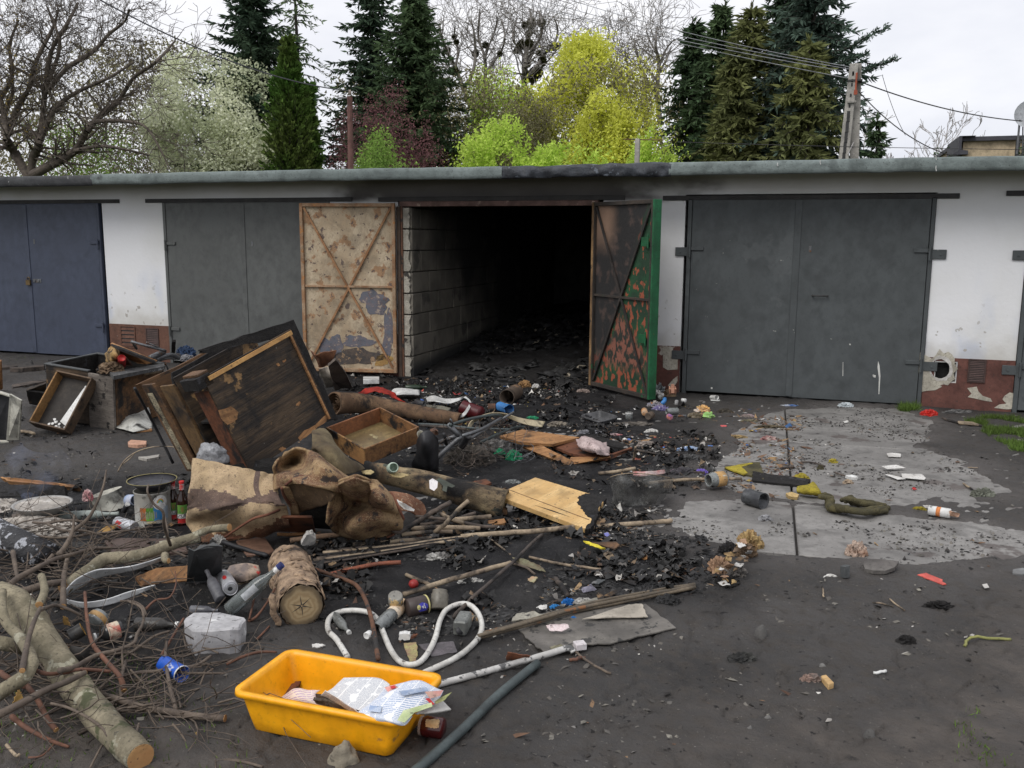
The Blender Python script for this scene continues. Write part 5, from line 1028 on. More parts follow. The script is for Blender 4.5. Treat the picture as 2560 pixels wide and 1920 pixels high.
# heap on top of the chest
patch('foam_piece','burnt yellow foam lump on top of the heap behind the small drawer','foam',M('burnt foam',(.46,.30,.12),(.30,.18,.07),9,.95,1,char=(.38,8)),'a',[[(1190,400,.62),(1260,375,.66),(1290,440,.62)],[(1160,460,.55),(1240,470,.64),(1300,500,.56)],[(1180,540,.5),(1230,560,.54),(1290,550,.5)]],.03,thick=.02)
slab('plank','curved scorched orange board lying on the heap','plank',m_wood_o,'a',[(1205,350,.68),(1330,400,.66),(1520,480,.60),(1700,545,.54),(1600,572,.52),(1500,560,.52),(1330,480,.56)],.02,.002)
slab('plank','dark charred lath above the orange board','plank',m_black,'a',[(1215,345,.70),(1300,372,.69),(1700,530,.57),(1700,545,.56),(1300,395,.68)],.02,.002)
lathe('can','tin','small battered red tin on the heap','tin',m_redp,'a',(1330,585,.50),(1330,500,.62),28,False)
slab('board','mottled brown board leaning behind the red tin','board',M('mottled tin plate',(.24,.14,.10),(.14,.10,.09),14,.6,.3,spots=((.5,.45,.3),.15,14)),'a',[(1290,470,.60),(1370,500,.60),(1445,590,.50),(1310,595,.50)],.01)
heap('burnt_wad','charred paper wad with pale tatters under the foam lump','burnt paper',m_oldbook,'a',1210,640,90,.8,.07,.7,3,z0=.50,ridge=True)
for i,(P_,r_,lb) in enumerate((([(1430,322,.70),(1600,370,.66),(1810,425,.60)],.012,'upper bar of a grey tube frame against the brown plinth'),([(1440,320,.70),(1490,400,.62)],.012,'short upright of the grey tube frame'),([(1600,330,.70),(1800,420,.6)],.006,'thin wire beside the tube frame'),
     ([(1640,500,.55),(1790,430,.58)],.026,'thick grey pipe on the heap by the plinth'),([(1700,520,.52),(1850,470,.54),(1950,500,.5)],.022,'second grey pipe under the thick one'),([(1820,490,.5),(1960,475,.5)],.024,'short grey pipe end near the blue rag'),
     ([(1720,545,.5),(1830,510,.5),(1920,515,.48)],.008,'upper of two bent wires by the cabinet'),([(1800,560,.48),(1825,600,.44),(1835,640,.4)],.008,'lower of two bent wires by the cabinet'))):
    tubes('tube' if r_ > .01 else 'wire',lb,'pipe' if r_ > .01 else 'wire',m_steel,'a',P_,r_)
slab('board','small black upright board end on the heap','board',m_black,'a',[(1875,325,.66),(1918,325,.66),(1912,450,.5),(1870,450,.5)],.02,.002)
heap('blue_rag','dark blue rag on the heap behind the cabinet','rag',M('dark blue rag',(.03,.06,.13),(.02,.035,.07),9,.9,1),'a',2030,470,75,.7,.09,.6,5,z0=.42,ridge=True)
heap('grey_rag','pale grey crumpled rag below the blue rag','rag',M('grey rag',(.22,.22,.23),(.12,.12,.13),9,.9,1),'a',2040,520,60,.7,.05,.6,6,z0=.40,ridge=True)
# rugs ---------------------------------------------------------------------------------------------------------------------------------
patch('rug','speckled beige and brown rug draped over the heap below the cabinet','rug',[m_carp2,m_carp4,m_carp4,m_carp5],'g',[[(300,240,.44),(600,300,.42),(880,360,.38),(1060,400,.33)],[(290,440,.34),(580,480,.34),(860,500,.32),(1080,520,.30)],[(268,640,.22),(600,640,.27),(900,640,.26),(1120,660,.24)],[(250,720,.16),(500,720,.22),(850,650,.26),(1160,690,.22)],[(255,860,.05),(540,800,.14),(860,760,.20),(1180,740,.18)],[(380,1000,.02),(660,960,.03),(900,900,.09),(1190,840,.12)],[(460,1010,.015),(660,990,.02),(900,960,.03),(1230,880,.05)]],.012,div=11,thick=.010,fr=6,cr=1,mf=lambda u,v: (lambda q: 1 if .25 < v+q*.04 < .50 or (.66 < u+q*.02 < .72 and v < .3) else (3 if v+q*.05 > .80 else 0))(sin(u*9)+.4*sin(u*23)+.3*sin(u*61)))
patch('rug','folded brown speckled rug bunched beneath the wooden drawer','rug',m_carp,'g',[[(1150,190,.48),(1280,150,.52),(1450,210,.48),(1700,420,.34)],[(1060,310,.44),(1250,290,.38),(1480,310,.50),(1760,440,.36)],[(1050,420,.36),(1180,400,.42),(1500,470,.42),(1820,480,.38)],[(1060,540,.30),(1200,480,.38),(1420,500,.42),(1640,560,.36)]],.012,div=8,thick=.012,fr=8,seed=3)
patch('rug','brown speckled rug sagging in a wide hollow, bound edge towards the sticks','rug',m_carp,'g',[[(1560,440,.40),(1700,430,.44),(1850,410,.44),(2020,470,.36),(2130,560,.28)],[(1590,560,.36),(1700,560,.30),(1840,560,.30),(2020,620,.34),(2200,700,.22)],[(1560,700,.28),(1680,690,.24),(1810,680,.20),(1990,690,.26),(2240,800,.16)],[(1540,830,.20),(1640,800,.15),(1770,810,.20),(2000,790,.22),(2230,880,.10)],[(1600,900,.09),(1680,930,.07),(1780,920,.14),(2000,920,.09),(2180,920,.06)],[(1700,960,.03),(1780,985,.03),(1880,992,.03),(2020,985,.03),(2140,940,.03)]],.014,div=8,thick=.012,fr=8,seed=8)
patch('rug','short fold of speckled rug standing up inside the wide hollow','rug',m_carp,'g',[[(1640,470,.44),(1790,420,.50),(1930,470,.44)],[(1660,560,.33),(1800,500,.44),(1940,560,.34)],[(1700,640,.26),(1820,610,.30),(1930,640,.27)]],.012,div=6,thick=.012,fr=8,seed=9)
m_bind = M('red brown carpet binding',(.21,.085,.05),(.14,.055,.035),9,.95,.4)
rgb_ = thing('carpet_binding','red brown bound edges of the heaped rugs','carpet edge',Z('g',1900,980))
for P_ in ([(1700,962,.03),(1780,988,.03),(1880,996,.03),(2020,990,.03),(2150,945,.03),(2200,880,.07),(2245,800,.15)],[(1155,490,.38),(1240,430,.42),(1340,405,.43),(1440,440,.41),(1560,500,.39)],[(1120,515,.37),(1150,600,.30),(1225,700,.20),(1240,800,.11),(1200,890,.04),(1060,905,.03),(820,950,.03),(560,1000,.02)],[(1160,690,.19),(1000,760,.22),(860,800,.2),(700,900,.11),(600,970,.05)],[(2130,560,.29),(2200,700,.23),(2245,800,.17)]): tubes('binding',None,None,m_bind,'g',P_,.007,n=6,parent=rgb_)
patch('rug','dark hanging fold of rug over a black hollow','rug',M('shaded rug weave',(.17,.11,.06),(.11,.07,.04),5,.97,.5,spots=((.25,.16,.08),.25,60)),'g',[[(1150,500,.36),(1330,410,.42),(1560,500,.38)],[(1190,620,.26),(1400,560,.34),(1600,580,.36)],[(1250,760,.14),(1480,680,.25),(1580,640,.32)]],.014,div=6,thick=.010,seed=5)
patch('rug','narrow rug flap hanging in a loop beside the hollow','rug',m_carp,'g',[[(1120,510,.36),(1190,500,.36)],[(1140,600,.29),(1240,610,.28)],[(1200,700,.20),(1280,720,.19)],[(1210,800,.11),(1275,810,.11)],[(1190,880,.05),(1240,880,.05)]],.006,thick=.012)
patch('rug','olive grey rug back between the cabinet and the drawer','rug',m_carp3,'c',[[(0,650,.50),(120,640,.48),(190,760,.42)],[(0,800,.46),(170,790,.46),(330,900,.36)],[(0,850,.42),(240,930,.40),(420,950,.32)],[(130,1060,.30),(300,1060,.32),(480,1010,.28)]],.018,div=7,thick=.012,seed=2)
patch('rug','rust brown rug corner with white torn lining beside the sticks','rug',M('rusty rug corner',(.30,.15,.09),(.20,.09,.05),9,.95,.5,spots=((.45,.33,.22),.3,70)),'c',[[(625,1215,.20),(800,1215,.22),(1000,1300,.14),(1050,1390,.08)],[(700,1310,.17),(850,1310,.18),(980,1380,.11),(1040,1430,.06)],[(790,1390,.14),(900,1400,.12),(960,1440,.08),(1000,1470,.05)]],.008,thick=.010)
slab('torn_lining','white torn lining on the rust brown rug corner','lining',m_paper,'c',[(780,1285,.215),(850,1320,.205),(945,1375,.16),(940,1395,.155),(850,1375,.17),(800,1330,.20)],.002,.002)
# hollow: dark boards under the rugs
slab('board','reddish veneered board standing in the hollow under the rugs','board',m_wood_r,'g',[(1090,790,.16),(1400,790,.16),(1430,930,.02),(1090,920,.03)],.015)
slab('board','black burnt board at the back of the hollow','board',m_black,'g',[(1240,560,.22),(1600,620,.24),(1600,900,.02),(1260,880,.02)],.02,.004)
slab('board','black board lying under the folded rugs','board',m_black,'b',[(1000,1420,.24),(1500,1320,.28),(1650,1560,.14),(1150,1600,.12)],.03,.005)
slab('board','brown board flat on the ground behind the log','board',M('veneered brown board',(.20,.115,.08),(.14,.08,.055),3,.55,.1,spots=((.4,.36,.32),.05,25)),'g',[(700,1000,.02),(960,960,.02),(1055,1090,.02),(1000,1120,.02),(800,1130,.02)],.015)
heap('plastic_bag','clear crumpled plastic bag tucked under the cabinet','plastic bag',M('clear bag',(.45,.46,.48),(.25,.25,.26),6,.2,1,trans=.2,spots=((.16,.12,.08),.3,4)),'g',480,245,110,.6,.09,.25,4,z0=.36,fr=2)
# rolled rugs
def roll(name,label,mat,c,P,R,n=22):
    W = spline(xy(c,P),6); o0 = W[0].copy(); t = thing(name,label,'rolled rug',o0); mb = MB(); N_ = len(W)
    RR = [R[0]+(R[1]-R[0])*i/(N_-1)+.006*noise.noise(Vector((i*.6,R[0]*9,0))) for i in range(N_)]
    mb.tube([w-o0 for w in W],RR,n,cap=False); o = mb.build('roll',mat,t,Matrix.Translation(o0),smooth=True)
    s = o.modifiers.new('s','SOLIDIFY'); s.thickness = .012; s.offset = -1
    for e,a in ((W[-1],W[-2]),(W[0],W[1])):
        Mx = axisframe(a,e); L_ = (e-a).length; k = MB(); Rr = RR[-1] if e is W[-1] else RR[0]; q = []
        for i in range(50): th = i*.42; q.append((Rr*(.92-.016*i)*cos(th),Rr*(.92-.016*i)*sin(th)))
        V_ = [(x,y,L_-.03) for x,y in q]+[(x,y,L_-.002) for x,y in q]; k.add(V_,[(i,i+1,i+51,i+50) for i in range(49)]); k.build('inner_winding',mat,t,Mx)
    return t
roll('rug_roll','long rolled jute rug lying behind the wooden drawer',m_roll,'c',[(200,400,.20),(450,400,.16),(700,440,.11),(1000,490,.09),(1370,550,.07)],(.10,.055))
roll('rug_roll','half burnt rolled cream rug with a grey green leaf motif',m_rollg,'c',[(470,1010,.24),(760,1070,.20),(1080,1140,.16),(1400,1230,.13),(1780,1330,.08)],(.055,.085))
lfm = M('grey green motif',(.085,.095,.075),(.06,.07,.055),9,.95,.3)
lathe('jar','soap_dish','small pale mint plastic dish lying on the burnt rug roll','plastic dish',M('mint plastic',(.55,.66,.55),(.45,.56,.46),4,.4,0),'c',(735,1000,.27),(752,990,.295),42)
slab('paper_tag','white paper label with faint print on the leaf motif roll','label',M('printed tag',(.72,.70,.69),(.66,.62,.62),30,.8,0,spots=((.7,.3,.3),.14,60)),'c',[(1080,1110,.245),(1110,1090,.25),(1160,1120,.24),(1155,1175,.225),(1125,1205,.215),(1085,1185,.22)],.001)
for P_ in ([(1130,1110),(1180,1085),(1230,1110),(1320,1160),(1290,1175),(1250,1160),(1240,1215),(1200,1200),(1210,1160),(1180,1130)],): slab('rug_motif','grey green leaf shape woven in the rug roll','leaf motif',lfm,'c',[(x,y,.232-.00006*(x-1130)) for x,y in P_],.002,.0)
for P_,lb in (([(455,1020,.28),(540,1010,.285),(575,1030,.28),(540,1055,.27),(470,1045,.27)],'cream melted patch at the burnt end of the roll'),([(720,1045,.25),(830,1040,.25),(900,1060,.24),(820,1085,.235),(740,1070,.24)],'yellow melted patch in the middle of the roll')): slab('melted_patch',lb,'melted patch',M('melted cream',(.50,.40,.20),(.36,.27,.13),14,.8,.8),'c',P_,.004,.003)
# boards right of the rugs
LB3 = pts('d',[(-227,1240,.13),(140,1080,.17),(600,1545,.05)]); LBn = (LB3[1]-LB3[0]).cross(LB3[2]-LB3[0]).normalized(); LBn = LBn if LBn.z > 0 else -LBn
def onp(P,dz=0): return [CAM+d*((LB3[0]+LBn*dz-CAM).dot(LBn)/d.dot(LBn)) for d in (ray('d',*q) for q in P)]
lbd = slab('light_board','large pale pine board, its right end burnt black','board',M('pale pine board',(.70,.48,.22),(.55,.34,.13),3,.6,.15,stretch=(.5,4,4),spots=((.60,.50,.36),.3,1.6)),None,None,.032,raw=onp([(-227,1240),(140,1080),(790,1275),(700,1400),(640,1545),(600,1550)]))
slab('seam',None,None,m_wood_b,None,None,.001,raw=onp([(-120,1190),(-116,1187),(640,1470),(640,1476)],.0012),parent=lbd); slab('crack',None,None,m_black,None,None,.001,raw=onp([(130,1335),(300,1385),(460,1445),(300,1395)],.0012),parent=lbd)
slab('burnt_end',None,None,m_black,None,None,.0355,.007,5,raw=onp([(600,1228),(800,1272),(735,1345),(710,1450),(650,1552),(600,1560),(660,1470),(580,1390),(530,1320),(540,1260)],.0016),parent=lbd)
slab('board','ochre board on top of the broken drawer frame','board',m_wood_o,'d',[(-187,700,.12),(20,640,.15),(550,712,.10),(300,775,.09),(0,755,.10)],.022,.002)
slab('board','dark scorched board between the ochre board and the frame','board',m_wood_r,'d',[(300,790,.06),(540,740,.08),(840,860,.06),(800,905,.05),(560,880,.05),(440,850,.05)],.02,.002)
fr_ = thing('broken_drawer_frame','broken orange brown drawer frame flat on the ground','drawer frame',Z('d',450,960))
slab('frame_side',None,None,m_wood_o,'d',[(20,800,.05),(185,780,.08),(480,925,.05),(450,970,.015)],.02,.002,parent=fr_); slab('frame_side',None,None,m_wood_o,'d',[(470,900,.055),(840,895,.055),(838,920,.02),(450,972,.012)],.02,.0,parent=fr_); slab('frame_side',None,None,m_wood_r,'d',[(830,880,.05),(1040,810,.05),(1042,830,.02),(838,918,.02)],.02,.0,parent=fr_)
slab('board','black grooved batten behind the pink cloth','board',m_black,'d',[(560,690,.05),(700,690,.06),(1015,790,.04),(1010,815,.04),(860,800,.04)],.025,.002)
patch('pink_cloth','crumpled grubby pink cloth on the broken frame','cloth',m_pink,'d',[[(515,730,.11),(600,705,.15),(700,735,.14),(800,770,.10)],[(540,800,.10),(650,790,.15),(740,810,.14),(815,820,.09)],[(640,850,.08),(700,860,.11),(770,880,.08),(830,880,.06)]],.03,div=6,thick=.004,fr=14)
slab('wood_scrap','small orange block lying before the rug roll','wood scrap',m_wood_o,'c',[(1620,1480,.04),(1770,1460,.04),(1790,1500,.03),(1640,1525,.03)],.03,.002)
slab('wood_scrap','rusty orange board piece between roll and pale board','wood scrap',m_wood_r,'c',[(1480,1120,.03),(1600,1095,.03),(1655,1130,.03),(1560,1165,.03)],.015,.003)
slab('wood_scrap','brown plate under the end of the rug roll','wood scrap',m_wood_b,'c',[(1700,1320,.07),(1800,1360,.06),(1800,1400,.05),(1690,1380,.06)],.02,.003)
# the sooty garage side litter -----------------------------------------------------------------------------------------------------------
patch('sacking','torn orange brown sacking standing behind the cabinet','sacking',M('rust brown sacking',(.27,.12,.06),(.16,.075,.045),7,.95,.7,char=(.22,5)),'b',[[(1745,345,.62),(1800,395,.60),(1880,365,.62),(1990,350,.62)],[(1800,440,.52),(1850,470,.50),(1900,470,.50),(1960,450,.52)],[(1830,510,.44),(1860,510,.44),(1890,500,.44),(1930,490,.44)]],.02,thick=.004)
slab('board','grey brown slab leaning beside the cream door','board',M('grey brown board',(.20,.165,.14),(.13,.105,.09),4,.8,.5,char=(.25,4)),'b',[(1920,500,.55),(1990,440,.62),(2080,560,.42),(2145,700,.12),(2040,705,.10),(1980,730,.10)],.02,.003)
patch('white_cloth','soiled white cloth beneath the sacking','cloth',M('scorched white cloth',(.58,.52,.44),(.40,.35,.28),6,.95,.6,char=(.22,7)),'b',[[(1830,520,.42),(1930,500,.42)],[(1850,590,.32),(1960,600,.32)],[(1900,700,.16),(2000,690,.16)]],.02,thick=.003)
heap('green_rag','teal and grey rag beside the leaning slab','rag',M('teal rag',(.05,.13,.12),(.16,.20,.17),7,.9,1),'b',1945,690,55,.6,.12,.5,9,ridge=True)
slab('white_box','small white cardboard box below the cream door','box',m_white,'c',[(472,152,.09),(620,152,.09),(620,178,.09),(472,182,.09)],.05)
patch('red_cloth','bright red cloth arched over the jute roll','cloth',m_red,'c',[[(410,320,.14),(500,262,.17),(620,245,.18),(720,280,.15),(790,345,.07)],[(430,345,.10),(540,300,.14),(640,300,.15),(720,330,.11),(860,400,.03)]],.022,div=7,thick=.006,fr=16)
heap('black_heap','black charred rag heap left of the red cloth','burnt rags',m_black,'c',330,290,130,.5,.10,.7,12,ridge=True)
patch('white_foil','white plastic sheet lying beyond the red cloth','plastic sheet',m_white,'c',[[(730,285,.06),(800,255,.10),(990,275,.07)],[(760,330,.04),(860,320,.08),(990,325,.04)]],.008,thick=.003)
patch('white_foil','twisted white plastic strip touching the burgundy pot','plastic sheet',m_white,'c',[[(1050,350,.07),(1120,325,.10),(1250,360,.09),(1390,340,.12)],[(1060,385,.04),(1150,385,.09),(1280,400,.07),(1395,355,.10)]],.008,thick=.003)
patch('white_foil','white plastic band folded over the rim of the burgundy pot','plastic sheet',m_white,'c',[[(1395,340,.18),(1450,390,.17),(1400,480,.13),(1350,510,.10)],[(1420,335,.18),(1470,400,.16),(1420,500,.11),(1370,535,.08)]],.004,thick=.003)
lathe('pot','plant_pot','burgundy plastic pot lying on its side with a white band','pot',m_burg,'c',(1560,500,.08),(1390,440,.12),66,body='body')
lathe('bottle','bottle','dull green bottle lying beyond the white plastic','bottle',M('green bottle glass',(.03,.055,.03),(.02,.035,.02),5,.3,0),'c',(860,255),(1060,250),26)
lathe('can','lump','black melted cap beside the white strip','melted plastic',m_blk,'c',(960,395,.05),(1040,410,.05),32,dent=.4)
slab('grey_ingot','grey green squared block under the white strip','block',M('grey green plastic',(.19,.18,.14),(.13,.12,.10),7,.5,.2),'c',[(1050,410,.06),(1200,420,.06),(1280,440,.05),(1240,480,.03),(1070,440,.05)],.04)
lathe('open','rusty_can','large rusty brown tin can on its side near the burnt bay','tin can',m_tin,'c',(1880,290),(1795,345),64)
lathe('open','blue_pot','blue plastic beaker on its side near the rusty can','beaker',m_bluep2,'c',(1730,430),(1820,460),46,dent=.25)
lathe('open','brown_can','small scorched can beside the blue beaker','tin can',m_rust,'c',(1690,440),(1620,440),38)
heap('brown_scrap','tan crumpled cardboard right of the rusty can','cardboard',M('tan card',(.36,.21,.09),(.26,.14,.06),8,.9,.6),'c',1955,250,60,.7,.07,.7,21,ridge=True)
heap('white_crumple','white crumpled paper ball right of the tan cardboard','paper',m_paper,'c',2065,262,38,.8,.05,.6,22,ridge=True)
lathe('plate','jar_lid','white lid lying in the soot in front of the burnt bay','lid',m_white,'c',(2115,190,.005),(2115,175),32,True)
patch('bent_strip','cream bent plastic trim curving behind the bicycle parts','plastic trim',M('scorched cream trim',(.46,.40,.27),(.34,.28,.18),5,.6,.2,char=(.22,6)),'c',[[(1430,640,.03),(1470,560,.08),(1600,500,.13),(1750,488,.13),(1950,540,.09),(2150,570,.05)],[(1455,640,.02),(1500,575,.05),(1620,520,.10),(1760,520,.09),(1950,590,.05),(2120,620,.02)]],.003,div=7,thick=.006)
heap('green_foil','small bright green foil behind the cream trim','foil',m_green,'c',2030,548,60,.5,.03,.7,23,ridge=True)
# bicycle wreck --------------------------------------------------------------------------------------------------------------------------
bk = thing('bicycle_frame','burnt tangled bicycle frame with handlebars and fork','bicycle frame',Z('c',1400,800))
for P_,r_,m_ in (([(1040,1020,.04),(1200,860,.16),(1380,700,.28)],.017,m_steel),([(1250,590,.36),(1360,700,.28)],.019,m_steel),([(1380,700,.28),(1560,640,.30),(1740,540,.30)],.013,m_steel),([(1270,600,.36),(1450,545,.36),(1650,510,.34),(1750,520,.30),(1690,590,.26)],.011,m_ironpipe),
     ([(1430,740,.22),(1600,640,.26),(1730,560,.24)],.010,m_steel),([(1550,760,.16),(1700,690,.18),(1880,620,.14),(1960,620,.10)],.010,m_ironpipe),([(1000,605,.10),(1250,620,.12),(1420,640,.10)],.012,m_stick2),([(980,590,.06),(1200,600,.07),(1500,630,.06),(1850,640,.05)],.010,m_ironpipe),([(1740,550,.28),(1860,480,.32)],.009,m_steel)):
    tubes('frame_tube',None,None,m_,'c',P_,r_,parent=bk)
tubes('fork_blade',None,None,m_blk,'c',[(1215,680,.26),(1240,780,.16)],.012,parent=bk); tubes('fork_blade',None,None,m_steel,'c',[(1170,760,.16),(1330,700,.22)],.016,parent=bk); tubes('fork_blade',None,None,m_steel,'c',[(1165,800,.12),(1260,790,.14)],.014,parent=bk)
lathe('can','bottom_bracket',None,None,m_blk,'c',(1380,800,.16),(1440,700,.26),28,parent=bk,body='bottom_bracket')
tubes('bolt',None,None,m_steel,'c',[(1275,545,.42),(1300,590,.38)],.006,parent=bk)
patch('black_fender','black curved rubber sheet standing between drawer and bicycle','rubber sheet',m_blk,'c',[[(960,780,.28),(1000,680,.38),(1080,650,.40),(1160,720,.34)],[(960,860,.20),(1020,800,.30),(1100,790,.30),(1165,800,.26)],[(920,960,.06),(1010,960,.12),(1090,980,.12),(1165,950,.08)],[(930,1010,.01),(1010,1020,.02),(1080,1030,.02),(1160,1010,.01)]],.006,thick=.006)
lathe('open','small_cup','white chipped cup behind the rubber sheet','cup',m_enam,'c',(1010,730,.28),(1000,680,.34),26)
slab('brick_scrap','brown brick fragment beside the bicycle head tube','brick fragment',m_rust,'c',[(1090,660,.33),(1140,645,.34),(1170,670,.33),(1165,690,.30),(1120,700,.30)],.03)
for i,(x,y,n_,R0,z_,lb) in enumerate(((1420,880,46,.16,.10,'large tangle of burnt wire beside the bicycle frame'),(1650,740,30,.13,.10,'loose tangle of grey wire by the boards'),(1900,900,16,.13,.06,'thin ring of wire on the ground left of the pale board'))):
    ctr = Z('c',x,y,z_); r = random.Random(i); mb = MB()
    for k in range(n_):
        a = r.uniform(0,6.28); p = ctr+Vector((r.gauss(0,.5)*R0,r.gauss(0,.35)*R0,r.uniform(-.6,.5)*z_)); q = [p]
        d = Vector((r.gauss(0,1),r.gauss(0,1),r.gauss(0,.4))).normalized(); ax = Vector((r.gauss(0,.4),r.gauss(0,.4),1)).normalized()
        for s in range(9): d = Quaternion(ax,r.uniform(.2,.8)) @ d; p = p+d*R0*.22; p.z = max(p.z,.008); q.append(p)
        mb.tube(q,r.uniform(.0012,.003),4,cap=False)
    tag(mb.build('wire_tangle',m_stick2 if i != 2 else m_steel),lb,'wire',kind='stuff')
heap('burnt_clump','burnt crusted clump of rags under the wire tangle','burnt rags',M('burnt crust',(.14,.12,.10),(.04,.038,.035),12,.9,1.4,spots=((.35,.33,.30),.2,14)),'c',1450,960,210,.5,.13,.8,31,ridge=True)
heap('burnt_clump','grey ashy clump right of the bicycle','burnt rags',M('ashy crust',(.24,.23,.22),(.07,.065,.06),12,.9,1.4),'c',1700,860,140,.6,.10,.8,32,ridge=True)
heap('green_net','bright green plastic netting scrap by the wire tangle','netting',m_green,'c',1860,930,75,.5,.07,.9,33,fr=4,ridge=True); heap('green_net','small green netting shred left of the larger one','netting',m_green,'c',1730,880,50,.5,.05,.9,34,fr=4,ridge=True)
heap('clear_scrap','clear plastic scrap on the ground before the pale board','plastic scrap',m_glass,'c',1850,1145,75,.6,.03,.6,35,ridge=True)
# film heap, stick with jar --------------------------------------------------------------------------------------------------------------
patch('plastic_film','smoky transparent film draped over a wire arch on the sooty ground','plastic film',m_film,'d',[[(810,1090,.14),(900,1060,.22),(1100,1060,.22),(1300,1065,.20),(1420,1090,.14)],[(830,1180,.10),(950,1150,.17),(1120,1160,.15),(1270,1150,.16),(1400,1160,.09)],[(850,1280,.04),(980,1260,.09),(1110,1250,.06),(1230,1250,.09),(1340,1240,.04)],[(870,1320,.01),(1000,1345,.02),(1120,1345,.01),(1220,1330,.02),(1320,1290,.01)]],.03,div=7,thick=.002,fr=9)
tubes('wire','thin pale wire arching over the smoky film','wire',m_stick,'d',[(800,1105,.10),(860,1070,.20),(1000,1045,.24),(1200,1055,.24),(1400,1090,.16),(1430,1100,.12)],.003)
tubes('stick','long pale stick through the litter behind the film, jar lying on it','stick',m_stick,'d',[(1150,1140,.05),(1500,1105,.04),(2040,1095,.02)],.012); tubes('stick','greyish stick pointing left of the film','stick',m_stick,'d',[(722,1045,.03),(880,1030,.04),(1060,998,.05)],.012)
lathe('jar','glass_jar','dirty glass jar with orange label lying on the pale stick','jar',m_glass,'d',(1890,1090),(1735,1110),66,bands=((.12,.62,M('orange jar label',(.48,.28,.10),(.38,.26,.14),7,.8,.2,spots=((.5,.46,.38),.25,14)),'label'),),z=.075)
patch('litter','crumpled red and white carton in the litter behind the film','carton',M('red white print',(.55,.5,.48),(.42,.10,.09),8,.7,.4,spots=((.1,.1,.1),.25,12)),'d',[[(1040,1030,.05),(1150,1030,.07),(1330,1010,.06)],[(1050,1070,.03),(1160,1075,.05),(1340,1045,.03)]],.02,thick=.003)
heap('coloured_rags','dark rags with pink and white bits beside the jar','rags',M('dark patterned rag',(.04,.04,.045),(.10,.09,.10),8,.9,1,spots=((.5,.3,.4),.12,14)),'d',1500,1060,120,.4,.05,.8,41,ridge=True)
heap('purple_bag','violet plastic wrapper touching the jar','wrapper',M('violet foil',(.10,.05,.42),(.20,.14,.5),9,.4,1,spots=((.6,.08,.22),.2,12)),'d',1670,1060,65,.4,.04,.7,42,ridge=True)
slab('dark_strip','orange edged dark batten behind the jar','batten',m_stick2,'d',[(1560,1010,.03),(1700,1018,.03),(1705,1030,.03),(1560,1025,.03)],.02)
for i,(x,y,rx,ry,h_,m_,lb) in enumerate(((1170,800,110,.4,.04,M('brown white wad',(.42,.36,.32),(.2,.17,.15),9,.9,.8),'brownish white paper wad right of the dark frame'),(1560,840,110,.35,.035,M('blue white wrapper',(.5,.55,.62),(.12,.25,.5),9,.5,.8,spots=((.7,.7,.7),.3,9)),'blue and white wrapper crushed on the soot'),
     (1560,930,80,.5,.05,M('grey ash lump',(.2,.2,.2),(.07,.07,.07),9,.9,1),'grey lump with white flecks below the blue wrapper'),(1370,1200,60,.8,.05,M('brown rag bits',(.3,.24,.17),(.14,.1,.07),9,.9,1),'brown tatters at the right foot of the film'),
     (1210,670,60,.4,.03,m_paper,'flattened pale tub near the pan'),(640,680,110,.4,.03,M('grey flattened film',(.2,.2,.22),(.12,.12,.13),6,.5,.6),'grey flattened film behind the pink cloth'),(860,700,90,.3,.02,M('pink white strip',(.5,.42,.42),(.4,.12,.12),9,.7,.6),'white and red paper strip behind the black batten'),
     (1050,610,200,.3,.035,M('dry leaves',(.16,.14,.12),(.09,.08,.07),12,.95,1.2),'heap of grey dry shreds before the pan'),(350,610,90,.5,.04,M('pale rag',(.33,.29,.23),(.14,.12,.1),8,.95,1),'pale brown rag in front of the boards'),(580,300,60,.5,.035,M('pinkish paper',(.38,.3,.26),(.2,.16,.14),8,.95,1),'pinkish crumpled paper left of the green door'))):
    heap('crumpled_litter',lb,'litter',m_,'d',x,y,rx,ry,h_,.8,50+i,fr=3.4,ridge=True)
tubes('stick','short whitish peg standing beside a red tin lid','peg',m_stick,'d',[(1045,925,.02),(1058,860,.09),(1065,800,.15)],.008); lathe('can','tin_lid','rust red flat tin lid on the soot','lid',m_redp if False else M('rust red lid',(.28,.08,.05),(.18,.06,.04),9,.6,.3),'d',(1075,925,.0),(1075,908),40,True)
tubes('stick','orange tipped burnt stick behind the blue wrapper','stick',m_stick2,'d',[(1050,825,.02),(1200,855,.025),(1365,882,.02)],.009)
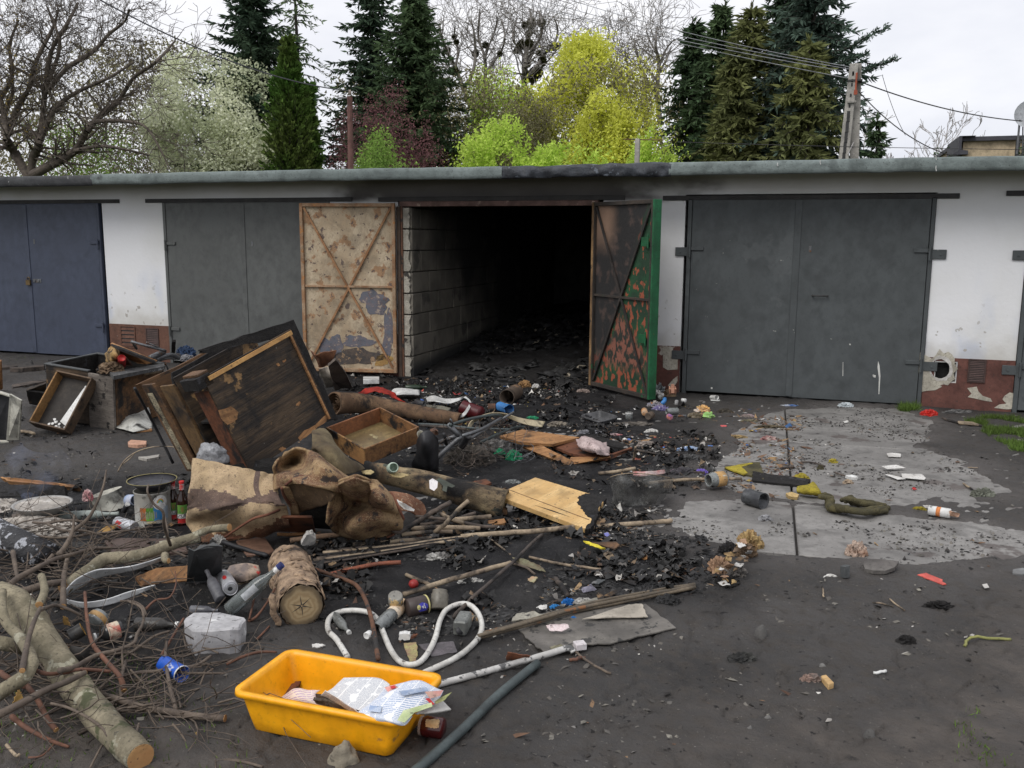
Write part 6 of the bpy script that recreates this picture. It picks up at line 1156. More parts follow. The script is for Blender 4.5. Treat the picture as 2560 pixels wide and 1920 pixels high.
# frying pan
pn = thing('frying_pan','rectangular black pan with long thin handle lying face up','pan',Z('d',740,560)); 
def rtray(Mx,w,d,h,rc,th,mat,parent,taper=.85,lip=.0,name='body',n=6):
    def rr(W_,D_,z,r): 
        q = []
        for cx,cy,a0 in ((W_/2-r,D_/2-r,0),(-W_/2+r,D_/2-r,pi/2),(-W_/2+r,-D_/2+r,pi),(W_/2-r,-D_/2+r,3*pi/2)):
            for k in range(n): a = a0+pi/2*k/(n-1); q.append((cx+r*cos(a),cy+r*sin(a),z))
        return q
    Ls_ = [rr(w*taper*.96,d*taper*.96,0,rc*.8),rr(w*taper,d*taper,th*1.5,rc)]; 
    for k in (.3,.6,.9,1.0): Ls_.append(rr(w*(taper+(1-taper)*k),d*(taper+(1-taper)*k),h*k,rc))
    if lip: Ls_ += [rr(w+2*lip,d+2*lip,h+.001,rc+lip),rr(w+2*lip+.003,d+2*lip+.003,h-.014,rc+lip),rr(w+2*lip,d+2*lip,h-.014,rc+lip)]
    mb = MB(); V_ = []; F_ = []; k = 4*n
    for l in Ls_: V_ += l
    for i in range(len(Ls_)-1):
        for j in range(k): F_.append((i*k+j,i*k+(j+1)%k,(i+1)*k+(j+1)%k,(i+1)*k+j))
    F_.append(tuple(range(k-1,-1,-1))); mb.add(V_,F_)
    o = mb.build(name,mat,parent,Mx,smooth=True); s = o.modifiers.new('s','SOLIDIFY'); s.thickness = th; s.offset = 0; return o
a = Z('d',655,500,.04); b = Z('d',835,560,.04); c_ = Z('d',735,535,.035)
rtray(frame(c_-Vector((0,0,.03)),(b-a),(.12,-.3,1)),(b-a).length*.92,(b-a).length*.62,.05,.03,.003,M('scoured black pan',(.12,.12,.125),(.06,.06,.062),6,.5,.3),pn,lip=.006)
tubes('handle',None,None,m_blk,'d',[(375,430,.03),(520,475,.035),(655,525,.045)],(.004,.010),parent=pn)
lathe('can','round_jar','small round clear jar right of the pan','jar',m_glass,'d',(1005,550),(1005,480),35,True,bands=((.75,.98,m_white,'lid'),)); lathe('can','small_lid','tiny white lid beside the pan','lid',m_white,'d',(915,555,.0),(915,540),20,True)

# ================================================================ RIGHT HAND SIDE ----------------------------------------------------
for i,(c,x,y,rx,ry,h_,m_,lb,nm,fr) in enumerate((
 ('d',1280,290,75,.8,.10,M('crumpled clear film',(.5,.52,.52),(.3,.32,.32),8,.3,1.2,trans=.2),'greyish crumpled film on top of the waste heap by the green door','film',3.4),
 ('d',1260,340,60,.7,.07,m_paper,'white scraps in the waste heap against the green door edge','paper',3.4),('d',1380,340,55,.7,.08,M('brown bits',(.25,.17,.1),(.14,.1,.06),9,.9,1),'brown clump in the waste heap before the pier','litter',3.4),
 ('d',1240,440,70,.7,.06,M('mixed bright bits',(.5,.45,.38),(.2,.2,.3),14,.7,.8,spots=((.6,.22,.05),.22,22)),'mixed coloured scraps at the foot of the green door','litter',3.4),('d',1300,470,80,.5,.05,M('lilac foil',(.40,.34,.55),(.25,.22,.45),12,.5,1,spots=((.7,.7,.72),.3,20)),'lilac wrapper in the waste heap','wrapper',3.4),
 ('d',1600,540,60,.7,.06,M('brown clear jar bag',(.22,.16,.08),(.12,.10,.07),7,.3,.8),'brown jar shaped bag on the soot left of the bright bag','bag',2.5),('d',1680,480,70,.5,.06,M('orange white bag',(.65,.6,.55),(.75,.42,.12),5,.4,.8,lo=.48,hi=.54),'white and orange wrapper behind the lime bag','wrapper',2.5),
 ('d',1740,535,60,.6,.055,M('lime foil bag',(.30,.60,.12),(.62,.68,.55),7,.35,.8,lo=.5,hi=.56),'lime green foil bag by the right doors','bag',2.5),('d',1885,490,70,.4,.04,M('dark twigs clump',(.1,.085,.06),(.05,.045,.04),9,.95,1.4),'dark leafy clump right of the lime bag','litter',3.4),
 ('d',2100,525,60,.4,.025,M('pinkish bits',(.45,.32,.35),(.2,.17,.14),12,.8,.8),'pink flecked scraps near the concrete edge','litter',3.4),('d',2110,570,80,.3,.02,M('olive litter',(.22,.2,.13),(.12,.11,.08),12,.95,1),'olive dry litter under the pink scraps','litter',3.4),
 ('d',2010,715,80,.35,.02,M('ochre leaf litter',(.42,.3,.14),(.2,.15,.08),12,.95,1),'ochre dry leaves at the concrete edge','leaves',3.4),('d',1700,730,80,.4,.03,M('dark twist',(.07,.065,.055),(.035,.033,.03),12,.95,1),'dark twisted clump in the soot left of the leaves','litter',3.4),
 ('e',80,560,120,.3,.02,M('brown moss litter',(.15,.12,.075),(.09,.075,.05),16,.95,1,spots=((.36,.26,.1),.22,14)),'patch of brown dry leaves on the slab joint','leaves',4),('e',70,660,60,.4,.03,M('red white bits',(.5,.45,.4),(.3,.1,.1),12,.8,.8),'red and white scrap left of the slab joint','litter',3.4),
 ('e',605,850,38,.7,.03,m_sponge,'small yellow crumb of sponge on the concrete','sponge',3.4),('e',500,905,28,.6,.03,m_olive,'small dark green lump on the concrete','litter',3.4),('e',730,1022,45,.5,.025,M('beige wad',(.42,.33,.24),(.28,.21,.15),12,.9,.9),'beige crumpled wad on the concrete','paper',3.4),
 ('e',345,985,60,.6,.035,m_sponge,'torn yellow sponge at the end of the charred mat','sponge',3.4),('e',710,388,62,.4,.04,M('icy white film',(.55,.60,.62),(.42,.46,.48),9,.4,.8),'white crumpled film at the foot of the right door','film',3.4),
 ('e',240,388,90,.2,.02,M('blue white packaging',(.5,.52,.55),(.08,.2,.5),5,.5,.6,lo=.5,hi=.54),'blue and white flattened packaging below the right door','packaging',3.4),('e',1230,410,80,.3,.03,M('dry grass clump',(.12,.12,.07),(.08,.075,.05),18,.95,1.4),'dry grassy clump at the corner of the right door','weeds',3.4),
 ('e',1640,440,120,.3,.03,M('grey rubble clump',(.17,.165,.16),(.09,.09,.09),12,.95,1.4),'grey rubble and debris beneath the broken vent hole','rubble',3.4),('e',1845,1130,95,.4,.05,M('grey green cloth',(.20,.21,.17),(.12,.125,.10),9,.95,1.2),'grey green knotted cloth on the dark ground at right','cloth',3.0),
 ('m',1090,340,62,.6,.07,M('pale scorched rag',(.5,.4,.33),(.3,.16,.1),9,.9,1.2,spots=((.6,.2,.16),.16,8)),'crumpled cream and red rag behind the shoe sole','rag',3.4),('m',930,485,42,.4,.02,m_paper,'small white shred left of the black lighter','paper',3.4),('m',530,125,45,.4,.03,M('grey flecked film',(.3,.3,.31),(.15,.15,.16),9,.4,1),'grey film scrap on the concrete near the joint','film',3.4),
 ('m',500,850,40,.7,.055,M('dark stone',(.12,.115,.11),(.07,.068,.065),5,.95,.8),'dark angular stone on the bare ground at right','stone',1.6),('m',385,1005,90,.35,.04,M('charred lump',(.06,.06,.055),(.03,.03,.03),9,.9,1.4),'long charred lump half sunk in the dirt','charred wood',2),('m',820,1130,75,.5,.03,M('crushed brown packet',(.3,.2,.16),(.14,.12,.11),9,.7,1,spots=((.5,.45,.1),.1,10)),'crushed brown packet beside the wooden block','packet',3.4),
 ('m',1170,1475,36,.7,.035,M('dark stone',(.1,.1,.1)),'dark stone near the bottom of the frame','stone',1.6),('m',1400,885,60,.5,.03,m_black,'black crumbly lump in the dirt right of the stones','charred wood',3),('m',1600,670,90,.4,.03,m_black,'long black crumbly clod at right','charred wood',3),('m',880,1042,22,.6,.02,M('pebble',(.2,.195,.185),(.14,.135,.13),5,.9,.3),'grey pebble above the wooden block','stone',1.6),
 ('m',545,1365,26,.6,.02,M('pebble',(.2,.2,.2)),'upper of two grey pebbles low in the dirt','stone',1.6),('m',432,1430,18,.8,.02,M('pebble',(.2,.2,.2)),'lower of two grey pebbles low in the dirt','stone',1.6),('l',1740,940,120,.6,.05,M('charcoal lump',(.035,.035,.037),(.02,.02,.02),9,.8,1.8),'large black charcoal lump at the end of the rods','charcoal',3),
 ('j',1060,1250,130,.7,.07,M('buff stone',(.30,.265,.20),(.20,.175,.135),7,.95,1.0,spots=((.09,.085,.06),.2,9)),'buff rough stone cut by the bottom frame edge','stone',1.8))):
    heap(nm.replace(' ','_'),lb,nm,m_,c,x,y,rx,ry,h_,.2 if nm == 'stone' else .45 if nm == 'charcoal' else .8,100+i,fr=fr,ridge=nm not in ('stone',),sub=4 if rx > 60 else 3)
slab('sole','grey shoe sole shaped pad lying on the dark dirt','shoe sole',M('grey brown pad',(.14,.13,.12),(.10,.09,.085),6,.85,.4),'m',[(1135,395,.04),(1160,362,.05),(1240,366,.055),(1355,378,.05),(1330,415,.04),(1270,438,.03),(1200,436,.03),(1145,425,.03)],.02,.001)
slab('red_sheet','flat coral red plastic piece on the dark dirt','plastic piece',M('coral red plastic',(.72,.13,.10),(.62,.10,.08),4,.5,.1,spots=((.1,.05,.05),.06,20)),'m',[(1468,462,.012),(1520,450,.012),(1625,492,.012),(1625,505,.012),(1650,520,.012),(1625,522,.012)],.004,.001)
slab('lighter','small grey metal lighter like piece standing in the dirt','metal piece',m_slate,'m',[(1020,412,.07),(1055,403,.07),(1052,485,.01),(1020,487,.01)],.03)
slab('tile_scrap','grey tile fragment at the right frame edge','tile fragment',M('grey tile',(.27,.28,.28),(.2,.2,.2),5),'m',[(2060,425,.03),(2120,418,.03),(2200,440,.03),(2120,458,.02),(2060,450,.02)],.02)
slab('paper','small white paper square on the dirt right of the coral piece','paper',m_paper,'m',[(1870,522,.02),(1900,516,.02),(1914,540,.02),(1885,545,.02)],.002); slab('wood_block','small pale wooden block on the dirt','wood block',m_wood_l,'m',[(872,1085,.03),(905,1078,.03),(955,1128,.03),(920,1140,.03)],.025)
for i,(P_,lb) in enumerate((([(1050,775,.02),(1090,768,.02),(1170,778,.02),(1165,805,.01),(1065,800,.01)],'farthest of the white papers on the concrete'),([(1010,880,.03),(1130,868,.03),(1210,895,.02),(1200,903,.01),(1060,905,.02)],'folded white paper in the middle of the three on the concrete'),([(1175,942,.03),(1340,945,.03),(1375,975,.02),(1365,993,.015),(1180,975,.02)],'nearest white paper rectangle on the concrete'),([(1033,945,.015),(1090,952,.02),(1180,975,.015),(1210,985,.015),(1140,990,.015)],'torn paper strip touching the nearest white rectangle'),([(690,508,.01),(730,498,.03),(740,515,.01),(700,520,.01)],'tiny white paper near the door sill on concrete'))):
    slab('paper',lb,'paper',m_paper,'e',P_,.002,.002,i)
heap('red_plastic','bright red crushed plastic bottle by the right pier','plastic bottle',M('bright red plastic',(.75,.03,.015),(.5,.02,.015),9,.4,.8),'e',1400,465,75,.4,.06,.5,61,fr=3,ridge=True)
tubes('stick','long splinter on the ground at the base of the right pier','stick',m_stick2,'e',[(1510,480,.03),(1620,515,.02),(1840,545,.015)],.010); slab('splinter','pale flat splinter lying on the long one by the right pier','wood splinter',m_stick,'e',[(1640,505,.03),(1760,510,.03),(1840,540,.02),(1650,525,.03)],.008,.003)
for i,(c,P_,r_,m_,lb) in enumerate((('e',[(620,930,.01),(680,955,.015),(760,975,.015)],.006,m_stick2,'thin dark twig by the white cylinder on concrete'),('e',[(340,845,.01),(430,850,.015),(540,880,.01)],.007,m_stick2,'bent dark twig on the concrete near the joint'),('e',[(170,900,.01),(280,882,.015)],.010,m_stick2,'short dark stick at the slab joint'),('e',[(1690,1025,.01),(1765,1078,.01)],.007,m_stick,'short pale twig on the dark ground right of the papers'),('e',[(1725,890,.01),(1805,895,.01)],.004,m_stick,'tiny pale straw far right'),
   ('m',[(1760,905,.01),(1800,850,.02),(1900,852,.02),(2050,865,.01)],.006,M('yellow green stem',(.30,.30,.10),(.22,.22,.08),9),'bent yellow green stem on the dirt at right'),('m',[(1190,635,.01),(1250,640,.01),(1320,662,.01)],.004,m_stick,'thin straw on the dirt, left of two crossing ones'),('m',[(1300,612,.01),(1390,685,.01)],.004,m_stick,'thin straw on the dirt, right of two crossing ones'),('m',[(1200,1070,.01),(1275,1058,.01)],.006,m_white,'small white stick on the dirt'),('m',[(880,535,.01),(890,600,.01)],.004,m_stick,'vertical thin stem stub near the lighter'),
   ('l',[(905,1340,.01),(1050,1450,.02),(1230,1550,.01)],.005,m_twig,'thin twig running from the white box over the dirt'),('l',[(870,1430,.01),(950,1415,.02),(1010,1405,.01)],.007,m_twigr,'reddish twig under the white pipe end'))):
    tubes('twig',lb,'twig',m_,c,P_,r_,n=6,wob=.003,seed=i)
slab('white_tube','white cylinder stub with blue tip on the concrete','stub',m_white,'e',[(710,955,.03),(760,950,.03),(820,965,.03),(810,978,.02),(740,970,.02)],.02,.001)
rk = thing('cardboard_tube','white and orange striped cardboard tube on the dark ground','cardboard tube',Z('e',1450,1270))
tubes('tube',None,None,m_white,'e',[(1400,1245,.035),(1580,1275,.035)],.030,parent=rk); tubes('band',None,None,M('orange print',(.7,.25,.08),(.6,.2,.06)),'e',[(1465,1256,.035),(1500,1262,.035)],.0305,parent=rk)
slab('torn_end',None,None,M('peach card',(.62,.38,.26),(.5,.3,.2)),'e',[(1530,1240,.05),(1600,1262,.06),(1650,1280,.03),(1640,1305,.02),(1560,1290,.03)],.006,.003,parent=rk)
slab('paper','white torn oval paper behind the striped tube','paper',m_paper,'e',[(1350,1205,.02),(1400,1203,.03),(1455,1222,.02),(1440,1235,.01),(1370,1225,.01)],.003,.002); heap('yellow_bits','yellow scorched shreds at the tail of the striped tube','shreds',m_sponge,'e',1320,1245,55,.4,.02,.9,64,ridge=True)
mt_ = thing('foam_mat','charred mat with mustard yellow edge lying across the slab joint','mat',Z('d',2000,1000))
slab('mat',None,None,m_olive,'d',[(1885,985,.02),(2060,960,.03),(2140,940,.03),(2212,940,.03),(2250,1100,.02),(2180,1080,.015)],.02,.005,parent=mt_); slab('mat',None,None,m_black,'e',[(-60,920,.03),(100,950,.03),(290,970,.03),(420,990,.025),(380,1040,.015),(250,1030,.015),(-60,1000,.015)],.02,.006,3,parent=mt_)
slab('yellow_edge',None,None,m_sponge,'d',[(1888,985,.024),(2120,945,.032),(2150,950,.032),(2040,985,.028),(2100,1040,.022),(2060,1050,.020),(1960,1015,.022)],.01,.004,4,parent=mt_)
patch('folded_sponge','mustard yellow folded sponge cloth on the concrete','sponge cloth',m_sponge,'e',[[(310,1050,.05),(400,1030,.08),(440,1010,.09),(480,1060,.06)],[(305,1090,.03),(400,1090,.05),(470,1095,.05),(502,1105,.03)],[(320,1105,.01),(400,1115,.01),(470,1120,.01),(500,1118,.01)]],.012,thick=.01,fr=16)
slab('sponge_bit','pale bread like oval beside the folded sponge','foam piece',M('bread coloured foam',(.5,.36,.16),(.4,.28,.12),9),'e',[(215,1105,.03),(260,1093,.035),(325,1115,.03),(310,1138,.02),(240,1130,.02)],.02,.002)
def bundle(label,P_,r_,mat,c,seed,off=.03,n_=3):
    t = thing('cloth_bundle',label,'cloth',Z(c,*P_[0][:2])); rr = random.Random(seed)
    for k in range(n_):
        W = [Z(c,p[0],p[1],max(p[2]+rr.uniform(-.2,.3)*off,.012))+Vector((rr.uniform(-1,1)*off*.5,rr.uniform(-1,1)*off,0)) for p in P_]; W = spline(W,6); o0 = W[0].copy(); mb = MB()
        R = [r_*(.6+.7*abs(noise.noise(Vector((i*.35,k,seed))))+.3*sin(pi*i/(len(W)-1))) for i in range(len(W))]
        mb.tube([w-o0 for w in W],R,9); mb.build('fold',mat,t,Matrix.Translation(o0),smooth=True)
    return t
bundle('twisted olive cloth lying along the slab edge',[(515,1120,.07),(560,1150,.06),(580,1215,.03),(680,1230,.04),(860,1255,.035),(1040,1235,.02)],.022,m_olive,'e',1,.045,4); bundle('upper olive loop of the twisted cloth',[(690,1165,.05),(730,1145,.07),(800,1180,.05),(900,1190,.04),(1020,1215,.02)],.020,m_olive,'e',2,.03,3)
lathe('open','dark_pot','dented dark tin pot lying on its side on the concrete','pot',M('blackened tin',(.10,.105,.11),(.045,.045,.05),6,.4,.3,metal=.4,spots=((.22,.22,.23),.3,7)),'F',(1612,1072),(1650,1083),17,dent=.12,body='pot_body')
lathe('open','white_cup','white torn cup at the foot of the right door','cup',m_white,'d',(1765,345,.02),(1815,345,.04),20); slab('white_lid','thin white tray under the torn cup','lid',m_white,'d',[(1755,362,.012),(1845,365,.012),(1840,375,.01),(1760,372,.01)],.006)
br_ = thing('hollow_brick','pinkish hollow brick standing on the waste heap','brick',Z('d',1410,300))
for a,b in (((1378,268),(1392,318)),((1424,268),(1442,318)),((1392,268),(1424,278)),((1392,308),(1424,318))):
    slab('brick_web',None,None,M('pale brick',(.45,.24,.16),(.36,.18,.12),8,.95,.5),'d',[(a[0],a[1],.16),(b[0],a[1],.16),(b[0],b[1],.10),(a[0],b[1],.10)],.05,parent=br_)
for i,(x0,y0,x1,y1,r_,m_,lb,st) in enumerate(((1455,470,1350,475,32,m_glass,'clear jar lying in the waste heap by the green door',0),(1215,505,1180,520,34,m_tin,'dark round tin in the waste heap',0),(1440,415,1445,370,16,m_white,'small white plastic bottle standing in the waste heap',1),(1385,530,1370,520,26,M('orange purple tub',(.6,.22,.04),(.2,.1,.4),7),'orange and violet tub at the front of the waste heap',0),(1530,515,1450,518,12,m_steel,'thin metal tube lying right of the waste heap',0),(1150,490,1145,465,28,M('orange cup',(.62,.26,.06),(.5,.4,.3),7),'orange cup at the left of the waste heap',0),(1530,375,1490,370,18,m_white,'small white box end beside the pier foot',0),(1300,345,1270,330,22,m_glass,'glass beaker on top of the waste heap',0))):
    lathe('jar' if m_ is m_glass else 'can','container',lb,'container',m_,'d',(x0,y0),(x1,y1),r_,bool(st),z=.06)
bn = tubes('blue_rag_strip','blue white crumpled packet left of the open jar heap','packet',m_bluep2,'d',[(1310,400,.08),(1330,380,.10),(1335,360,.1)],.02)
# burnt paper heap (books) at centre right
for i,(x,y,rx,ry,h_,sd_,m_,lb) in enumerate(((430,290,75,.8,.08,71,M('yellowed burnt paper',(.50,.36,.16),(.25,.15,.07),9,.9,1.4,char=(.28,9)),'yellowed burnt paper wad, top of the burnt paper heap'),(400,350,70,.7,.06,72,m_oldbook,'brown burnt book bundle in the middle of the paper heap'),(300,340,60,.9,.06,73,m_black,'black charred paper lump left of the heap'),(240,450,70,.9,.07,74,M('tan scorched paper',(.42,.26,.16),(.22,.14,.09),9,.9,1.2,char=(.2,8)),'tan crumpled burnt cardboard, nearest part of the paper heap'),(340,470,65,.7,.06,75,M('grey pale burnt paper',(.34,.31,.28),(.12,.11,.1),9,.9,1.2),'greyish crumpled papers at the right foot of the paper heap'),(290,530,70,.5,.05,76,m_black,'black ashes under the paper heap'))):
    heap('burnt_paper',lb,'burnt paper',m_,'m',x,y,rx,ry,h_,.9,sd_,fr=4,ridge=True)
rp_ = random.Random(12)
for i in range(24):   # single curled leaves of paper on the heap
    x,y = 200+rp_.random()*280,250+rp_.random()*270; x = 420-(y-250)*.62+rp_.uniform(-80,90); a = rp_.uniform(0,3.1); s = rp_.uniform(14,30); zz = .05+rp_.random()*.07
    P_ = [(x+s*cos(a+k*pi/2)*(1.5 if k % 2 else .8),y+s*.7*sin(a+k*pi/2),zz+rp_.uniform(-.02,.03)) for k in range(4)]
    patch('paper_leaf',('curled','torn','scorched','flaking')[i % 4]+' leaf of paper on the burnt paper heap','paper leaf',(m_oldbook,m_paper,M('tan scorched paper',(.4,.3,.2)),M('yellowed burnt paper',(.5,.4,.2)))[i % 4],'m',[[P_[0],P_[1]],[P_[3],P_[2]]],.01,div=4,thick=.001,fr=20,group='leaves of the burnt paper heap')
# ================================================================ FOREGROUND ---------------------------------------------------------
# yellow orange tray with newspaper
ty = thing('plastic_tray','bright orange yellow plastic tray with newspapers, in the foreground','tray',Z('j',900,900))
ct = (Z('j',115,600,.15)+Z('j',545,212,.15)+Z('j',1890,440,.15)+Z('j',1625,935,.15))/4; ex = (Z('j',1890,440,.15)-Z('j',545,212,.15)).normalized(); ez = Vector((.035,.02,1)).normalized()
wT = ((Z('j',1890,440,.15)-Z('j',545,212,.15)).length+(Z('j',1625,935,.15)-Z('j',115,600,.15)).length)/2; dT = ((Z('j',545,212,.15)-Z('j',115,600,.15)).length+(Z('j',1890,440,.15)-Z('j',1625,935,.15)).length)/2
Fy = frame(ct-Vector((0,0,.142)),ex,ez); rtray(Fy,wT-.03,dT-.03,.142,.024,.0035,m_orange,ty,taper=.87,lip=.016,name='tray_body')
m_news = printmat('newspaper print',(.74,.74,.73),(.16,.19,.26),46,.8); m_news2 = printmat('coloured newspaper print',(.73,.74,.76),(.12,.22,.42),40,.75)
def sheet(name,label,mat,c,rows,amp,seed,thick=.0012,parent=None,cat='newspaper',div=8):
    nv = (len(rows[0])-1)*div+1; nu = (len(rows)-1)*div+1
    o = patch(name,label,cat,mat,c,rows,amp,div=div,thick=thick,seed=seed,fr=11,parent=parent); me = o.data; adduv(o,len(me.vertices)//((len(rows)-1)*div+1),(len(rows)-1)*div+1); return o
nA = sheet('newspaper','left open newspaper page of dense blue grey columns in the tray',m_news,'j',[[(1070,480,.13),(1240,476,.15),(1390,490,.15),(1480,540,.16)],[(980,560,.11),(1130,580,.135),(1290,620,.14),(1420,650,.15)],[(915,600,.09),(1040,680,.12),(1160,760,.13),(1280,770,.14)]],.004,1)
nA2 = sheet('newspaper','newspaper page folding down to the left edge of the open one',m_news,'j',[[(905,590,.10),(980,640,.11),(1100,720,.12),(1195,792,.135)],[(860,640,.05),(960,680,.06),(1090,760,.07),(1180,800,.09)]],.003,2)
nB = sheet('newspaper','right open newspaper page with coloured blocks hanging over the tray rim',m_news2,'j',[[(1440,560,.17),(1600,520,.19),(1740,505,.19),(1880,560,.18),(1960,590,.17)],[(1340,680,.165),(1480,640,.185),(1640,625,.19),(1780,650,.18),(1890,700,.16)],[(1200,780,.15),(1350,800,.165),(1480,830,.165),(1600,850,.16),(1690,800,.15)],[(1215,815,.145),(1360,860,.15),(1480,880,.15),(1610,905,.145),(1690,820,.14)]],.005,3)
def pr(mat,c,P_,dz=.0018,par=None):   # flat printed block on the page
    W = [Z(c,x,y,z+dz) for x,y,z in P_]; mb = MB(); mb.add([w-W[0] for w in W],[tuple(range(len(W)))]); return mb.build('print_block',mat,par,Matrix.Translation(W[0]))
m_pink2 = M('pink print',(.75,.30,.28),(.62,.42,.33),12,.7,0); m_grnp = M('pale green print',(.52,.62,.30),(.6,.66,.4),30,.7,0); m_blup = M('pale blue print',(.30,.40,.60),(.5,.56,.66),30,.7,0)
pr(m_pink2,'j',[(1430,565,.178),(1530,540,.186),(1560,580,.186),(1470,615,.178)],.004,nB); pr(m_pink2,'j',[(1790,605,.190),(1955,590,.180),(1930,640,.176),(1840,665,.184)],.006,nB); pr(m_redp,'j',[(1795,665,.188),(1830,660,.186),(1880,715,.170),(1850,722,.172)],.006,nB)
pr(m_blup,'j',[(1560,600,.19),(1800,560,.194),(1830,590,.192),(1600,640,.190)],.006,nB); pr(m_grnp,'j',[(1600,770,.176),(1850,700,.176),(1860,735,.172),(1700,790,.168),(1610,880,.158),(1545,860,.165)],.008,nB); pr(m_blup,'j',[(1300,725,.170),(1410,735,.172),(1395,790,.168),(1290,775,.166)],.006,nB); pr(m_redp,'j',[(1480,556,.184),(1520,546,.186),(1535,568,.186),(1495,580,.184)],.0065,nB)
sheet('newspaper','yellow green page corner sticking out past the tray rim',M('yellow green page',(.50,.48,.22),(.38,.42,.16),12,.7),'j',[[(1880,690,.165),(1960,640,.17),(2030,605,.18)],[(1890,712,.160),(1960,680,.165),(1990,650,.17)]],.003,5)
sheet('magazine','thick white magazine under the newspaper, overhanging the tray at right',m_paper,'j',[[(1700,800,.14),(1860,720,.14),(1950,690,.14)],[(1720,805,.135),(1880,790,.13),(2025,765,.12)]],.002,6,thick=.008,cat='magazine')
sheet('leaflet','small crumpled leaflet with violet print at the left of the tray',printmat('leaflet print',(.74,.66,.58),(.3,.16,.42),9,.6),'j',[[(490,660,.03),(620,575,.06),(740,585,.06),(855,590,.07)],[(560,690,.025),(700,660,.05),(780,660,.05),(820,640,.05)],[(640,720,.02),(760,720,.03),(860,735,.03),(890,740,.03)]],.010,7,cat='leaflet')
slab('orange_peel','brown red wooden bar lying inside the tray','wood bar',m_wood_r,'j',[(485,655,.03),(540,580,.04),(640,510,.05),(690,505,.05),(640,575,.04),(520,655,.03)],.015,.003)
heap('peelings','dry yellow peelings heaped in the tray','peelings',M('yellow peelings',(.60,.36,.06),(.36,.20,.05),14,.9,1.4,spots=((.10,.07,.04),.25,16)),'j',640,560,150,.5,.05,.9,81,z0=.01,fr=4,ridge=True); heap('peelings','brown peelings under the newspaper edge in the tray','peelings',M('brown peelings',(.30,.18,.06),(.5,.32,.08),14,.9,1.4),'j',860,560,110,.5,.04,.9,82,z0=.01,fr=4,ridge=True)
patch('fur_scrap','grey brown fur like rag below the newspaper in the tray','rag',M('grey fur',(.16,.13,.10),(.09,.075,.06),20,.98,1.4),'j',[[(800,660,.06),(1000,690,.06),(1150,760,.06)],[(850,740,.02),(1020,780,.02),(1180,810,.03)]],.01,thick=.01,fr=20)
# jar, iron pole, hoses, pipes
lathe('jar','preserve_jar','dark red preserve jar with orange label lying beside the tray','jar',M('dark red glass',(.10,.012,.012),(.06,.01,.01),5,.15,0,spec=.6),'j',(1960,935),(1755,905),92,bands=(),cap=(.9,.90,M('rusty white lid',(.5,.45,.4),(.3,.2,.15),9)),body='glass')
slab('jar_label','scorched orange label on the red jar','label',M('scorched jar label',(.60,.30,.10),(.55,.42,.25),8,.8,.3),'j',[(1800,850,.092),(1915,845,.096),(1925,870,.092),(1915,925,.075),(1850,928,.072),(1795,912,.076)],.002,.002)
tubes('iron_pole','dark grey iron pipe running from the bottom edge towards the white pipe','pipe',m_ironpipe,'n',[(80,1230,.022),(500,860,.022),(780,590,.022),(1085,342,.022)],.0165,n=14)
tubes('hose','grubby white hose looping in two waves behind the tray','hose',m_hose,'k',[(330,1450,.02),(230,1290,.02),(150,1200,.022),(160,1090,.025),(260,1030,.03),(400,1018,.035),(530,1040,.03),(610,1110,.025),(660,1230,.022),(720,1370,.02),(800,1480,.02),(900,1520,.02),(1000,1490,.02),(1080,1390,.02),(1140,1260,.02),(1180,1110,.025),(1240,1010,.03),(1350,960,.035),(1450,965,.035),(1530,1040,.03),(1565,1150,.025),(1540,1260,.022),(1430,1380,.02),(1280,1480,.02),(1050,1585,.02),(950,1640,.02)],.0115,n=12)
tubes('white_pipe','white speckled pipe with a hooked end right of the tray','pipe',m_pipe,'n',[(240,525,.02),(560,440,.02),(900,345,.02),(1180,265,.022),(1310,225,.025),(1350,230,.02),(1370,258,.01)],.0125,n=12)
tubes('rusted_strip','long bent rusty strip running from the log to the tray','metal strip',m_rust,'k',[(-20,625,.04),(150,680,.03),(330,745,.03),(420,800,.04),(500,940,.06),(560,1150,.06),(610,1470,.04)],.010,n=6,sm=6); tubes('rusted_strip','second thin dark strip beside the rusty one near the log','metal strip',m_blk,'k',[(-20,650,.02),(150,705,.02),(350,765,.02)],.006,n=6)
tubes('rusted_strip','flat orange red rusty bar right of the log','metal bar',M('orange red iron',(.30,.10,.055),(.18,.065,.04),9,.8,.3),'k',[(150,690,.02),(350,640,.025),(600,590,.03),(820,575,.03)],.011,n=6)
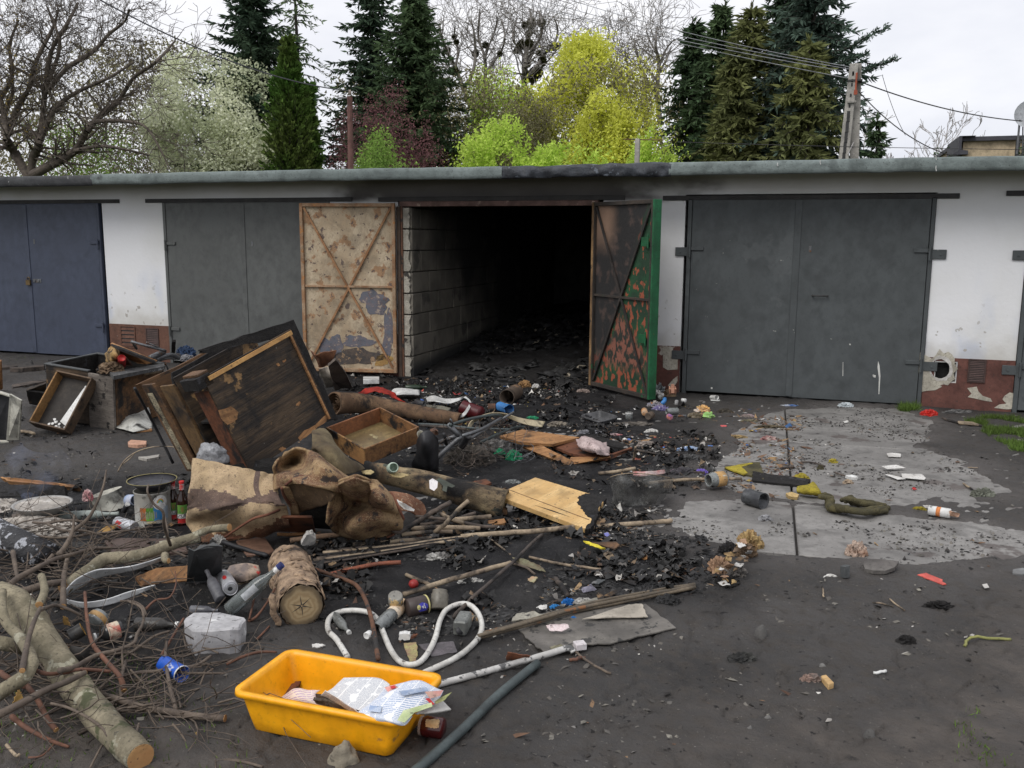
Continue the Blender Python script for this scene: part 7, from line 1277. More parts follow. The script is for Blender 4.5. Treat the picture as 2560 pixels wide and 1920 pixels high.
# sticks and laths around the centre
ST = [('k',[(840,870,.05),(1200,760,.05),(1580,650,.05),(1830,580,.05)],.0125,m_stick,'pale burnt stick pointing right, resting on the jars','stick'),('k',[(870,690,.02),(1080,775,.02)],.009,m_stick,'short mottled stick touching the pale one','stick'),('k',[(1300,1080,.03),(1500,880,.04),(1840,585,.05),(1990,430,.04),(2120,320,.03)],.0085,m_stick2,'dark thin rod crossing under the pale stick','rod'),
 ('k',[(1655,365,.02),(1830,505,.03)],.005,m_stick,'thin pale lath above the crossing sticks','lath'),('k',[(380,415,.02),(700,390,.02),(1100,355,.03)],.0135,m_stick,'pale round pole below the rug with grey left end','pole'),('k',[(1370,340,.03),(1700,310,.04),(2000,290,.04),(2300,262,.04),(2450,240,.04)],.0145,m_stick,'long pale pole running right under the pine board','pole'),('d',[(640,1545,.02),(900,1520,.02),(1320,1490,.02),(1390,1480,.02)],.014,m_stick,'pointed tip end of the long pale pole on open ground','pole'),
 ('k',[(830,320,.04),(1000,300,.05),(1300,290,.05)],.011,m_stick,'short pale pole stub with hollow end under the sticks','pole'),('k',[(920,262,.06),(1200,250,.07),(1550,262,.05)],.013,m_stick,'pale split lath in the stick pile','lath'),('k',[(960,150,.09),(1240,180,.09),(1550,240,.06),(1700,245,.05)],.010,m_stick2,'burnt branch crossing the top of the stick pile','branch'),('k',[(1180,125,.10),(1300,180,.10),(1390,210,.08)],.011,m_stick,'pale forked stick in the stick pile','stick'),
 ('k',[(1130,300,.05),(1250,200,.12),(1350,90,.17),(1440,5,.22)],.012,m_stick,'scorched stick rising steeply out of the stick pile','stick'),('k',[(700,235,.10),(780,295,.07),(880,260,.08),(1000,180,.12),(1150,90,.17),(1280,20,.20)],.013,m_stick2,'long dark crooked stick leaning up through the pile','stick'),('k',[(1000,230,.05),(1300,180,.07),(1500,120,.08)],.010,m_stick2,'grey stick behind the steep scorched one','stick'),('k',[(1310,180,.07),(1500,165,.07),(1650,150,.07)],.013,m_stick,'flat pale lath at the right of the stick pile','lath'),
 ('k',[(930,250,.04),(960,310,.03),(1010,340,.02)],.011,m_twigr,'small brown crooked stick end below the pile','stick'),('g',[(1200,1000,.03),(1450,965,.04),(1730,940,.04)],.014,M('brown round bar',(.22,.14,.09),(.14,.09,.06),6),'brown round bar from the log to the rug edge','bar'),('g',[(1080,945,.02),(1350,940,.02)],.010,m_wood_o,'orange lath behind the brown bar','lath'),
 ('g',[(580,1010,.04),(780,1080,.03),(990,1140,.02)],.012,m_blk,'black burnt lath pointing to the log','lath'),('c',[(0,1640,.03),(330,1600,.03)],.012,M('brown round bar',(.2,.14,.09)),'brown bar end coming out beneath the rug','bar'),('d',[(150,1650,.01),(210,1600,.02)],.005,m_stick,'short thin twig near the pine board tip','stick'),('l',[(515,510,.02),(800,570,.03),(1150,620,.02)],.007,m_stick,'upper thin lath of a V on the charred ground','lath'),('l',[(740,618,.015),(1000,628,.02),(1150,625,.02)],.006,m_stick2,'lower thin lath of the V on the charred ground','lath'),
 ('l',[(340,560,.02),(480,600,.03),(560,665,.015)],.006,m_twig,'curved dark twig by the crossing sticks','twig'),('l',[(740,700,.02),(800,770,.03),(850,860,.015)],.012,m_stick2,'grey burnt stick standing in the black debris','stick'),('f',[(1320,60,.02),(1400,0,.05),(1480,-80,.08)],.004,m_stick,'thin pale stalk above the charred debris at left','stick')]
for i in range(3): ST.append(('l',[(30+i*20,1235-i*20,.02+.012*(i==1)),(450,1125-i*16,.03+.012*(i==1)),(950,985-i*18,.03+.012*(i==1)),(1500,880-i*24,.03+.012*(i==1)),(1990,775-i*12,.03)],.0085,m_rod,('lowest','middle','uppermost')[i]+' rod of the bundle of three long rods','rod'))
for i in range(7): ST.append(('k',[(-30+i*26,600-i*22,.02+.004*i),(500+i*60,520-i*20,.03),(980+i*70,440-i*18,.03),(1240+i*50,395-i*10,.02)],.006+.002*(i%3),(m_stick2,m_black,m_stick)[i%3],('first','second','third','fourth','fifth','sixth','seventh')[i]+' of the long charred laths right of the log, counted from the front','lath'))
for i,(c,P_,r_,m_,lb,ct_) in enumerate(ST): tubes(ct_,lb,ct_,m_,c,P_,r_,n=8,wob=.0025,seed=i)
lathe('jar','mottled_jar','glass bottle with torn white and orange label under the hose','bottle',m_glass,'k',(840,960),(590,1190),62,bands=((.02,.45,M('torn paper label',(.66,.60,.50),(.62,.38,.18),6,.8,.3,spots=((.12,.1,.09),.15,12)),'label'),),body='glass')
lathe('can','bottle_cap','whitish cap disc at the neck of the labelled bottle','cap',m_white,'k',(535,1230,.05),(500,1255,.05),33); lathe('can','short_jar','short ribbed jar with orange rim leaning at the pale stick','jar',M('ribbed dirty glass',(.30,.29,.25),(.2,.19,.17),9,.35,.4,spots=((.5,.35,.16),.2,10)),'k',(770,960,.05),(770,880,.10),66)
jt,Mx_,R_,h_ = lathe('can','coffee_tin','brown tin with blue badge and cream stripe lying by the pale stick','tin',M('dark brown tin',(.075,.055,.05),(.05,.038,.034),5,.5,.1),'k',(870,1000),(1065,955),84,bands=((.88,.95,M('cream stripe',(.62,.56,.25),(.55,.5,.22)),'stripe'),),body='tin_body')
def onlathe(Mx,R,pts_,mat,parent,th0,name='badge',dr=.0012):   # curved decal: points (angle, t) around the body
    V_ = [Vector(((R+dr)*cos(th0+a),(R+dr)*sin(th0+a),t)) for a,t in pts_]; mb = MB(); c0 = Vector(((R+dr*1.6)*cos(th0+sum(p[0] for p in pts_)/len(pts_)),(R+dr*1.6)*sin(th0+sum(p[0] for p in pts_)/len(pts_)),sum(p[1] for p in pts_)/len(pts_)))
    mb.add(V_+[c0],[(i,(i+1)%len(V_),len(V_)) for i in range(len(V_))]); o = mb.build(name,mat,parent,Mx); return o
def facing(Mx):   # angle on the lathe nearest the viewer
    l = Mx.inverted() @ CAM; return math.atan2(l.y,l.x)
th = facing(Mx_)
onlathe(Mx_,R_*1.0,[(.45*cos(k*.628)*(1+.15*(k%2)),h_*(.58+.26*sin(k*.628))) for k in range(10)],M('blue badge',(.07,.07,.45),(.05,.05,.36)),jt,th+.25); onlathe(Mx_,R_*1.004,[(.28*cos(k*.785),h_*(.40+.09*sin(k*.785))) for k in range(8)],M('cream stripe',(.6,.5,.2)),jt,th+.2,dr=.002)
def text(body_,size,mat,Mx,parent,name='lettering',bend=None,ext=.0004):
    cu = bpy.data.curves.new(name,'FONT'); cu.body = body_; cu.size = size; cu.align_x = 'CENTER'; cu.align_y = 'CENTER'; cu.extrude = ext; cu.resolution_u = 2
    t = bpy.data.objects.new('tmp',cu); COL.objects.link(t); dg = bpy.context.evaluated_depsgraph_get(); me = bpy.data.meshes.new_from_object(t.evaluated_get(dg)); bpy.data.objects.remove(t)
    if bend:
        for v in me.vertices: a = v.co.x/bend; r = bend+v.co.z; v.co = Vector((r*sin(a),v.co.y,r*cos(a)-bend))
    me.materials.clear(); o = link(name,me,parent,Mx,mat); return o
def ontube(Mx,R,th,t,up=1):   # frame on the curved body: x around, y along the axis, z outward
    p = Mx @ Vector((R*cos(th),R*sin(th),t)); z = Mx.to_3x3() @ Vector((cos(th),sin(th),0)); y = (Mx.to_3x3() @ Vector((0,0,1)))*up; x = y.cross(z); return Matrix.Translation(p) @ Matrix((x,y,z)).transposed().to_4x4()
text('Ja',R_*.62,m_white,ontube(Mx_,R_+.003,th+.25,h_*.62) @ Matrix.Rotation(-1.2,4,'Z'),jt)
lathe('jar','dusty_jar','dusty grey jar standing next to the brown tin','jar',M('dusty olive glass',(.17,.155,.125),(.10,.092,.078),6,.4,.3),'k',(1170,1010,.02),(1180,830,.09),80,body='glass')
mb_ = thing('metal_box','grey metal box with a round hole lying under the hose','metal box',Z('k',1400,1240)); 
m_mb = M('mottled zinc',(.26,.27,.25),(.13,.135,.13),7,.5,.3,metal=.4,spots=((.40,.46,.44),.2,7))
bx0,bx1,bx2,bx3 = Z('k',1300,1250,.01),Z('k',1420,1260,.01),Z('k',1530,1160,.01),Z('k',1400,1080,.01)
fx = frame(bx0,bx1-bx0,(0,0,1)); wB = (bx1-bx0).length*1.0
fbox(fx,(0,0,0),(wB,.115,.062),'box_body',m_mb,mb_,.006); tubes('hole',None,None,m_blk,'k',[(1358,1205,.034),(1362,1204,.036)],.016,n=16,parent=mb_)
for i,(c,P_,m_,lb,nm) in enumerate((('k',[(800,1290,.02),(802,1235,.045),(900,1235,.045),(898,1290,.02)],m_white,'small white match box on the dirt inside the hose loop','match_box'),('k',[(890,1290,.01),(930,1235,.02),(985,1230,.02),(960,1260,.01)],m_wood_r,'reddish splinter beside the match box','splinter'),('k',[(845,1320,.012),(960,1310,.02),(975,1400,.02),(960,1480,.012),(900,1490,.012)],M('yellow red wrapper',(.36,.34,.14),(.25,.12,.1),14,.7,.4,spots=((.6,.12,.12),.2,14)),'yellow and red torn wrapper inside the hose loop','wrapper'),
   ('k',[(980,1330,.012),(1300,1300,.015),(1340,1400,.012),(1100,1440,.012)],M('purple grey film',(.14,.12,.13),(.08,.075,.08),9,.4,.8,spots=((.5,.2,.2),.12,9)),'purplish grey film lying inside the hose loop','film'),('k',[(0,1325,.01),(60,1320,.015),(125,1335,.01),(70,1355,.01),(0,1355,.01)],m_paper,'white feather like scrap left of the tray rim','scrap'),('k',[(1790,1480,.02),(1805,1405,.06),(2015,1440,.04),(1990,1470,.02)],m_wood_r,'curled red brown scrap above the white pipe','scrap'),
   ('l',[(660,1120,.03),(710,1108,.05),(850,1105,.05),(865,1135,.04),(790,1170,.03),(690,1165,.03)],M('pink white paper',(.72,.64,.64),(.62,.45,.45),9,.8,.3),'pinkish white paper on the lino sheet','paper'),('l',[(570,955,.03),(610,935,.04),(670,935,.04),(665,970,.03),(620,975,.03)],m_paper,'white curled paper beside the blue plastic','paper'),('l',[(975,795,.03),(1060,750,.06),(1110,800,.03),(990,825,.02)],M('lilac grey rag',(.34,.33,.40),(.22,.21,.27),9),'lilac grey rag in the black debris','rag'),('l',[(1060,740,.02),(1120,705,.03),(1190,710,.03),(1130,750,.02)],m_slate,'slate grey flake in the black debris','flake'),
   ('l',[(690,1310,.02),(780,1285,.03),(840,1310,.02),(800,1350,.02),(720,1350,.01)],M('olive glass shard',(.22,.2,.13),(.16,.15,.1),9,.3),'olive domed shard at the edge of the lino sheet','shard'),('l',[(990,362,.05),(1050,372,.05),(1190,430,.04),(1180,440,.03),(1100,420,.04),(1010,385,.04)],M('yellow plastic strip',(.72,.60,.05),(.6,.5,.05),9),'yellow plastic strip on the charred ground','strip'),('l',[(1060,375,.04),(1290,372,.04),(1320,400,.04),(1270,435,.03),(1180,410,.03)],m_wood_b,'brown split wood pieces behind the yellow strip','wood'),
   ('l',[(1175,300,.02),(1210,285,.03),(1230,315,.02),(1200,325,.02)],M('blue wrapper',(.10,.12,.5),(.3,.3,.6),9),'tiny blue wrapper near the pine board','wrapper'),('l',[(1225,340,.02),(1245,335,.03),(1245,358,.02),(1228,358,.01)],m_paper,'tiny white fleck below the blue wrapper','scrap'),('l',[(495,700,.02),(540,680,.03),(585,690,.03),(550,735,.02),(505,730,.01)],M('green orange leaf',(.30,.36,.22),(.42,.24,.15),12),'greenish orange leaf scrap on the black debris','scrap'),('l',[(1510,505,.02),(1560,495,.03),(1560,530,.02),(1515,530,.01)],m_wood_o,'orange wood chip in the charcoal field','chip'),('l',[(1565,462,.02),(1610,460,.02),(1605,475,.01),(1570,478,.01)],m_wood_o,'second orange wood chip in the charcoal field','chip'),
   ('l',[(355,510,.03),(450,520,.05),(600,580,.04),(660,640,.02),(540,610,.03),(400,560,.03)],M('scorched green cover',(.20,.2,.12),(.10,.06,.04),8,.8,.8,spots=((.5,.3,.22),.2,9)),'scorched greenish book cover by the crossing sticks','book cover'),('e',[(1260,1060,.015),(1285,1055,.02),(1300,1070,.015),(1275,1078,.01)],m_redp,'dark red scrap on the concrete','scrap'),('d',[(1845,600,.015),(1900,600,.02),(1905,612,.015),(1850,615,.01)],M('pink red lid',(.6,.12,.12),(.5,.1,.1),9),'small pinkish red lid in the soot','scrap'),
   ('g',[(1300,1040,.05),(1350,950,.11),(1410,940,.11),(1438,990,.08),(1420,1030,.05),(1350,1062,.03)],m_paper,'crumpled white carton beneath the rug edge','carton'),('c',[(1680,460,.0),(1690,455,.01),(1700,470,.01)],m_rust,'tiny rust flake by the blue beaker','flake'))):
    slab(nm.replace(' ','_'),lb,nm.replace('_',' '),m_,c,P_,.004 if 'box' not in nm and 'carton' not in nm else .03,.003,i)
# lino sheet with folded flap
slab('lino_sheet','large grey brown lino sheet under the bundle of rods','lino sheet',m_dsheet,'l',[(350,1075,.014),(620,1010,.02),(1500,920,.02),(1560,935,.02),(1820,1138,.015),(1480,1210,.02),(1270,1270,.014),(980,1290,.02),(640,1352,.012),(540,1270,.012),(430,1170,.012)],.005,.006,3)
slab('lino_flap','pale triangular flap folded over on the lino sheet','lino sheet',M('pale beige flap',(.48,.43,.36),(.38,.34,.28),5,.8,.3,spots=((.1,.09,.08),.16,26)),'l',[(985,1058,.028),(1400,930,.03),(1515,925,.03),(1570,1040,.028),(1250,1045,.03)],.004,.004,4)
slab('lino_piece','mottled grey torn strip at the left of the lino sheet','lino sheet',M('mottled lino',(.36,.34,.28),(.24,.225,.19),6,.9,.5,spots=((.07,.065,.06),.28,22)),'l',[(355,1078,.03),(400,1010,.035),(560,990,.035),(700,1050,.03),(600,1040,.03)],.005,.006,5); slab('lino_piece','mottled grey torn strip behind the rods','lino sheet',M('mottled lino',(.3,.3,.3)),'l',[(850,980,.03),(1000,900,.035),(1120,870,.035),(1120,935,.03),(1000,975,.03)],.005,.006,6)
heap('blue_rag','bright blue plastic shred beside the rods','plastic shred',M('bright blue foil',(.02,.22,.62),(.02,.13,.42),9,.5,1),'l',860,940,60,.4,.03,.9,91,ridge=True); heap('blue_rag','lighter blue plastic shred left of the bright one','plastic shred',M('light blue foil',(.04,.34,.75),(.03,.2,.5),9,.5,1),'l',740,975,50,.4,.02,.9,92,ridge=True); heap('blue_rag','small blue shred below the rods with a white butt','plastic shred',M('bright blue foil',(.02,.2,.6)),'l',905,1080,34,.5,.02,.9,93,ridge=True)
bxx = thing('cigarette_box','small white carton at the hooked end of the white pipe','carton',Z('l',960,1320)); Mb_ = frame(Z('l',930,1350,.012),Z('l',1045,1335,.012)-Z('l',930,1350,.012),(0,0,1)); fbox(Mb_,(-.0,0,0),(.045,.04,.026),'box_body',M('white carton',(.70,.69,.70),(.6,.55,.56),9,.7,.2),bxx)
for c,x,y,rx,h_,sd_,lb in (('k',1180,560,130,.04,94,'pale ash and paper heap behind the rusty bar'),('k',1470,780,120,.03,95,'white crumbly ash patch by the pale stick'),('l',1185,100,45,.03,96,'white ashy tuft at the burnt end of the pine board'),('l',1000,940,110,.03,97,'grey fibrous ash beside the blue shred'),('g',540,1040,70,.05,98,'pale fibrous tuft on black debris')):
    heap('ash_patch',lb,'ash',M('white ash',(.50,.49,.46),(.22,.21,.20),16,.95,1.2,spots=((.05,.05,.05),.35,18)),c,x,y,rx,.45,h_,.9,sd_,fr=4,ridge=True)
# red ball, caps
mb = MB(); mb.lathe([(0,0),(.003,.012),(.010,.020),(.022,.024),(.034,.020),(.041,.012),(.044,.0)],14); tag(mb.build('red_ball',M('dark red rubber',(.36,.03,.025),(.24,.02,.02),5,.5,.2),None,Matrix.Translation(Z('k',937,815,.004)),smooth=True),'small dark red ball above the brown tin','ball')
for c,p0,p1,r_,m_,lb in (('i',(1640,790,.03),(1645,745,.03),40,M('brown jar cap',(.12,.09,.06),(.07,.05,.04),8,.5),'brown screw cap standing on edge right of the log'),('i',(1435,1360,.0),(1435,1335),38,m_wood_l,'pale round cap lying before the log'),('f',(1655,690,.04),(1655,680,.045),50,M('cream round lid',(.46,.38,.22),(.32,.25,.14),8,.7),'round cream lid leaning at the foot of the paint bucket')):
    lathe('can','cap',lb,'cap',m_,c,p0,p1,r_,len(p1) == 2)
# the log -----------------------------------------------------------------------------------------------------------------------------------
R_ = rad('i',1380,1250,245); lgt = thing('log','short thick log with flaky bark and cracked pale end grain','log',Z('i',1380,1250)); A_ = Z('i',1370,1020,R_*.98); B_ = Z('i',1230,560,R_*.9+.01); Mx = axisframe(A_,B_); h_ = (B_-A_).length
mb = MB(); n = 48; k_ = 16; V_ = []; F_ = []
for j in range(k_+1):
    for i in range(n):
        a = 2*pi*i/n; q = noise.noise(Vector((cos(a)*2.2,sin(a)*2.2,j*.35)))*.09+noise.noise(Vector((cos(a)*6,sin(a)*6,j*.9)))*.06; V_.append((R_*(1+q)*cos(a),R_*(1+q)*sin(a),h_*j/k_))
for j in range(k_):
    for i in range(n): F_.append((j*n+i,j*n+(i+1)%n,(j+1)*n+(i+1)%n,(j+1)*n+i))
F_.append(tuple(range(k_*n,k_*n+n))); mb.add(V_,F_); mb.build('bark',m_logb,lgt,Mx,smooth=True)
def ringmat(name,c1,c2,cdark):
    m = bpy.data.materials.new(name); m.use_nodes = True; t = m.node_tree; N = t.nodes; K = t.links.new; b = N['Principled BSDF']; co = N.new('ShaderNodeTexCoord'); w_ = N.new('ShaderNodeTexWave'); w_.wave_type = 'RINGS'; w_.rings_direction = 'Z'; w_.inputs['Scale'].default_value = 15; w_.inputs['Distortion'].default_value = 9; w_.inputs['Detail'].default_value = 4; K(co.outputs['Object'],w_.inputs[0])
    x = N.new('ShaderNodeMix'); x.data_type = 'RGBA'; K(w_.outputs['Fac'],x.inputs[0]); x.inputs[6].default_value = (*c1,1); x.inputs[7].default_value = (*c2,1)
    l = N.new('ShaderNodeVectorMath'); l.operation = 'LENGTH'; K(co.outputs['Object'],l.inputs[0]); ns_ = N.new('ShaderNodeTexNoise'); ns_.inputs['Scale'].default_value = 14; K(co.outputs['Object'],ns_.inputs['Vector']); ad = N.new('ShaderNodeMath'); ad.operation = 'MULTIPLY_ADD'; K(ns_.outputs['Fac'],ad.inputs[0]); ad.inputs[1].default_value = .06; K(l.outputs['Value'],ad.inputs[2])
    r = N.new('ShaderNodeMapRange'); r.inputs[1].default_value = R_*.9; r.inputs[2].default_value = R_*1.25; K(ad.outputs[0],r.inputs[0]); y = N.new('ShaderNodeMix'); y.data_type = 'RGBA'; K(r.outputs[0],y.inputs[0]); K(x.outputs[2],y.inputs[6]); y.inputs[7].default_value = (*cdark,1)
    K(y.outputs[2],b.inputs['Base Color']); b.inputs['Roughness'].default_value = .85; return m
mb = MB(); V_ = [(R_*.93*cos(2*pi*i/40)*(1+.03*sin(3*i)),R_*.93*sin(2*pi*i/40)*(1+.03*sin(3*i)),-.004) for i in range(40)]; mb.add(V_+[(x,y,.01) for x,y,z in V_],[tuple(range(39,-1,-1))]+[(i,(i+1)%40,40+(i+1)%40,40+i) for i in range(40)]); fe = mb.build('end_grain',ringmat('end grain',(.36,.27,.15),(.27,.19,.10),(.07,.05,.03)),lgt,Mx)
for a in (.3,1.5,2.6,3.4,4.6,5.6):
    mb = MB(); d = Vector((cos(a),sin(a),0)); s = Vector((-d.y,d.x,0)); r1 = R_*.55; mb.add([s*.0025+d*.004+Vector((0,0,-.0046)),d*r1+Vector((0,0,-.0046)),-s*.0025+d*.004+Vector((0,0,-.0046))],[(0,1,2)]); mb.build('crack',m_blk,fe,Mx)
rb = random.Random(2)
for i in range(60):   # loose bark plates
    a = rb.uniform(0,6.28); t = rb.uniform(.03,.95)*h_; p = Mx @ Vector((R_*1.01*cos(a),R_*1.01*sin(a),t)); z = Mx.to_3x3() @ Vector((cos(a),sin(a),0)); w = rb.uniform(.012,.03); q = [(w*cos(k*1.047)*rb.uniform(.6,1.2),w*1.5*sin(k*1.047)*rb.uniform(.6,1.2),0) for k in range(6)]
    mb = MB(); mb.add(q+[(x*.8,y*.8,.007) for x,y,_ in q],[tuple(range(6,12))]+[(k,(k+1)%6,6+(k+1)%6,6+k) for k in range(6)]); mb.build('bark_plate',m_logb,lgt,frame(p,Mx.to_3x3() @ Vector((0,0,1)),z))
tubes('peeled_bark',None,None,m_logb,'i',[(1050,900,.16),(1060,1100,.08),(1120,1230,.02)],.014,parent=lgt,wob=.006)
# bottle leaning on the log, cans, shovel blade, cement block -------------------------------------------------------------------------------
vb,Mx,R_,h_ = lathe('bottle','vodka_bottle','clear empty bottle with blue cap leaning on the log','bottle',M('clear dirty bottle glass',(.50,.56,.55),(.34,.38,.37),6,.12,.05,trans=.75),'i',(575,1075,.045),(1155,575,.235),82,cap=(.93,.46,M('blue cap',(.04,.05,.20),(.03,.04,.15))),bands=(),body='glass')
mb = MB(); mb.lathe([(h_*.855,R_*.40),(h_*.93,R_*.40)],18); mb.build('neck_label',m_white,vb,Mx,smooth=True); th = facing(Mx); mb = MB(); V_ = [((R_*1.01)*cos(th+a),(R_*1.01)*sin(th+a),t*h_) for t in (.30,.55) for a in (-.5+.1*i for i in range(11))]; mb.add([Vector(v) for v in V_],[(i,i+1,i+12,i+11) for i in range(10)]); mb.build('label',M('faded label',(.5,.52,.54),(.36,.38,.40),6,.7,.1),vb,Mx,smooth=True)
lathe('bottle','grey_bottle','soot grey bottle propped against the metal plate','bottle',M('sooty grey glass',(.16,.16,.175),(.085,.085,.095),6,.5,.3),'i',(490,960,.04),(335,640,.12),62,body='glass'); lathe('bottle','grey_bottle','small flat grey bottle lying on the ground at left of the leaning one','bottle',M('sooty glass',(.22,.22,.24),(.09,.09,.1),9,.25,.2,trans=.2),'i',(160,1065),(465,1075),48,body='glass')
cn,Mx,R_,h_ = lathe('can','beer_can','white and red drink can standing tilted beside the leaning bottle','can',M('white can',(.60,.61,.64),(.46,.47,.50),5,.3,.1,metal=.3),'i',(520,700,.03),(600,838,.085),76,body='can_body')
mb = MB(); mb.lathe([(h_*.985,R_*.80),(h_*.99,R_*.60),(h_*.985,.0001)],18); mb.build('can_top',m_alu,cn,Mx); mb = MB(); mb.add([(R_*.32*cos(a)+R_*.1,R_*.28*sin(a),h_*.995) for a in [k*.6 for k in range(10)]],[tuple(range(10))]); mb.build('opening',m_blk,cn,Mx); th = facing(Mx); onlathe(Mx,R_,[(.28*cos(k*.785),h_*(.62+.14*sin(k*.785))) for k in range(8)],m_redp,cn,th,'red_mark')
slab('metal_plate','dark grey scalloped sheet metal plate standing behind the cans','metal plate',m_slate,'i',[(135,400,.26),(200,425,.25),(260,365,.27),(340,365,.27),(405,338,.28),(450,370,.27),(505,380,.26),(500,670,.05),(330,770,.01),(115,770,.015)],.005,.0)
patch('magazine','scorched red and cream magazine behind the drink can','magazine',M('scorched magazine',(.55,.42,.32),(.16,.13,.12),4,.6,.3,spots=((.60,.06,.05),.16,6),lo=.48,hi=.54),'i',[[(590,600,.07),(750,565,.08),(900,590,.05)],[(560,690,.05),(730,680,.06),(910,660,.04)],[(680,770,.02),(780,750,.03),(900,700,.02)]],.008,thick=.01)
slab('splinter','pale splinter between can and leaning bottle','splinter',m_stick,'i',[(670,765,.02),(785,745,.02),(795,760,.02),(680,785,.02)],.008); slab('wood_scrap','small pale wood chip left of the leaning bottle foot','wood chip',m_stick,'i',[(345,990,.015),(425,982,.015),(420,1010,.01),(350,1008,.01)],.008)
slab('board','orange brown board behind the dark plate','board',m_wood_o,'f',[(1480,1275,.05),(1700,1180,.06),(2060,1150,.07),(2060,1310,.02),(1550,1370,.015)],.015,.002); slab('board','flat reddish brown sheet behind the mossy branch','board',M('red brown board',(.13,.085,.07),(.09,.065,.055),3,.6,.2,spots=((.3,.28,.26),.05,25)),'f',[(1140,880,.03),(1300,850,.03),(2000,860,.03),(2050,1000,.02),(1250,1040,.02)],.012,.002)
P_ = [(95,1270),(150,1205),(400,1185),(640,1190),(785,1200)]; cb = thing('cement_block','pale broken cement block with rounded left side in front of the log','cement block',Z('i',430,1560))
a,b,c_,d = Z('i',150,1580,0),Z('i',700,1570,0),Z('i',790,1450,0),Z('i',100,1430,0); hb = .115
def up(P_,z): return [Vector((p.x,p.y,z)) for p in P_]
base = [Z('i',x,y,0) for x,y in ((100,1460),(115,1530),(200,1585),(400,1590),(600,1580),(715,1560),(735,1500),(770,1470),(780,1440),(500,1380),(200,1390))]; cn_ = sum(base,Vector())/len(base)
mb = MB(); L0 = [cn_+(p-cn_)*.93 for p in base]; Lm = [p+Vector((0,0,hb*.5)) for p in base]; L1_ = [cn_+(p-cn_)*1.0+Vector((0,0,hb+.004*sin(i*2.1))) for i,p in enumerate(base)]; n = len(base); mb.add(L0+Lm+L1_,[(i,(i+1)%n,n+(i+1)%n,n+i) for i in range(n)]+[(n+i,n+(i+1)%n,2*n+(i+1)%n,2*n+i) for i in range(n)]+[tuple(range(2*n,3*n))])
mb.build('block_body',m_cement,cb,bevel=.008)
# pot, bucket, bottles, fire place ------------------------------------------------------------------------------------------------------------
YB = Z('f',1680,700).y
pb,Mx,R_,h_ = lathe('open','paint_bucket','used paint bucket with rainbow sticker and colour stripes','bucket',M('sooty white bucket',(.50,.50,.47),(.34,.32,.28),3,.45,.1,char=(.22,5)),'f',(1680,715),(1672,325),185,body='bucket_body',n=32,Y=YB)
th = facing(Mx)
def band(a0,a1,t0,t1,mat,nm,k=1.006): 
    mb = MB(); m_ = 8; V_ = [(R_*k*1.02*cos(th+a0+(a1-a0)*i/m_),R_*k*1.02*sin(th+a0+(a1-a0)*i/m_),t*h_) for t in (t0,t1) for i in range(m_+1)]; mb.add(V_,[(i,i+1,i+m_+2,i+m_+1) for i in range(m_)]); return mb.build(nm,mat,pb,Mx,smooth=True)
for a0,a1,col_,nm in ((-.75,-.38,(.52,.17,.05),'orange_stripe'),(-.38,.02,(.16,.42,.06),'green_stripe'),(.02,.5,(.06,.28,.60),'blue_stripe'),(.5,.9,(.5,.58,.66),'pale_stripe')): band(a0,a1,.27,.62,M('bucket '+nm,col_,tuple(x*.6 for x in col_),5,.45,0),nm)
for j in range(9): band(-.75+j*.11,-.75+j*.11+.05,.30+.02*(j%3),.5+.03*(j%2),M('scuff',(.25,.22,.18),(.4,.36,.3),9),'scuff',1.009)
mb = MB(); V_ = [(R_*1.03*cos(th+.42+.42*cos(k*.35)),R_*1.03*sin(th+.42+.42*cos(k*.35)),h_*(.74+.20*sin(k*.35))) for k in range(18)]; mb.add(V_+[tuple(Vector((R_*1.034*cos(th+.42),R_*1.034*sin(th+.42),h_*.74)))],[(i,(i+1)%18,18) for i in range(18)]); mb.build('round_label',m_white,pb,Mx)
for k,col_ in enumerate(((.7,.2,.05),(.8,.6,.05),(.1,.5,.15),(.1,.3,.7))):
    r0 = .20-.035*k; mb = MB(); V_ = [(R_*(1.04)*cos(th+.42+(r0-.03*q)*cos(pi*i/8)),R_*1.04*sin(th+.42+(r0-.03*q)*cos(pi*i/8)),h_*(.74+(r0-.03*q)*.55*sin(pi*i/8))) for q in (0,1) for i in range(9)]; mb.add(V_,[(i,i+1,i+10,i+9) for i in range(8)]); mb.build('rainbow_arc',M('rainbow %d' % k,col_,col_,3,.5,0),pb,Mx)
band(-.5,.75,.02,.18,m_blk,'dark_base_band')
pn2,Mx2,R2,h2 = lathe('plate','wok','wide dark pan with yellowish rim resting on the paint bucket','pan',M('dark pan',(.05,.05,.06),(.09,.09,.10),9,.3,.1,spots=((.30,.30,.30),.10,14)),'f',(1665,318),(1665,215),258,body='pan_body',n=36,Y=YB)
mb = MB(); mb.lathe([(h2*.98,R2*1.0),(h2*1.06,R2*1.012),(h2*1.02,R2*.97)],36); mb.build('rim',M('yellow brown rim',(.30,.26,.12),(.2,.17,.08),9),pn2,Mx2,smooth=True)
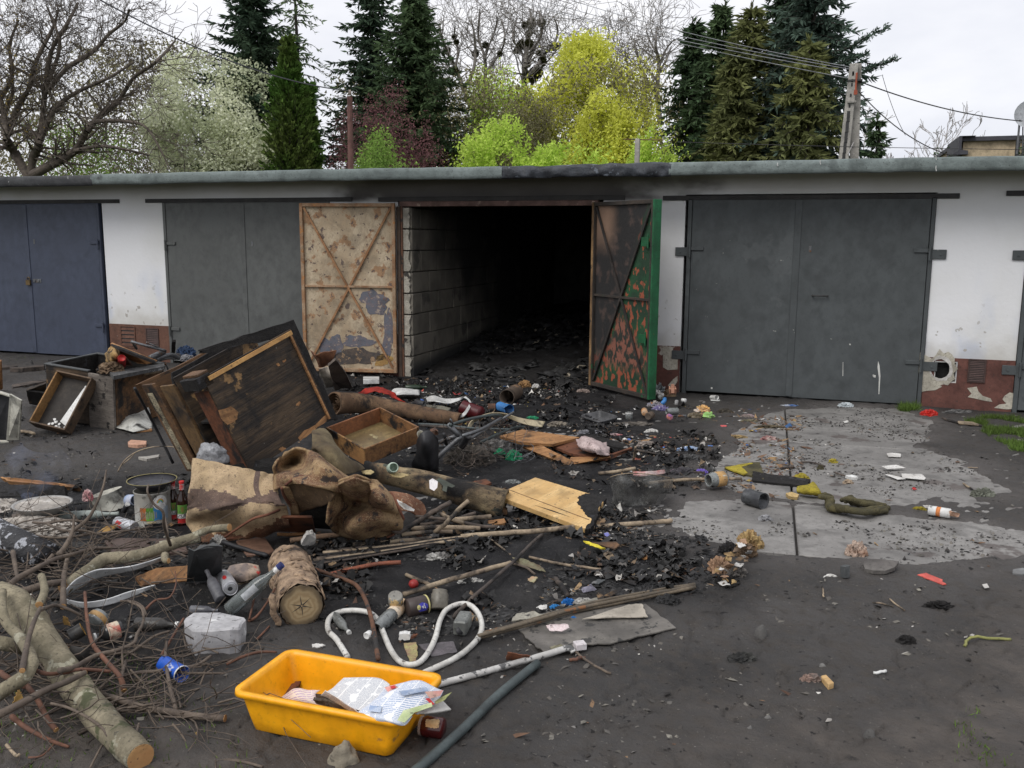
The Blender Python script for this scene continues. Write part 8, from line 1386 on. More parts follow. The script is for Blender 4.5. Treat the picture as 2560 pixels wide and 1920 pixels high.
for x0,y0,yt,s_,lb in ((1900,665,235,58,'left of two brown beer bottles with green label and red caps'),(1995,715,235,62,'right of two brown beer bottles, its label reading ZU')):
    bt,Mx,R_,h_ = lathe('bottle','beer_bottle',lb,'beer bottle',m_beer,'f',(x0,y0),(x0-15,yt),s_,True,body='glass',cap=(.965,.44,m_redp)); th = facing(Mx)
    mb = MB(); mb.lathe([(h_*.82,R_*.39),(h_*.955,R_*.39)],18); mb.build('neck_foil',M('red white foil',(.62,.05,.05),(.62,.5,.48),18,.4,.1,lo=.5,hi=.56),bt,Mx,smooth=True)
    def lb_(t0,t1,mat,nm,k=1.012,w=.9): mb = MB(); m_ = 8; V_ = [(R_*k*cos(th-w+2*w*i/m_),R_*k*sin(th-w+2*w*i/m_),t*h_) for t in (t0,t1) for i in range(m_+1)]; mb.add(V_,[(i,i+1,i+m_+2,i+m_+1) for i in range(m_)]); mb.build(nm,mat,bt,Mx,smooth=True)
    lb_(.22,.50,M('green bottle label',(.06,.22,.04),(.16,.30,.05),6,.6,0),'green_label'); lb_(.20,.30,m_white,'white_band',1.02); lb_(.08,.195,m_redp,'red_label')
    text('ZUB',R_*.92,m_blk,ontube(Mx,R_*1.03,th,h_*.25),bt,bend=R_*1.03)
    mb = MB(); V_ = [(R_*1.022*cos(th+.25*cos(k)),R_*1.022*sin(th+.25*cos(k)),h_*(.40+.07*sin(k))) for k in [j*.785 for j in range(8)]]; mb.add(V_,[tuple(range(8))]); mb.build('emblem',M('brown emblem',(.35,.2,.06),(.2,.12,.05)),bt,Mx)
lathe('open','enamel_pot','white enamel pot scorched black, tilted open towards the left','pot',m_enam,'f',(1225,545),(1165,345),165,body='pot_body',n=28,Y=Z('f',1230,530).y,tilt=(-.28,-.08)); heap('pot_handle_rag','red and white rag at the rim of the enamel pot','rag',M('red white rag',(.6,.5,.48),(.4,.08,.1),8,.9,1),'f',960,420,50,.7,.05,.7,95,z0=.10,ridge=True)
lathe('bottle','clouded_bottle','cloudy white melted bottle lying before the enamel pot','bottle',M('clouded glass',(.36,.40,.37),(.24,.27,.25),5,.45,.2),'f',(640,620),(1300,585),55,body='glass')
cn,Mx,R_,h_ = lathe('can','beer_can','white drink can with red mark lying before the paint bucket','can',M('white can',(.6,.6,.63)),'f',(1275,675),(1470,735),62,body='can_body'); th = facing(Mx); onlathe(Mx,R_,[(-.3,h_*.25),(.25,h_*.2),(.35,h_*.45),(-.1,h_*.55)],m_redp,cn,th,'red_mark'); onlathe(Mx,R_,[(.5,h_*.15),(.9,h_*.1),(.95,h_*.55),(.55,h_*.5)],m_redp,cn,th,'red_mark')
mb = MB(); mb.lathe([(h_*.985,R_*.80),(h_*.99,R_*.6),(h_*.985,.0001)],18); mb.build('can_top',m_alu,cn,Mx)
lathe('jar','blue_ball_tin','blue and red round tin beside the paint bucket','tin',M('blue red tin',(.10,.26,.55),(.5,.5,.55),5,.4,.1,spots=((.55,.04,.03),.2,4)),'f',(1400,440,.08),(1470,440,.09),60); lathe('jar','small_phial','tiny bottle with white cap beside the bucket','small bottle',m_blk,'f',(1350,560,.03),(1395,480,.08),28,cap=(.8,.9,m_white))
slab('leaf','dry ochre leaf touching the lying drink can','leaf',M('ochre leaf',(.42,.25,.08),(.3,.18,.06),9),'f',[(1060,790,.02),(1160,720,.04),(1290,705,.05),(1250,750,.03),(1120,795,.02)],.002,.003)
# smoking hearth: stump, ash pan, charred log
YS = Z('f',400,690).y
lathe('stump','stump','charred round stump carrying the ash pan','stump',M('ash grey stump',(.20,.165,.14),(.07,.06,.055),5,.95,.8,char=(.3,3)),'f',(400,720),(400,572),228,body='wood',n=28,Y=YS)
lathe('bowl','ash_pan','flat pan full of grey ash on the stump','pan',M('ashy enamel pan',(.42,.41,.39),(.26,.255,.25),4,.8,.3,char=(.12,3)),'f',(470,570),(470,470),298,body='pan_body',n=34,Y=YS)
pz = Yp('f',470,482,YS).z; ah = heap('ash','grey white ash filling the pan on the stump','ash',m_ash,'f',470,482,262,.95,.014,.12,97,z0=pz,fr=3); ah.location = Yp('f',470,482,YS)
lathe('stump','charred_log','round black log with checked ash grey bark at the left edge','charred log',m_coal,'f',(-80,780,.13),(500,1060,.075),145,body='wood',n=30)
for P_,m_,lb in (([(0,185,.05),(160,195,.06),(560,240,.06),(860,275,.04),(850,305,.03),(560,270,.05),(90,230,.04)],m_wood_o,'orange split board behind the smoking hearth'),([(0,270,.05),(500,265,.09),(700,280,.08),(720,400,.02),(0,400,.02)],m_black,'blue black charred board smoking behind the ash pan')): slab('board',lb,'board',m_,'f',P_,.03,.004)
heap('ash_bed','broad bed of pale ash and embers round the stump','ash',m_ash,'f',330,800,520,.5,.085,.4,98,fr=5,ridge=True,sub=5); heap('ash_bed','pale ash patch left of the stump','ash',m_ash,'f',60,560,190,.8,.07,.5,99,fr=5,ridge=True); heap('ash_bed','dark ash bed below the branch tangle','ash',M('dark ash',(.10,.095,.09),(.04,.04,.04),12,.95,1.2),'f',700,1000,420,.5,.03,.7,88,fr=5,ridge=True,sub=5)
patch('pvc_strip','folded pale grey plastic strip, upper arm','plastic strip',m_pvc,'f',[[(705,1500,.06),(900,1370,.08),(1100,1280,.09),(1300,1235,.10),(1500,1190,.11),(1800,1080,.12)],[(710,1420,.12),(850,1290,.14),(1050,1200,.15),(1300,1180,.14),(1500,1140,.14),(1790,1050,.14)]],.003,thick=.004); patch('pvc_strip','folded pale grey plastic strip, lower arm','plastic strip',m_pvc,'f',[[(705,1510,.05),(900,1550,.05),(1150,1520,.05),(1400,1440,.06),(1550,1400,.07),(1690,1360,.09)],[(740,1570,.02),(900,1610,.02),(1150,1590,.02),(1420,1500,.03),(1560,1440,.05),(1700,1380,.07)]],.003,thick=.004)
# ---- felled branches at left
def limb(label,c,P_,R,mat,name='branch',cut=None,cuts=0,group='felled branches at left'):
    W = spline(xy(c,P_,.03),5); R = R if mat is m_barkb else (R[0]*.78,R[1]*.78); t = thing(name,label,'branch' if name == 'branch' else 'tree trunk',W[0],group); N_ = len(W); RR = [(R[0]+(R[1]-R[0])*i/(N_-1))*(1+.12*noise.noise(Vector((i*.5,R[0]*99,0)))) for i in range(N_)]
    mb = MB(); mb.tube([w-W[0] for w in W],RR,14 if R[0] > .02 else 8); mb.build('bark',mat,t,Matrix.Translation(W[0]),smooth=True)
    for e,a,r_ in ((W[-1],W[-2],RR[-1]),) if cut else ():
        Mx = axisframe(a,e); L_ = (e-a).length; mb = MB(); mb.lathe([(L_-.002,r_*.93),(L_+.0015,r_*.93),(L_+.0015,.0001)],20); mb.build('cut_face',m_cut,t,Mx)
    return t,W,RR
tk,W,RR = limb('thick mossy trunk lying towards the bottom edge with an orange sawn end','h',[(-20,40,.20),(140,110,.19),(280,260,.16),(400,450,.12),(560,680,.09),(720,900,.07),(900,1130,.055),(1100,1350,.05),(1325,1560,.045)],(.062,.046),m_barkb,'tree_trunk',True)
LB = [('h',[(20,0,.26),(20,150,.25),(60,290,.22),(180,420,.20),(270,560,.20),(300,680,.19),(240,790,.17),(120,870,.14),(-40,970,.10)],(.016,.026),m_barkb,'grey green bent branch curving down over the trunk at the left edge'),('h',[(-40,480,.14),(60,490,.14),(180,520,.10),(240,560,.06)],(.028,.020),m_barkb,'thick mossy stub behind the trunk at the left edge'),
 ('f',[(2180,840,.16),(2050,870,.15),(1850,930,.14),(1650,1000,.14),(1400,1060,.13),(1150,1080,.13),(1000,1180,.12),(850,1290,.11),(700,1400,.10)],(.026,.030),m_barkb,'long mossy branch from the rug to the left pile'),('g',[(0,1040,.14),(250,980,.16),(450,900,.19),(640,880,.21)],(.017,.020),m_barkb,'branch end reaching up onto the speckled rug'),
 ('f',[(-60,1700,.14),(30,1560,.16),(60,1430,.18),(180,1300,.19),(400,1180,.20),(600,1080,.20),(760,1040,.18),(1000,970,.14),(1220,960,.12)],(.022,.008),m_twig,'long grey branch sweeping right through the pile'),('f',[(90,1475,.14),(300,1420,.15),(500,1360,.15),(700,1330,.13)],(.024,.018),m_twig,'sawn branch stub with orange cut in the pile'),
 ('f',[(640,1040,.19),(720,930,.22),(790,780,.26),(810,600,.32)],(.018,.006),m_twig,'upright forked branch over the ash bed'),('f',[(760,800,.22),(960,640,.28),(1070,440,.36),(1130,280,.42),(1160,110,.48)],(.013,.005),m_twig,'tall dark branch rising before the enamel pot'),('f',[(360,680,.16),(520,690,.18),(700,660,.20),(860,665,.20),(1000,680,.18)],(.009,.006),m_twig,'thin branch crossing in front of the stump'),('f',[(360,820,.12),(600,850,.14),(850,830,.14),(1050,800,.12),(1400,770,.12),(1640,730,.10)],(.009,.005),m_twig,'long thin twig running to the paint bucket'),
 ('f',[(520,700,.18),(700,770,.18),(900,770,.16),(1100,820,.12),(1200,880,.08)],(.009,.006),m_twig,'thin branch crossing below the clouded bottle'),('f',[(1860,930,.16),(1790,720,.30),(1780,570,.38),(1680,480,.42),(1610,350,.48),(1620,270,.5)],(.010,.005),m_twig,'crooked upright twig in front of the bucket'),('f',[(1820,900,.15),(1830,780,.2),(1800,620,.26)],(.009,.004),m_twig,'short upright spur beside the crooked twig'),('f',[(740,1060,.14),(700,1250,.14),(690,1440,.13),(690,1600,.12)],(.012,.017),m_twig,'grey upright stick before the folded strip'),
 ('f',[(1250,1040,.14),(1300,1100,.12),(1370,1145,.10)],(.006,.004),m_twig,'small side twig of the mossy branch'),('f',[(1800,1040,.14),(1800,1090,.14),(1840,1100,.14)],(.018,.014),m_barkb,'short thick side stub of the mossy branch'),('f',[(1850,980,.12),(1950,1020,.11),(2030,1055,.10)],(.008,.007),m_twig,'pale side twig pointing right from the mossy branch'),
 ('f',[(140,1000,.2),(165,1150,.18),(190,1280,.16)],(.014,.010),m_twig,'dead upright twig at the far left'),('f',[(470,1160,.18),(580,1030,.22)],(.012,.010),m_twig,'short sawn spur on the sweeping branch'),('h',[(380,150,.24),(300,330,.24),(250,520,.22),(210,740,.20)],(.010,.013),m_twig,'dark branch standing across the trunk top'),('h',[(380,170,.24),(520,125,.22),(640,160,.20),(770,225,.16)],(.010,.006),m_twig,'curved twig with knobbly end above the trunk'),
 ('h',[(390,-150,.26),(420,-20,.26),(370,120,.24)],(.014,.016),m_barkb,'mossy fork above the trunk'),('h',[(800,0,.14),(820,250,.12),(870,480,.10),(1000,650,.09),(1130,800,.07),(1170,930,.04)],(.008,.013),m_twigr,'reddish branch crossing the bottles'),('h',[(560,740,.16),(700,710,.13),(900,600,.10),(1100,550,.09),(1260,480,.09),(1290,400,.10),(1350,280,.11),(1330,150,.12),(1200,85,.12)],(.013,.005),m_twig,'long branch looping up and over the dark bottles'),
 ('h',[(280,715,.17),(440,770,.15),(600,760,.13),(780,730,.12),(1040,750,.08)],(.009,.008),m_twigr,'thin branch lying over the middle of the trunk'),('h',[(-20,1160,.10),(200,1050,.11),(440,920,.13),(620,850,.14),(800,760,.13)],(.018,.012),m_twig,'straight branch crossing the trunk from the left edge'),('h',[(440,930,.10),(560,940,.10),(700,930,.09),(740,850,.10)],(.004,.003),m_twig,'thin forked twiglet on the trunk'),
 ('h',[(480,1050,.10),(640,1090,.10),(820,1180,.09),(960,1280,.08),(1030,1370,.07),(1150,1385,.06),(1260,1360,.06),(1310,1240,.05)],(.006,.005),m_twig,'thin twig draped over the lower trunk'),('h',[(880,950,.04),(1100,1010,.035),(1350,1090,.03),(1600,1130,.03),(1850,1170,.03),(2120,1190,.03)],(.015,.016),m_twig,'long branch on the ground running to the yellow tray'),('h',[(1180,660,.05),(1140,820,.05),(1140,990,.03)],(.010,.008),m_twig,'branch fork standing above the ground branch'),
 ('h',[(1570,470,.06),(1560,640,.06),(1600,880,.05),(1660,1110,.03)],(.007,.010),m_twig,'slender upright twig before the blue cup'),('h',[(1730,250,.06),(1640,400,.05),(1520,600,.04)],(.006,.008),m_twigr,'thin twig leaning by the cement block'),('h',[(800,800,.05),(1000,720,.05),(1250,560,.05),(1450,420,.05),(1600,370,.05)],(.004,.008),m_twig,'twig rising towards the cement block'),('h',[(1140,790,.03),(1350,755,.03),(1600,750,.04),(1800,765,.04),(2111,765,.03)],(.010,.005),m_twig,'twig running right past the blue cup'),('h',[(1450,750,.04),(1650,710,.05),(1850,690,.05),(1990,600,.05)],(.007,.007),m_twig,'forked twig over the blue cup'),
 ('h',[(1180,660,.03),(1400,620,.03),(1600,640,.04),(1700,720,.04)],(.004,.004),m_twig,'fine twig behind the blue cup'),('h',[(900,940,.03),(1040,820,.04),(1100,770,.05)],(.007,.007),m_twig,'short twig beside the grass tuft'),('h',[(250,880,.08),(330,980,.08),(400,1100,.06),(450,1200,.05),(530,1300,.03)],(.012,.012),m_twigr,'reddish stick left of the lower trunk'),('h',[(110,1170,.06),(250,1280,.05),(480,1400,.03),(650,1460,.015)],(.012,.006),m_twigr,'long reddish stick in the lower left'),('h',[(0,760,.12),(60,800,.12),(150,850,.1),(250,900,.08)],(.014,.011),m_twigr,'reddish peeled branch at the left edge'),
 ('h',[(60,1440,.03),(150,1540,.02),(180,1530,.03)],(.007,.005),m_stick,'pale tipped twig low at left'),('h',[(270,1560,.015),(400,1540,.02),(520,1420,.02)],(.004,.004),m_twigr,'thin red twig low at left'),('h',[(850,1659,.02),(960,1450,.03),(1040,1370,.03)],(.005,.004),m_twig,'thin twig crossing the trunk near its end'),('h',[(1030,1140,.02),(1200,1120,.025),(1400,1120,.02)],(.008,.004),m_twig,'short grey twig under the ground branch'),('h',[(700,1100,.02),(800,1150,.02)],(.01,.006),m_twig,'short broken stub below the trunk'),
 ('i',[(40,1250,.02),(150,1180,.03),(300,1165,.03),(400,1185,.02)],(.007,.005),m_twig,'thin branch behind the cement block'),('i',[(870,845,.10),(840,1000,.06),(800,1170,.03)],(.006,.006),m_twigr,'upright red brown twig before the log'),('i',[(1085,830,.13),(1000,980,.08),(880,1140,.03),(790,1190,.02)],(.006,.008),m_twigr,'leaning red brown twig against the log'),('i',[(550,1659,.02),(700,1590,.03),(900,1530,.03),(1100,1530,.02)],(.008,.006),m_twigr,'bent brown twig behind the yellow tray'),('i',[(880,1390,.015),(950,1320,.02),(1020,1245,.02)],(.006,.004),m_twigr,'short brown twig right of the cement block'),('j',[(0,1215,.012),(150,1225,.012),(345,1275,.012)],(.006,.006),m_twig,'twig on the bare dirt below the tray'),
 ('f',[(1580,1640,.03),(1700,1530,.05),(1850,1500,.06),(1920,1360,.08),(1910,1210,.12)],(.008,.003),m_twigr,'red brown twig below the orange board'),('f',[(1310,1540,.08),(1450,1545,.07),(1550,1600,.05),(1590,1700,.03)],(.006,.009),m_twig,'arched twig under the folded strip')]
for i,(c,P_,R,m_,lb) in enumerate(LB): limb(lb,c,P_,R,m_,cut=R[1] > .0115)
# fine twig tangle, too many to count
r = np.random.RandomState(6); S = []; 
zones = [(G2('h',[(0,200),(500,300),(900,900),(700,1500),(0,1600),(-300,900)]),95,.11),(G2('f',[(0,900),(900,900),(900,1600),(0,1650),(-300,1200)]),70,.10),(G2('h',[(900,500),(2100,500),(2100,1400),(900,1300)]),90,.05),(G2('f',[(900,700),(1900,900),(1800,1500),(900,1500)]),70,.10)]
P_,D_,L_,R2_ = [],[],[],[]
for poly,n,hz in zones:
    pa = np.array(poly); lo,hi_ = pa.min(0),pa.max(0); q = r.uniform(lo,hi_,(n*6,2)); q = q[inpoly(q[:,0],q[:,1],poly)][:n]
    for a in q: P_.append((a[0],a[1],r.uniform(.01,hz))); D_.append((r.normal(),r.normal(),r.normal()*.15)); L_.append(r.uniform(.12,.4)); R2_.append(r.uniform(.0018,.005))
O,tp,_ = growv(r,P_,D_,L_,R2_,1,None,bend=.22,up=-.02,kids=1.5,seg=5,minr=.0012,spread=.8)
for k in (0,1): O[k][:,2] = np.maximum(O[k][:,2],.006)
V,F_ = tubes_np(*O,4); tg = np_mesh('twig_tangle',V,F_,m_twig); tag(tg,'tangle of fine twigs over the left foreground','twigs',kind='stuff')
# bottles and jars half hidden under the strip, blue cup
for kd,c,p0,p1,r_,m_,lb,bd in (('jar','h',(880,300,.06),(960,215,.08),95,m_glass,'squat glass jar with orange label under the plastic strip',((.25,.7,M('orange jar label',(.5,.3,.1)),'label'),)),('bottle','h',(1150,340,.06),(890,430,.05),78,M('dark bottle glass',(.05,.05,.05),(.03,.03,.03),6,.15,0),'dark glass bottle with red and cream label, neck towards the trunk',((.12,.55,M('cream red label',(.62,.55,.42),(.5,.08,.06),7,.7,.1,lo=.5,hi=.56),'label'),)),('bottle','h',(1280,300),(1680,310),62,M('burnt black bottle',(.04,.038,.036),(.08,.075,.07),9,.35,.4),'long sooty black bottle lying left of the cement block',()),('open','h',(660,420,.08),(780,350,.10),62,M('black tin',(.03,.03,.03),(.06,.055,.05),7,.4),'black round tin with an orange rim beside the trunk',()),('can','h',(720,640,.05),(760,520,.09),90,M('sooty drum',(.055,.05,.045),(.03,.028,.026),6,.8,.4),'sooty dark drum half hidden behind the trunk',()),('bottle','k',(200,1060),(345,1225),42,M('sooty clear bottle',(.2,.21,.2),(.1,.1,.1),6,.25,.1,trans=.2),'grey bottle with white cap inside the left hose loop',())):
    t,Mx,R_,h_ = lathe(kd,{'jar':'glass_jar','bottle':'bottle','open':'tin','can':'drum'}[kd],lb,{'jar':'jar','bottle':'bottle','open':'tin','can':'drum'}[kd],m_,c,p0,p1,r_,bands=bd,body='body',cap=(.94,.5,m_white) if kd == 'bottle' else None)
    if kd == 'open': mb = MB(); mb.lathe([(h_*.98,R_*1.02),(h_*1.01,R_*1.0),(h_*1.01,R_*.6),(h_*.99,R_*.58)],20); mb.build('rim',M('orange rim',(.5,.28,.04),(.4,.2,.04),5,.4),t,Mx,smooth=True)
bc,Mx,R_,h_ = lathe('open','paper_cup','crumpled blue and white paper cup among the twigs','cup',M('blue paper cup',(.02,.12,.62),(.02,.09,.45),5,.35,.2,spots=((.62,.64,.68),.26,5)),'h',(1540,670,.045),(1715,775,.045),72,dent=.18,seed=3,body='cup_body'); mb = MB(); mb.lathe([(h_*.97,R_*1.06),(h_*.995,R_*1.10),(h_*1.02,R_*1.04)],20); mb.build('rim',m_white,bc,Mx,smooth=True)
for P_,lb in (([(120,1060,.10),(150,960,.13),(180,915,.14),(215,960,.12),(205,1060,.09),(160,1080,.08)],'dry ochre leaf at the left below the trunk'),([(590,230,.16),(630,240,.16),(665,320,.12),(600,310,.12)],'dry ochre leaf hanging over the bottles'),([(1830,1330,.01),(1855,1325,.02),(1850,1350,.01)],'tiny white fleck on the dirt near the tray')): slab('dry_leaf',lb,'leaf',M('dry leaf',(.46,.29,.09),(.34,.2,.07),12,.8,.4),'h',P_,.002,.004)
# ================================================================ RUBBLE, CHARCOAL AND SCRAPS NOBODY COULD COUNT -----------------------
def chips(name,label,mat,polys,n,smin,smax,seed,flat=.45,zf=None,pw=2.6,long=1.6):
    r = np.random.RandomState(seed); P = []
    tot = sum(w for _,w in polys)
    for poly,w in polys:
        pa = np.array(poly); lo,hi_ = pa.min(0),pa.max(0); m = int(n*w/tot); q = r.uniform(lo,hi_,(m*4,2)); q = q[inpoly(q[:,0],q[:,1],poly)]
        dn = fbm(q[:,0],q[:,1],1.7,3)+.35*fbm(q[:,0]+9,q[:,1],6,2); q = q[dn > np.quantile(dn,.5)][:m] if len(q) > 10 else q; P.append(q)
    q = np.concatenate(P); N = len(q); s = smin+(smax-smin)*r.rand(N)**pw
    V0 = np.array([(1,0,-.3),(-.2,.9,-.3),(-.9,-.1,-.35),(.1,-1,-.3),(.25,.3,.8),(-.3,-.25,.7)]); F0 = np.array([(0,1,4),(1,2,5),(2,3,5),(3,0,4),(1,5,4),(3,4,5)])
    J = 1+r.normal(size=(N,6,3))*.28; V = V0[None]*J*s[:,None,None]*np.array([long,1,flat])[None]
    a = r.uniform(0,6.28,N); c_,s_ = np.cos(a)[:,None],np.sin(a)[:,None]; x = V[...,0]*c_-V[...,1]*s_; y = V[...,0]*s_+V[...,1]*c_; tl = r.normal(size=(N,2))*.3
    z = V[...,2]+x*tl[:,:1]+y*tl[:,1:]; z0 = (zf(q[:,0],q[:,1]) if zf is not None else 0)+s*flat*.5+r.rand(N)*.004
    V = np.stack([x+q[:,:1],y+q[:,1:],z+z0[:,None]],-1).reshape(-1,3); F_ = (np.arange(N)[:,None,None]*6+F0[None]).reshape(-1,3)
    o = np_mesh(name,V,F_,mat); return tag(o,label,name.replace('_',' '),kind='stuff')
Zg = lambda L_: G2('F',L_)
blackz = [(Zg([(640,1200),(900,1140),(1300,1130),(1520,1170),(1600,1240),(1450,1320),(1150,1330),(950,1380),(720,1360),(600,1280)]),5),(Zg([(1150,1180),(1520,1160),(1560,1240),(1480,1290),(1200,1260)]),5),(Zg([(740,800),(1290,790),(1420,870),(1560,960),(1480,1120),(1250,1120),(900,1000),(740,900)]),3.5),(Zg([(880,800),(1290,790),(1400,880),(1100,900),(900,860)]),3.2)]
m_chip = M('charcoal chips',(.022,.022,.023),(.042,.041,.040),3,.8,.5,island=.9,spec=.2)
chips('charcoal','countless charcoal crumbs over the burnt ground',m_chip,blackz+[(Zg([(0,1050),(450,1020),(620,1200),(600,1400),(0,1500)]),3.5)],30000,.003,.021,1)
m_chip2 = M('mixed rubble',(.16,.145,.125),(.07,.065,.06),3,.85,.5,island=.8)
allz = Zg([(-200,880),(700,860),(1500,900),(2300,930),(2500,1900),(-300,1900)])
chips('rubble','countless bits of grit and rubble over the yard',m_chip2,[(allz,5),(blackz[0][0],3),(blackz[2][0],3)],24000,.0018,.013,2)
chips('soot_crumbs','black crumbs strewn over the yard and the concrete',m_black,[(allz,3),(Zg([(1450,880),(2100,880),(2212,1200),(1480,1200)]),1.6)],6500,.002,.009,3,flat=.3)
chips('pale_flecks','whitish flecks of ash, paper and plaster',M('pale flecks',(.52,.50,.47),(.36,.34,.31),3,.9,.2,island=.5),[(allz,2),(blackz[0][0],3),(blackz[2][0],4),(Zg([(0,1100),(300,1080),(400,1350),(0,1450)]),2)],3600,.003,.013,4,flat=.25)
chips('wood_chips','brown and orange splinters in the soot',M('splinters',(.26,.15,.08),(.14,.09,.06),3,.85,.3,island=.6),[(blackz[0][0],2),(blackz[2][0],3),(Zg([(1300,900),(1750,880),(1720,1100),(1350,1050)]),3),(allz,1.2)],2400,.004,.018,5,flat=.3,long=3.2)
for k,(col_,nm) in enumerate((((.55,.10,.08),'red'),((.10,.22,.55),'blue'),((.60,.45,.12),'yellow'),((.62,.60,.58),'white'))):
    chips(nm+'_scraps','tiny %s scraps of packaging in the burnt litter' % nm,M(nm+' scrap',col_,tuple(x*.6 for x in col_),5,.6,.2,island=.4),[(blackz[2][0],3),(Zg([(860,830),(1200,820),(1250,900),(1000,930)]),4),(Zg([(1250,880),(1750,870),(1700,1080),(1350,1060)]),2)],110 if k < 3 else 420,.006,.026,10+k,flat=.35,long=1.8)
def crumples(name,label,mat,polys,n,smin,smax,seed,zz=.02,asp=1.,g=4):
    r = np.random.RandomState(seed); P = []; tot = sum(w for _,w in polys)
    for poly,w in polys:
        pa = np.array(poly); m = int(n*w/tot); q = r.uniform(pa.min(0),pa.max(0),(m*6,2)); q = q[inpoly(q[:,0],q[:,1],poly)]; dn = fbm(q[:,0]+3,q[:,1],2.3,3); P.append(q[dn > np.quantile(dn,.5)][:m])
    q = np.concatenate(P); N = len(q); s = smin+(smax-smin)*r.rand(N)**2.2; u = np.linspace(-1,1,g); U,W = np.meshgrid(u,u,indexing='ij'); U = U.ravel()[None]+r.normal(size=(N,g*g))*.16; W = W.ravel()[None]+r.normal(size=(N,g*g))*.16
    H_ = r.normal(size=(N,1))*.5*U*W+r.normal(size=(N,1))*.45*U*U+r.normal(size=(N,g*g))*.22; a = r.uniform(0,6.28,N)[:,None]; tl = r.normal(size=(N,2,1))*.35; H_ = H_+U*tl[:,0]+W*tl[:,1]; H_ = (H_-H_.min(1,keepdims=True))*.8
    x = (U*asp*np.cos(a)-W*np.sin(a))*s[:,None]+q[:,:1]; y = (U*asp*np.sin(a)+W*np.cos(a))*s[:,None]+q[:,1:]; z = H_*s[:,None]+r.rand(N,1)*zz+.003
    V = np.stack([x,y,z],-1).reshape(-1,3); I = np.arange(g*g).reshape(g,g); F0 = np.stack([I[:-1,:-1],I[:-1,1:],I[1:,1:],I[1:,:-1]],-1).reshape(-1,4); F_ = (np.arange(N)[:,None,None]*g*g+F0[None]).reshape(-1,4)
    return tag(np_mesh(name,V,F_,mat),label,name.replace('_',' '),kind='stuff')
core = [(Zg([(760,790),(1250,790),(1330,870),(1200,960),(760,900)]),4),(Zg([(900,900),(1500,880),(1580,1010),(1480,1080),(1000,1000)]),2.2),(Zg([(600,1140),(1300,1090),(1560,1180),(1450,1290),(900,1330),(600,1260)]),3.4),(Zg([(60,780),(560,780),(420,960),(0,1020)]),.6),(Zg([(0,1020),(420,1040),(560,1300),(0,1400)]),.5)]
crumples('burnt_scraps','black burnt rags, paper and bark too many to count',m_chip,core,6500,.004,.024,21,.014)
crumples('brown_scraps','brown scorched paper and card scraps in the soot',M('brown scraps',(.22,.14,.08),(.11,.08,.06),3,.9,.4,island=.6,char=(.4,20)),core[:3],420,.006,.026,22,.02)
crumples('pale_scraps','pale soiled paper and plastic scraps in the soot',M('pale scraps',(.48,.46,.43),(.30,.28,.25),3,.8,.4,island=.6,spots=((.08,.07,.06),.4,30)),core[:3],320,.006,.026,23,.02)
crumples('charred_laths','charred laths and splinters strewn over the burnt ground',m_char2,core,330,.003,.009,24,.02,asp=10)
# the burnt bay: mound of debris
gx,gy = np.meshgrid(np.linspace(-4.42,-2.23,70),np.linspace(-.25,5.93,180),indexing='ij')
def bayz(x,y): return np.clip(.02+np.clip(y,0,9)*.10,0,.42)*(.55+.9*fbm(x,y,1.3,3))*np.clip((y+.25)/.5,0,1)+(fbm(x,y,9,4)-.5)*.06-.012
gz = bayz(gx,gy); I = np.arange(gx.size).reshape(gx.shape); fl = np_mesh('burnt_debris',np.stack([gx,gy,gz],-1).reshape(-1,3),np.stack([I[:-1,:-1],I[1:,:-1],I[1:,1:],I[:-1,1:]],-1).reshape(-1,4),m_black,smooth=True); tag(fl,'mound of black burnt debris on the garage floor','burnt debris',kind='stuff')
bay = [((-4.40,-.2),(-2.28,-.2),(-2.26,5.8),(-4.42,5.8))]
chips('charred_rubble','countless charred pieces heaped inside the burnt bay',m_chip,[(bay[0],1)],9000,.012,.07,6,flat=.5,zf=bayz); chips('pale_rubble','pale broken pieces on the debris inside the burnt bay',M('bay pale bits',(.42,.36,.28),(.22,.19,.15),3,.9,.4,island=.6),[(((-4.3,-.1),(-2.3,-.1),(-2.3,3.6),(-4.3,3.6)),1)],330,.012,.055,7,flat=.5,zf=bayz)
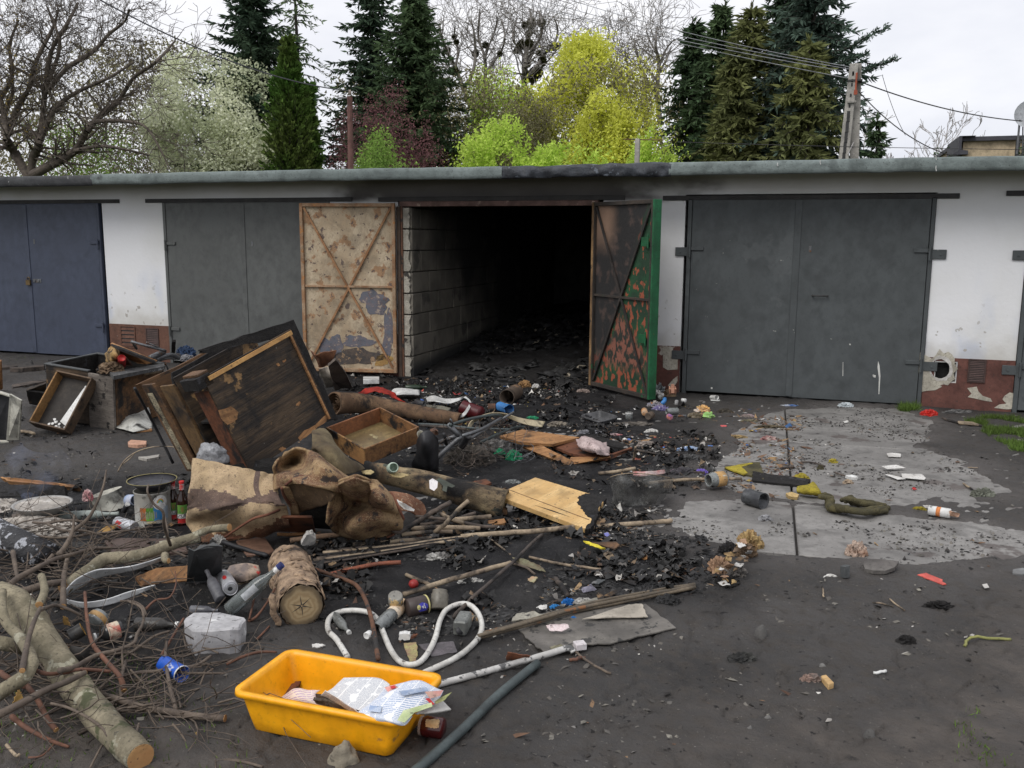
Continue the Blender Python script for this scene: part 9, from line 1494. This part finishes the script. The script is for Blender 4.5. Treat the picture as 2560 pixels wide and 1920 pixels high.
# grass at the right edge and small tufts
def grass(name,label,polys,n,h,seed,mat):
    r = np.random.RandomState(seed); Q = []
    for poly,w in polys:
        pa = np.array(poly); q = r.uniform(pa.min(0),pa.max(0),(int(n*w)*3,2)); q = q[inpoly(q[:,0],q[:,1],poly)]; k = fbm(q[:,0],q[:,1],3,3); q = q[k > .47][:int(n*w)]; Q.append(q)
    q = np.concatenate(Q); P = np.concatenate([q,np.full((len(q),1),-.005)],1); D = r.normal(size=P.shape)*.45+np.array([0,0,1.]); V,F_ = quads_np(P,D,h*r.uniform(.4,1.2,len(P)),.0045,r)
    o = np_mesh(name,V,F_,mat); tag(o,label,'grass',kind='stuff')
gr_ = leafmat('yard grass',(.16,.26,.06),.4,.3,(.10,.15,.04))
grass('grass','green grass patch at the foot of the wall, right edge',[(G2('e',[(1700,520),(1850,480),(2190,480),(2400,560),(2400,800),(2100,760),(1900,640)]),1)],9000,.06,1,gr_)
grass('grass_tufts','sparse little grass tufts in the foreground dirt',[(G2('h',[(0,900),(1200,600),(2100,900),(2400,1800),(-200,1800)]),.8),(G2('m',[(1700,1300),(2129,1100),(2300,1659),(1700,1659)]),.25),(G2('a',[(-100,500),(500,500),(400,620),(-100,640)]),.1)],900,.035,2,gr_)
for c,P_,lb in (('e',[(1150,400),(1300,400),(1300,430),(1150,430)],'weed clump at the corner of the right door'),): grass('weeds',lb,[(G2(c,P_),1)],900,.09,3,gr_)
# thin smoke over the hearth
mb = MB(); a = Z('f',330,400,.1); mb.lathe([(0,.05),(.12,.14),(.25,.18),(.34,.10)],16); sm = mb.build('smoke',None,None,Matrix.Translation(a) @ Matrix.Rotation(.35,4,'Y')); sm.data.materials.clear()
ms = bpy.data.materials.new('thin blue smoke'); ms.use_nodes = True; t = ms.node_tree; t.nodes.remove(t.nodes['Principled BSDF']); v = t.nodes.new('ShaderNodeVolumePrincipled'); v.inputs['Color'].default_value = (.62,.70,.95,1); n1 = t.nodes.new('ShaderNodeTexNoise'); n1.inputs['Scale'].default_value = 7; mr = t.nodes.new('ShaderNodeMapRange'); mr.inputs[1].default_value = .45; mr.inputs[2].default_value = .75; mr.inputs[4].default_value = 1.6
tcn = t.nodes.new('ShaderNodeTexCoord'); t.links.new(tcn.outputs['Object'],n1.inputs['Vector']); t.links.new(n1.outputs['Fac'],mr.inputs[0]); t.links.new(mr.outputs[0],v.inputs['Density']); t.links.new(v.outputs[0],t.nodes['Material Output'].inputs['Volume']); sm.data.materials.append(ms); tag(sm,'thin blue smoke drifting up behind the ash pan','smoke',kind='stuff')
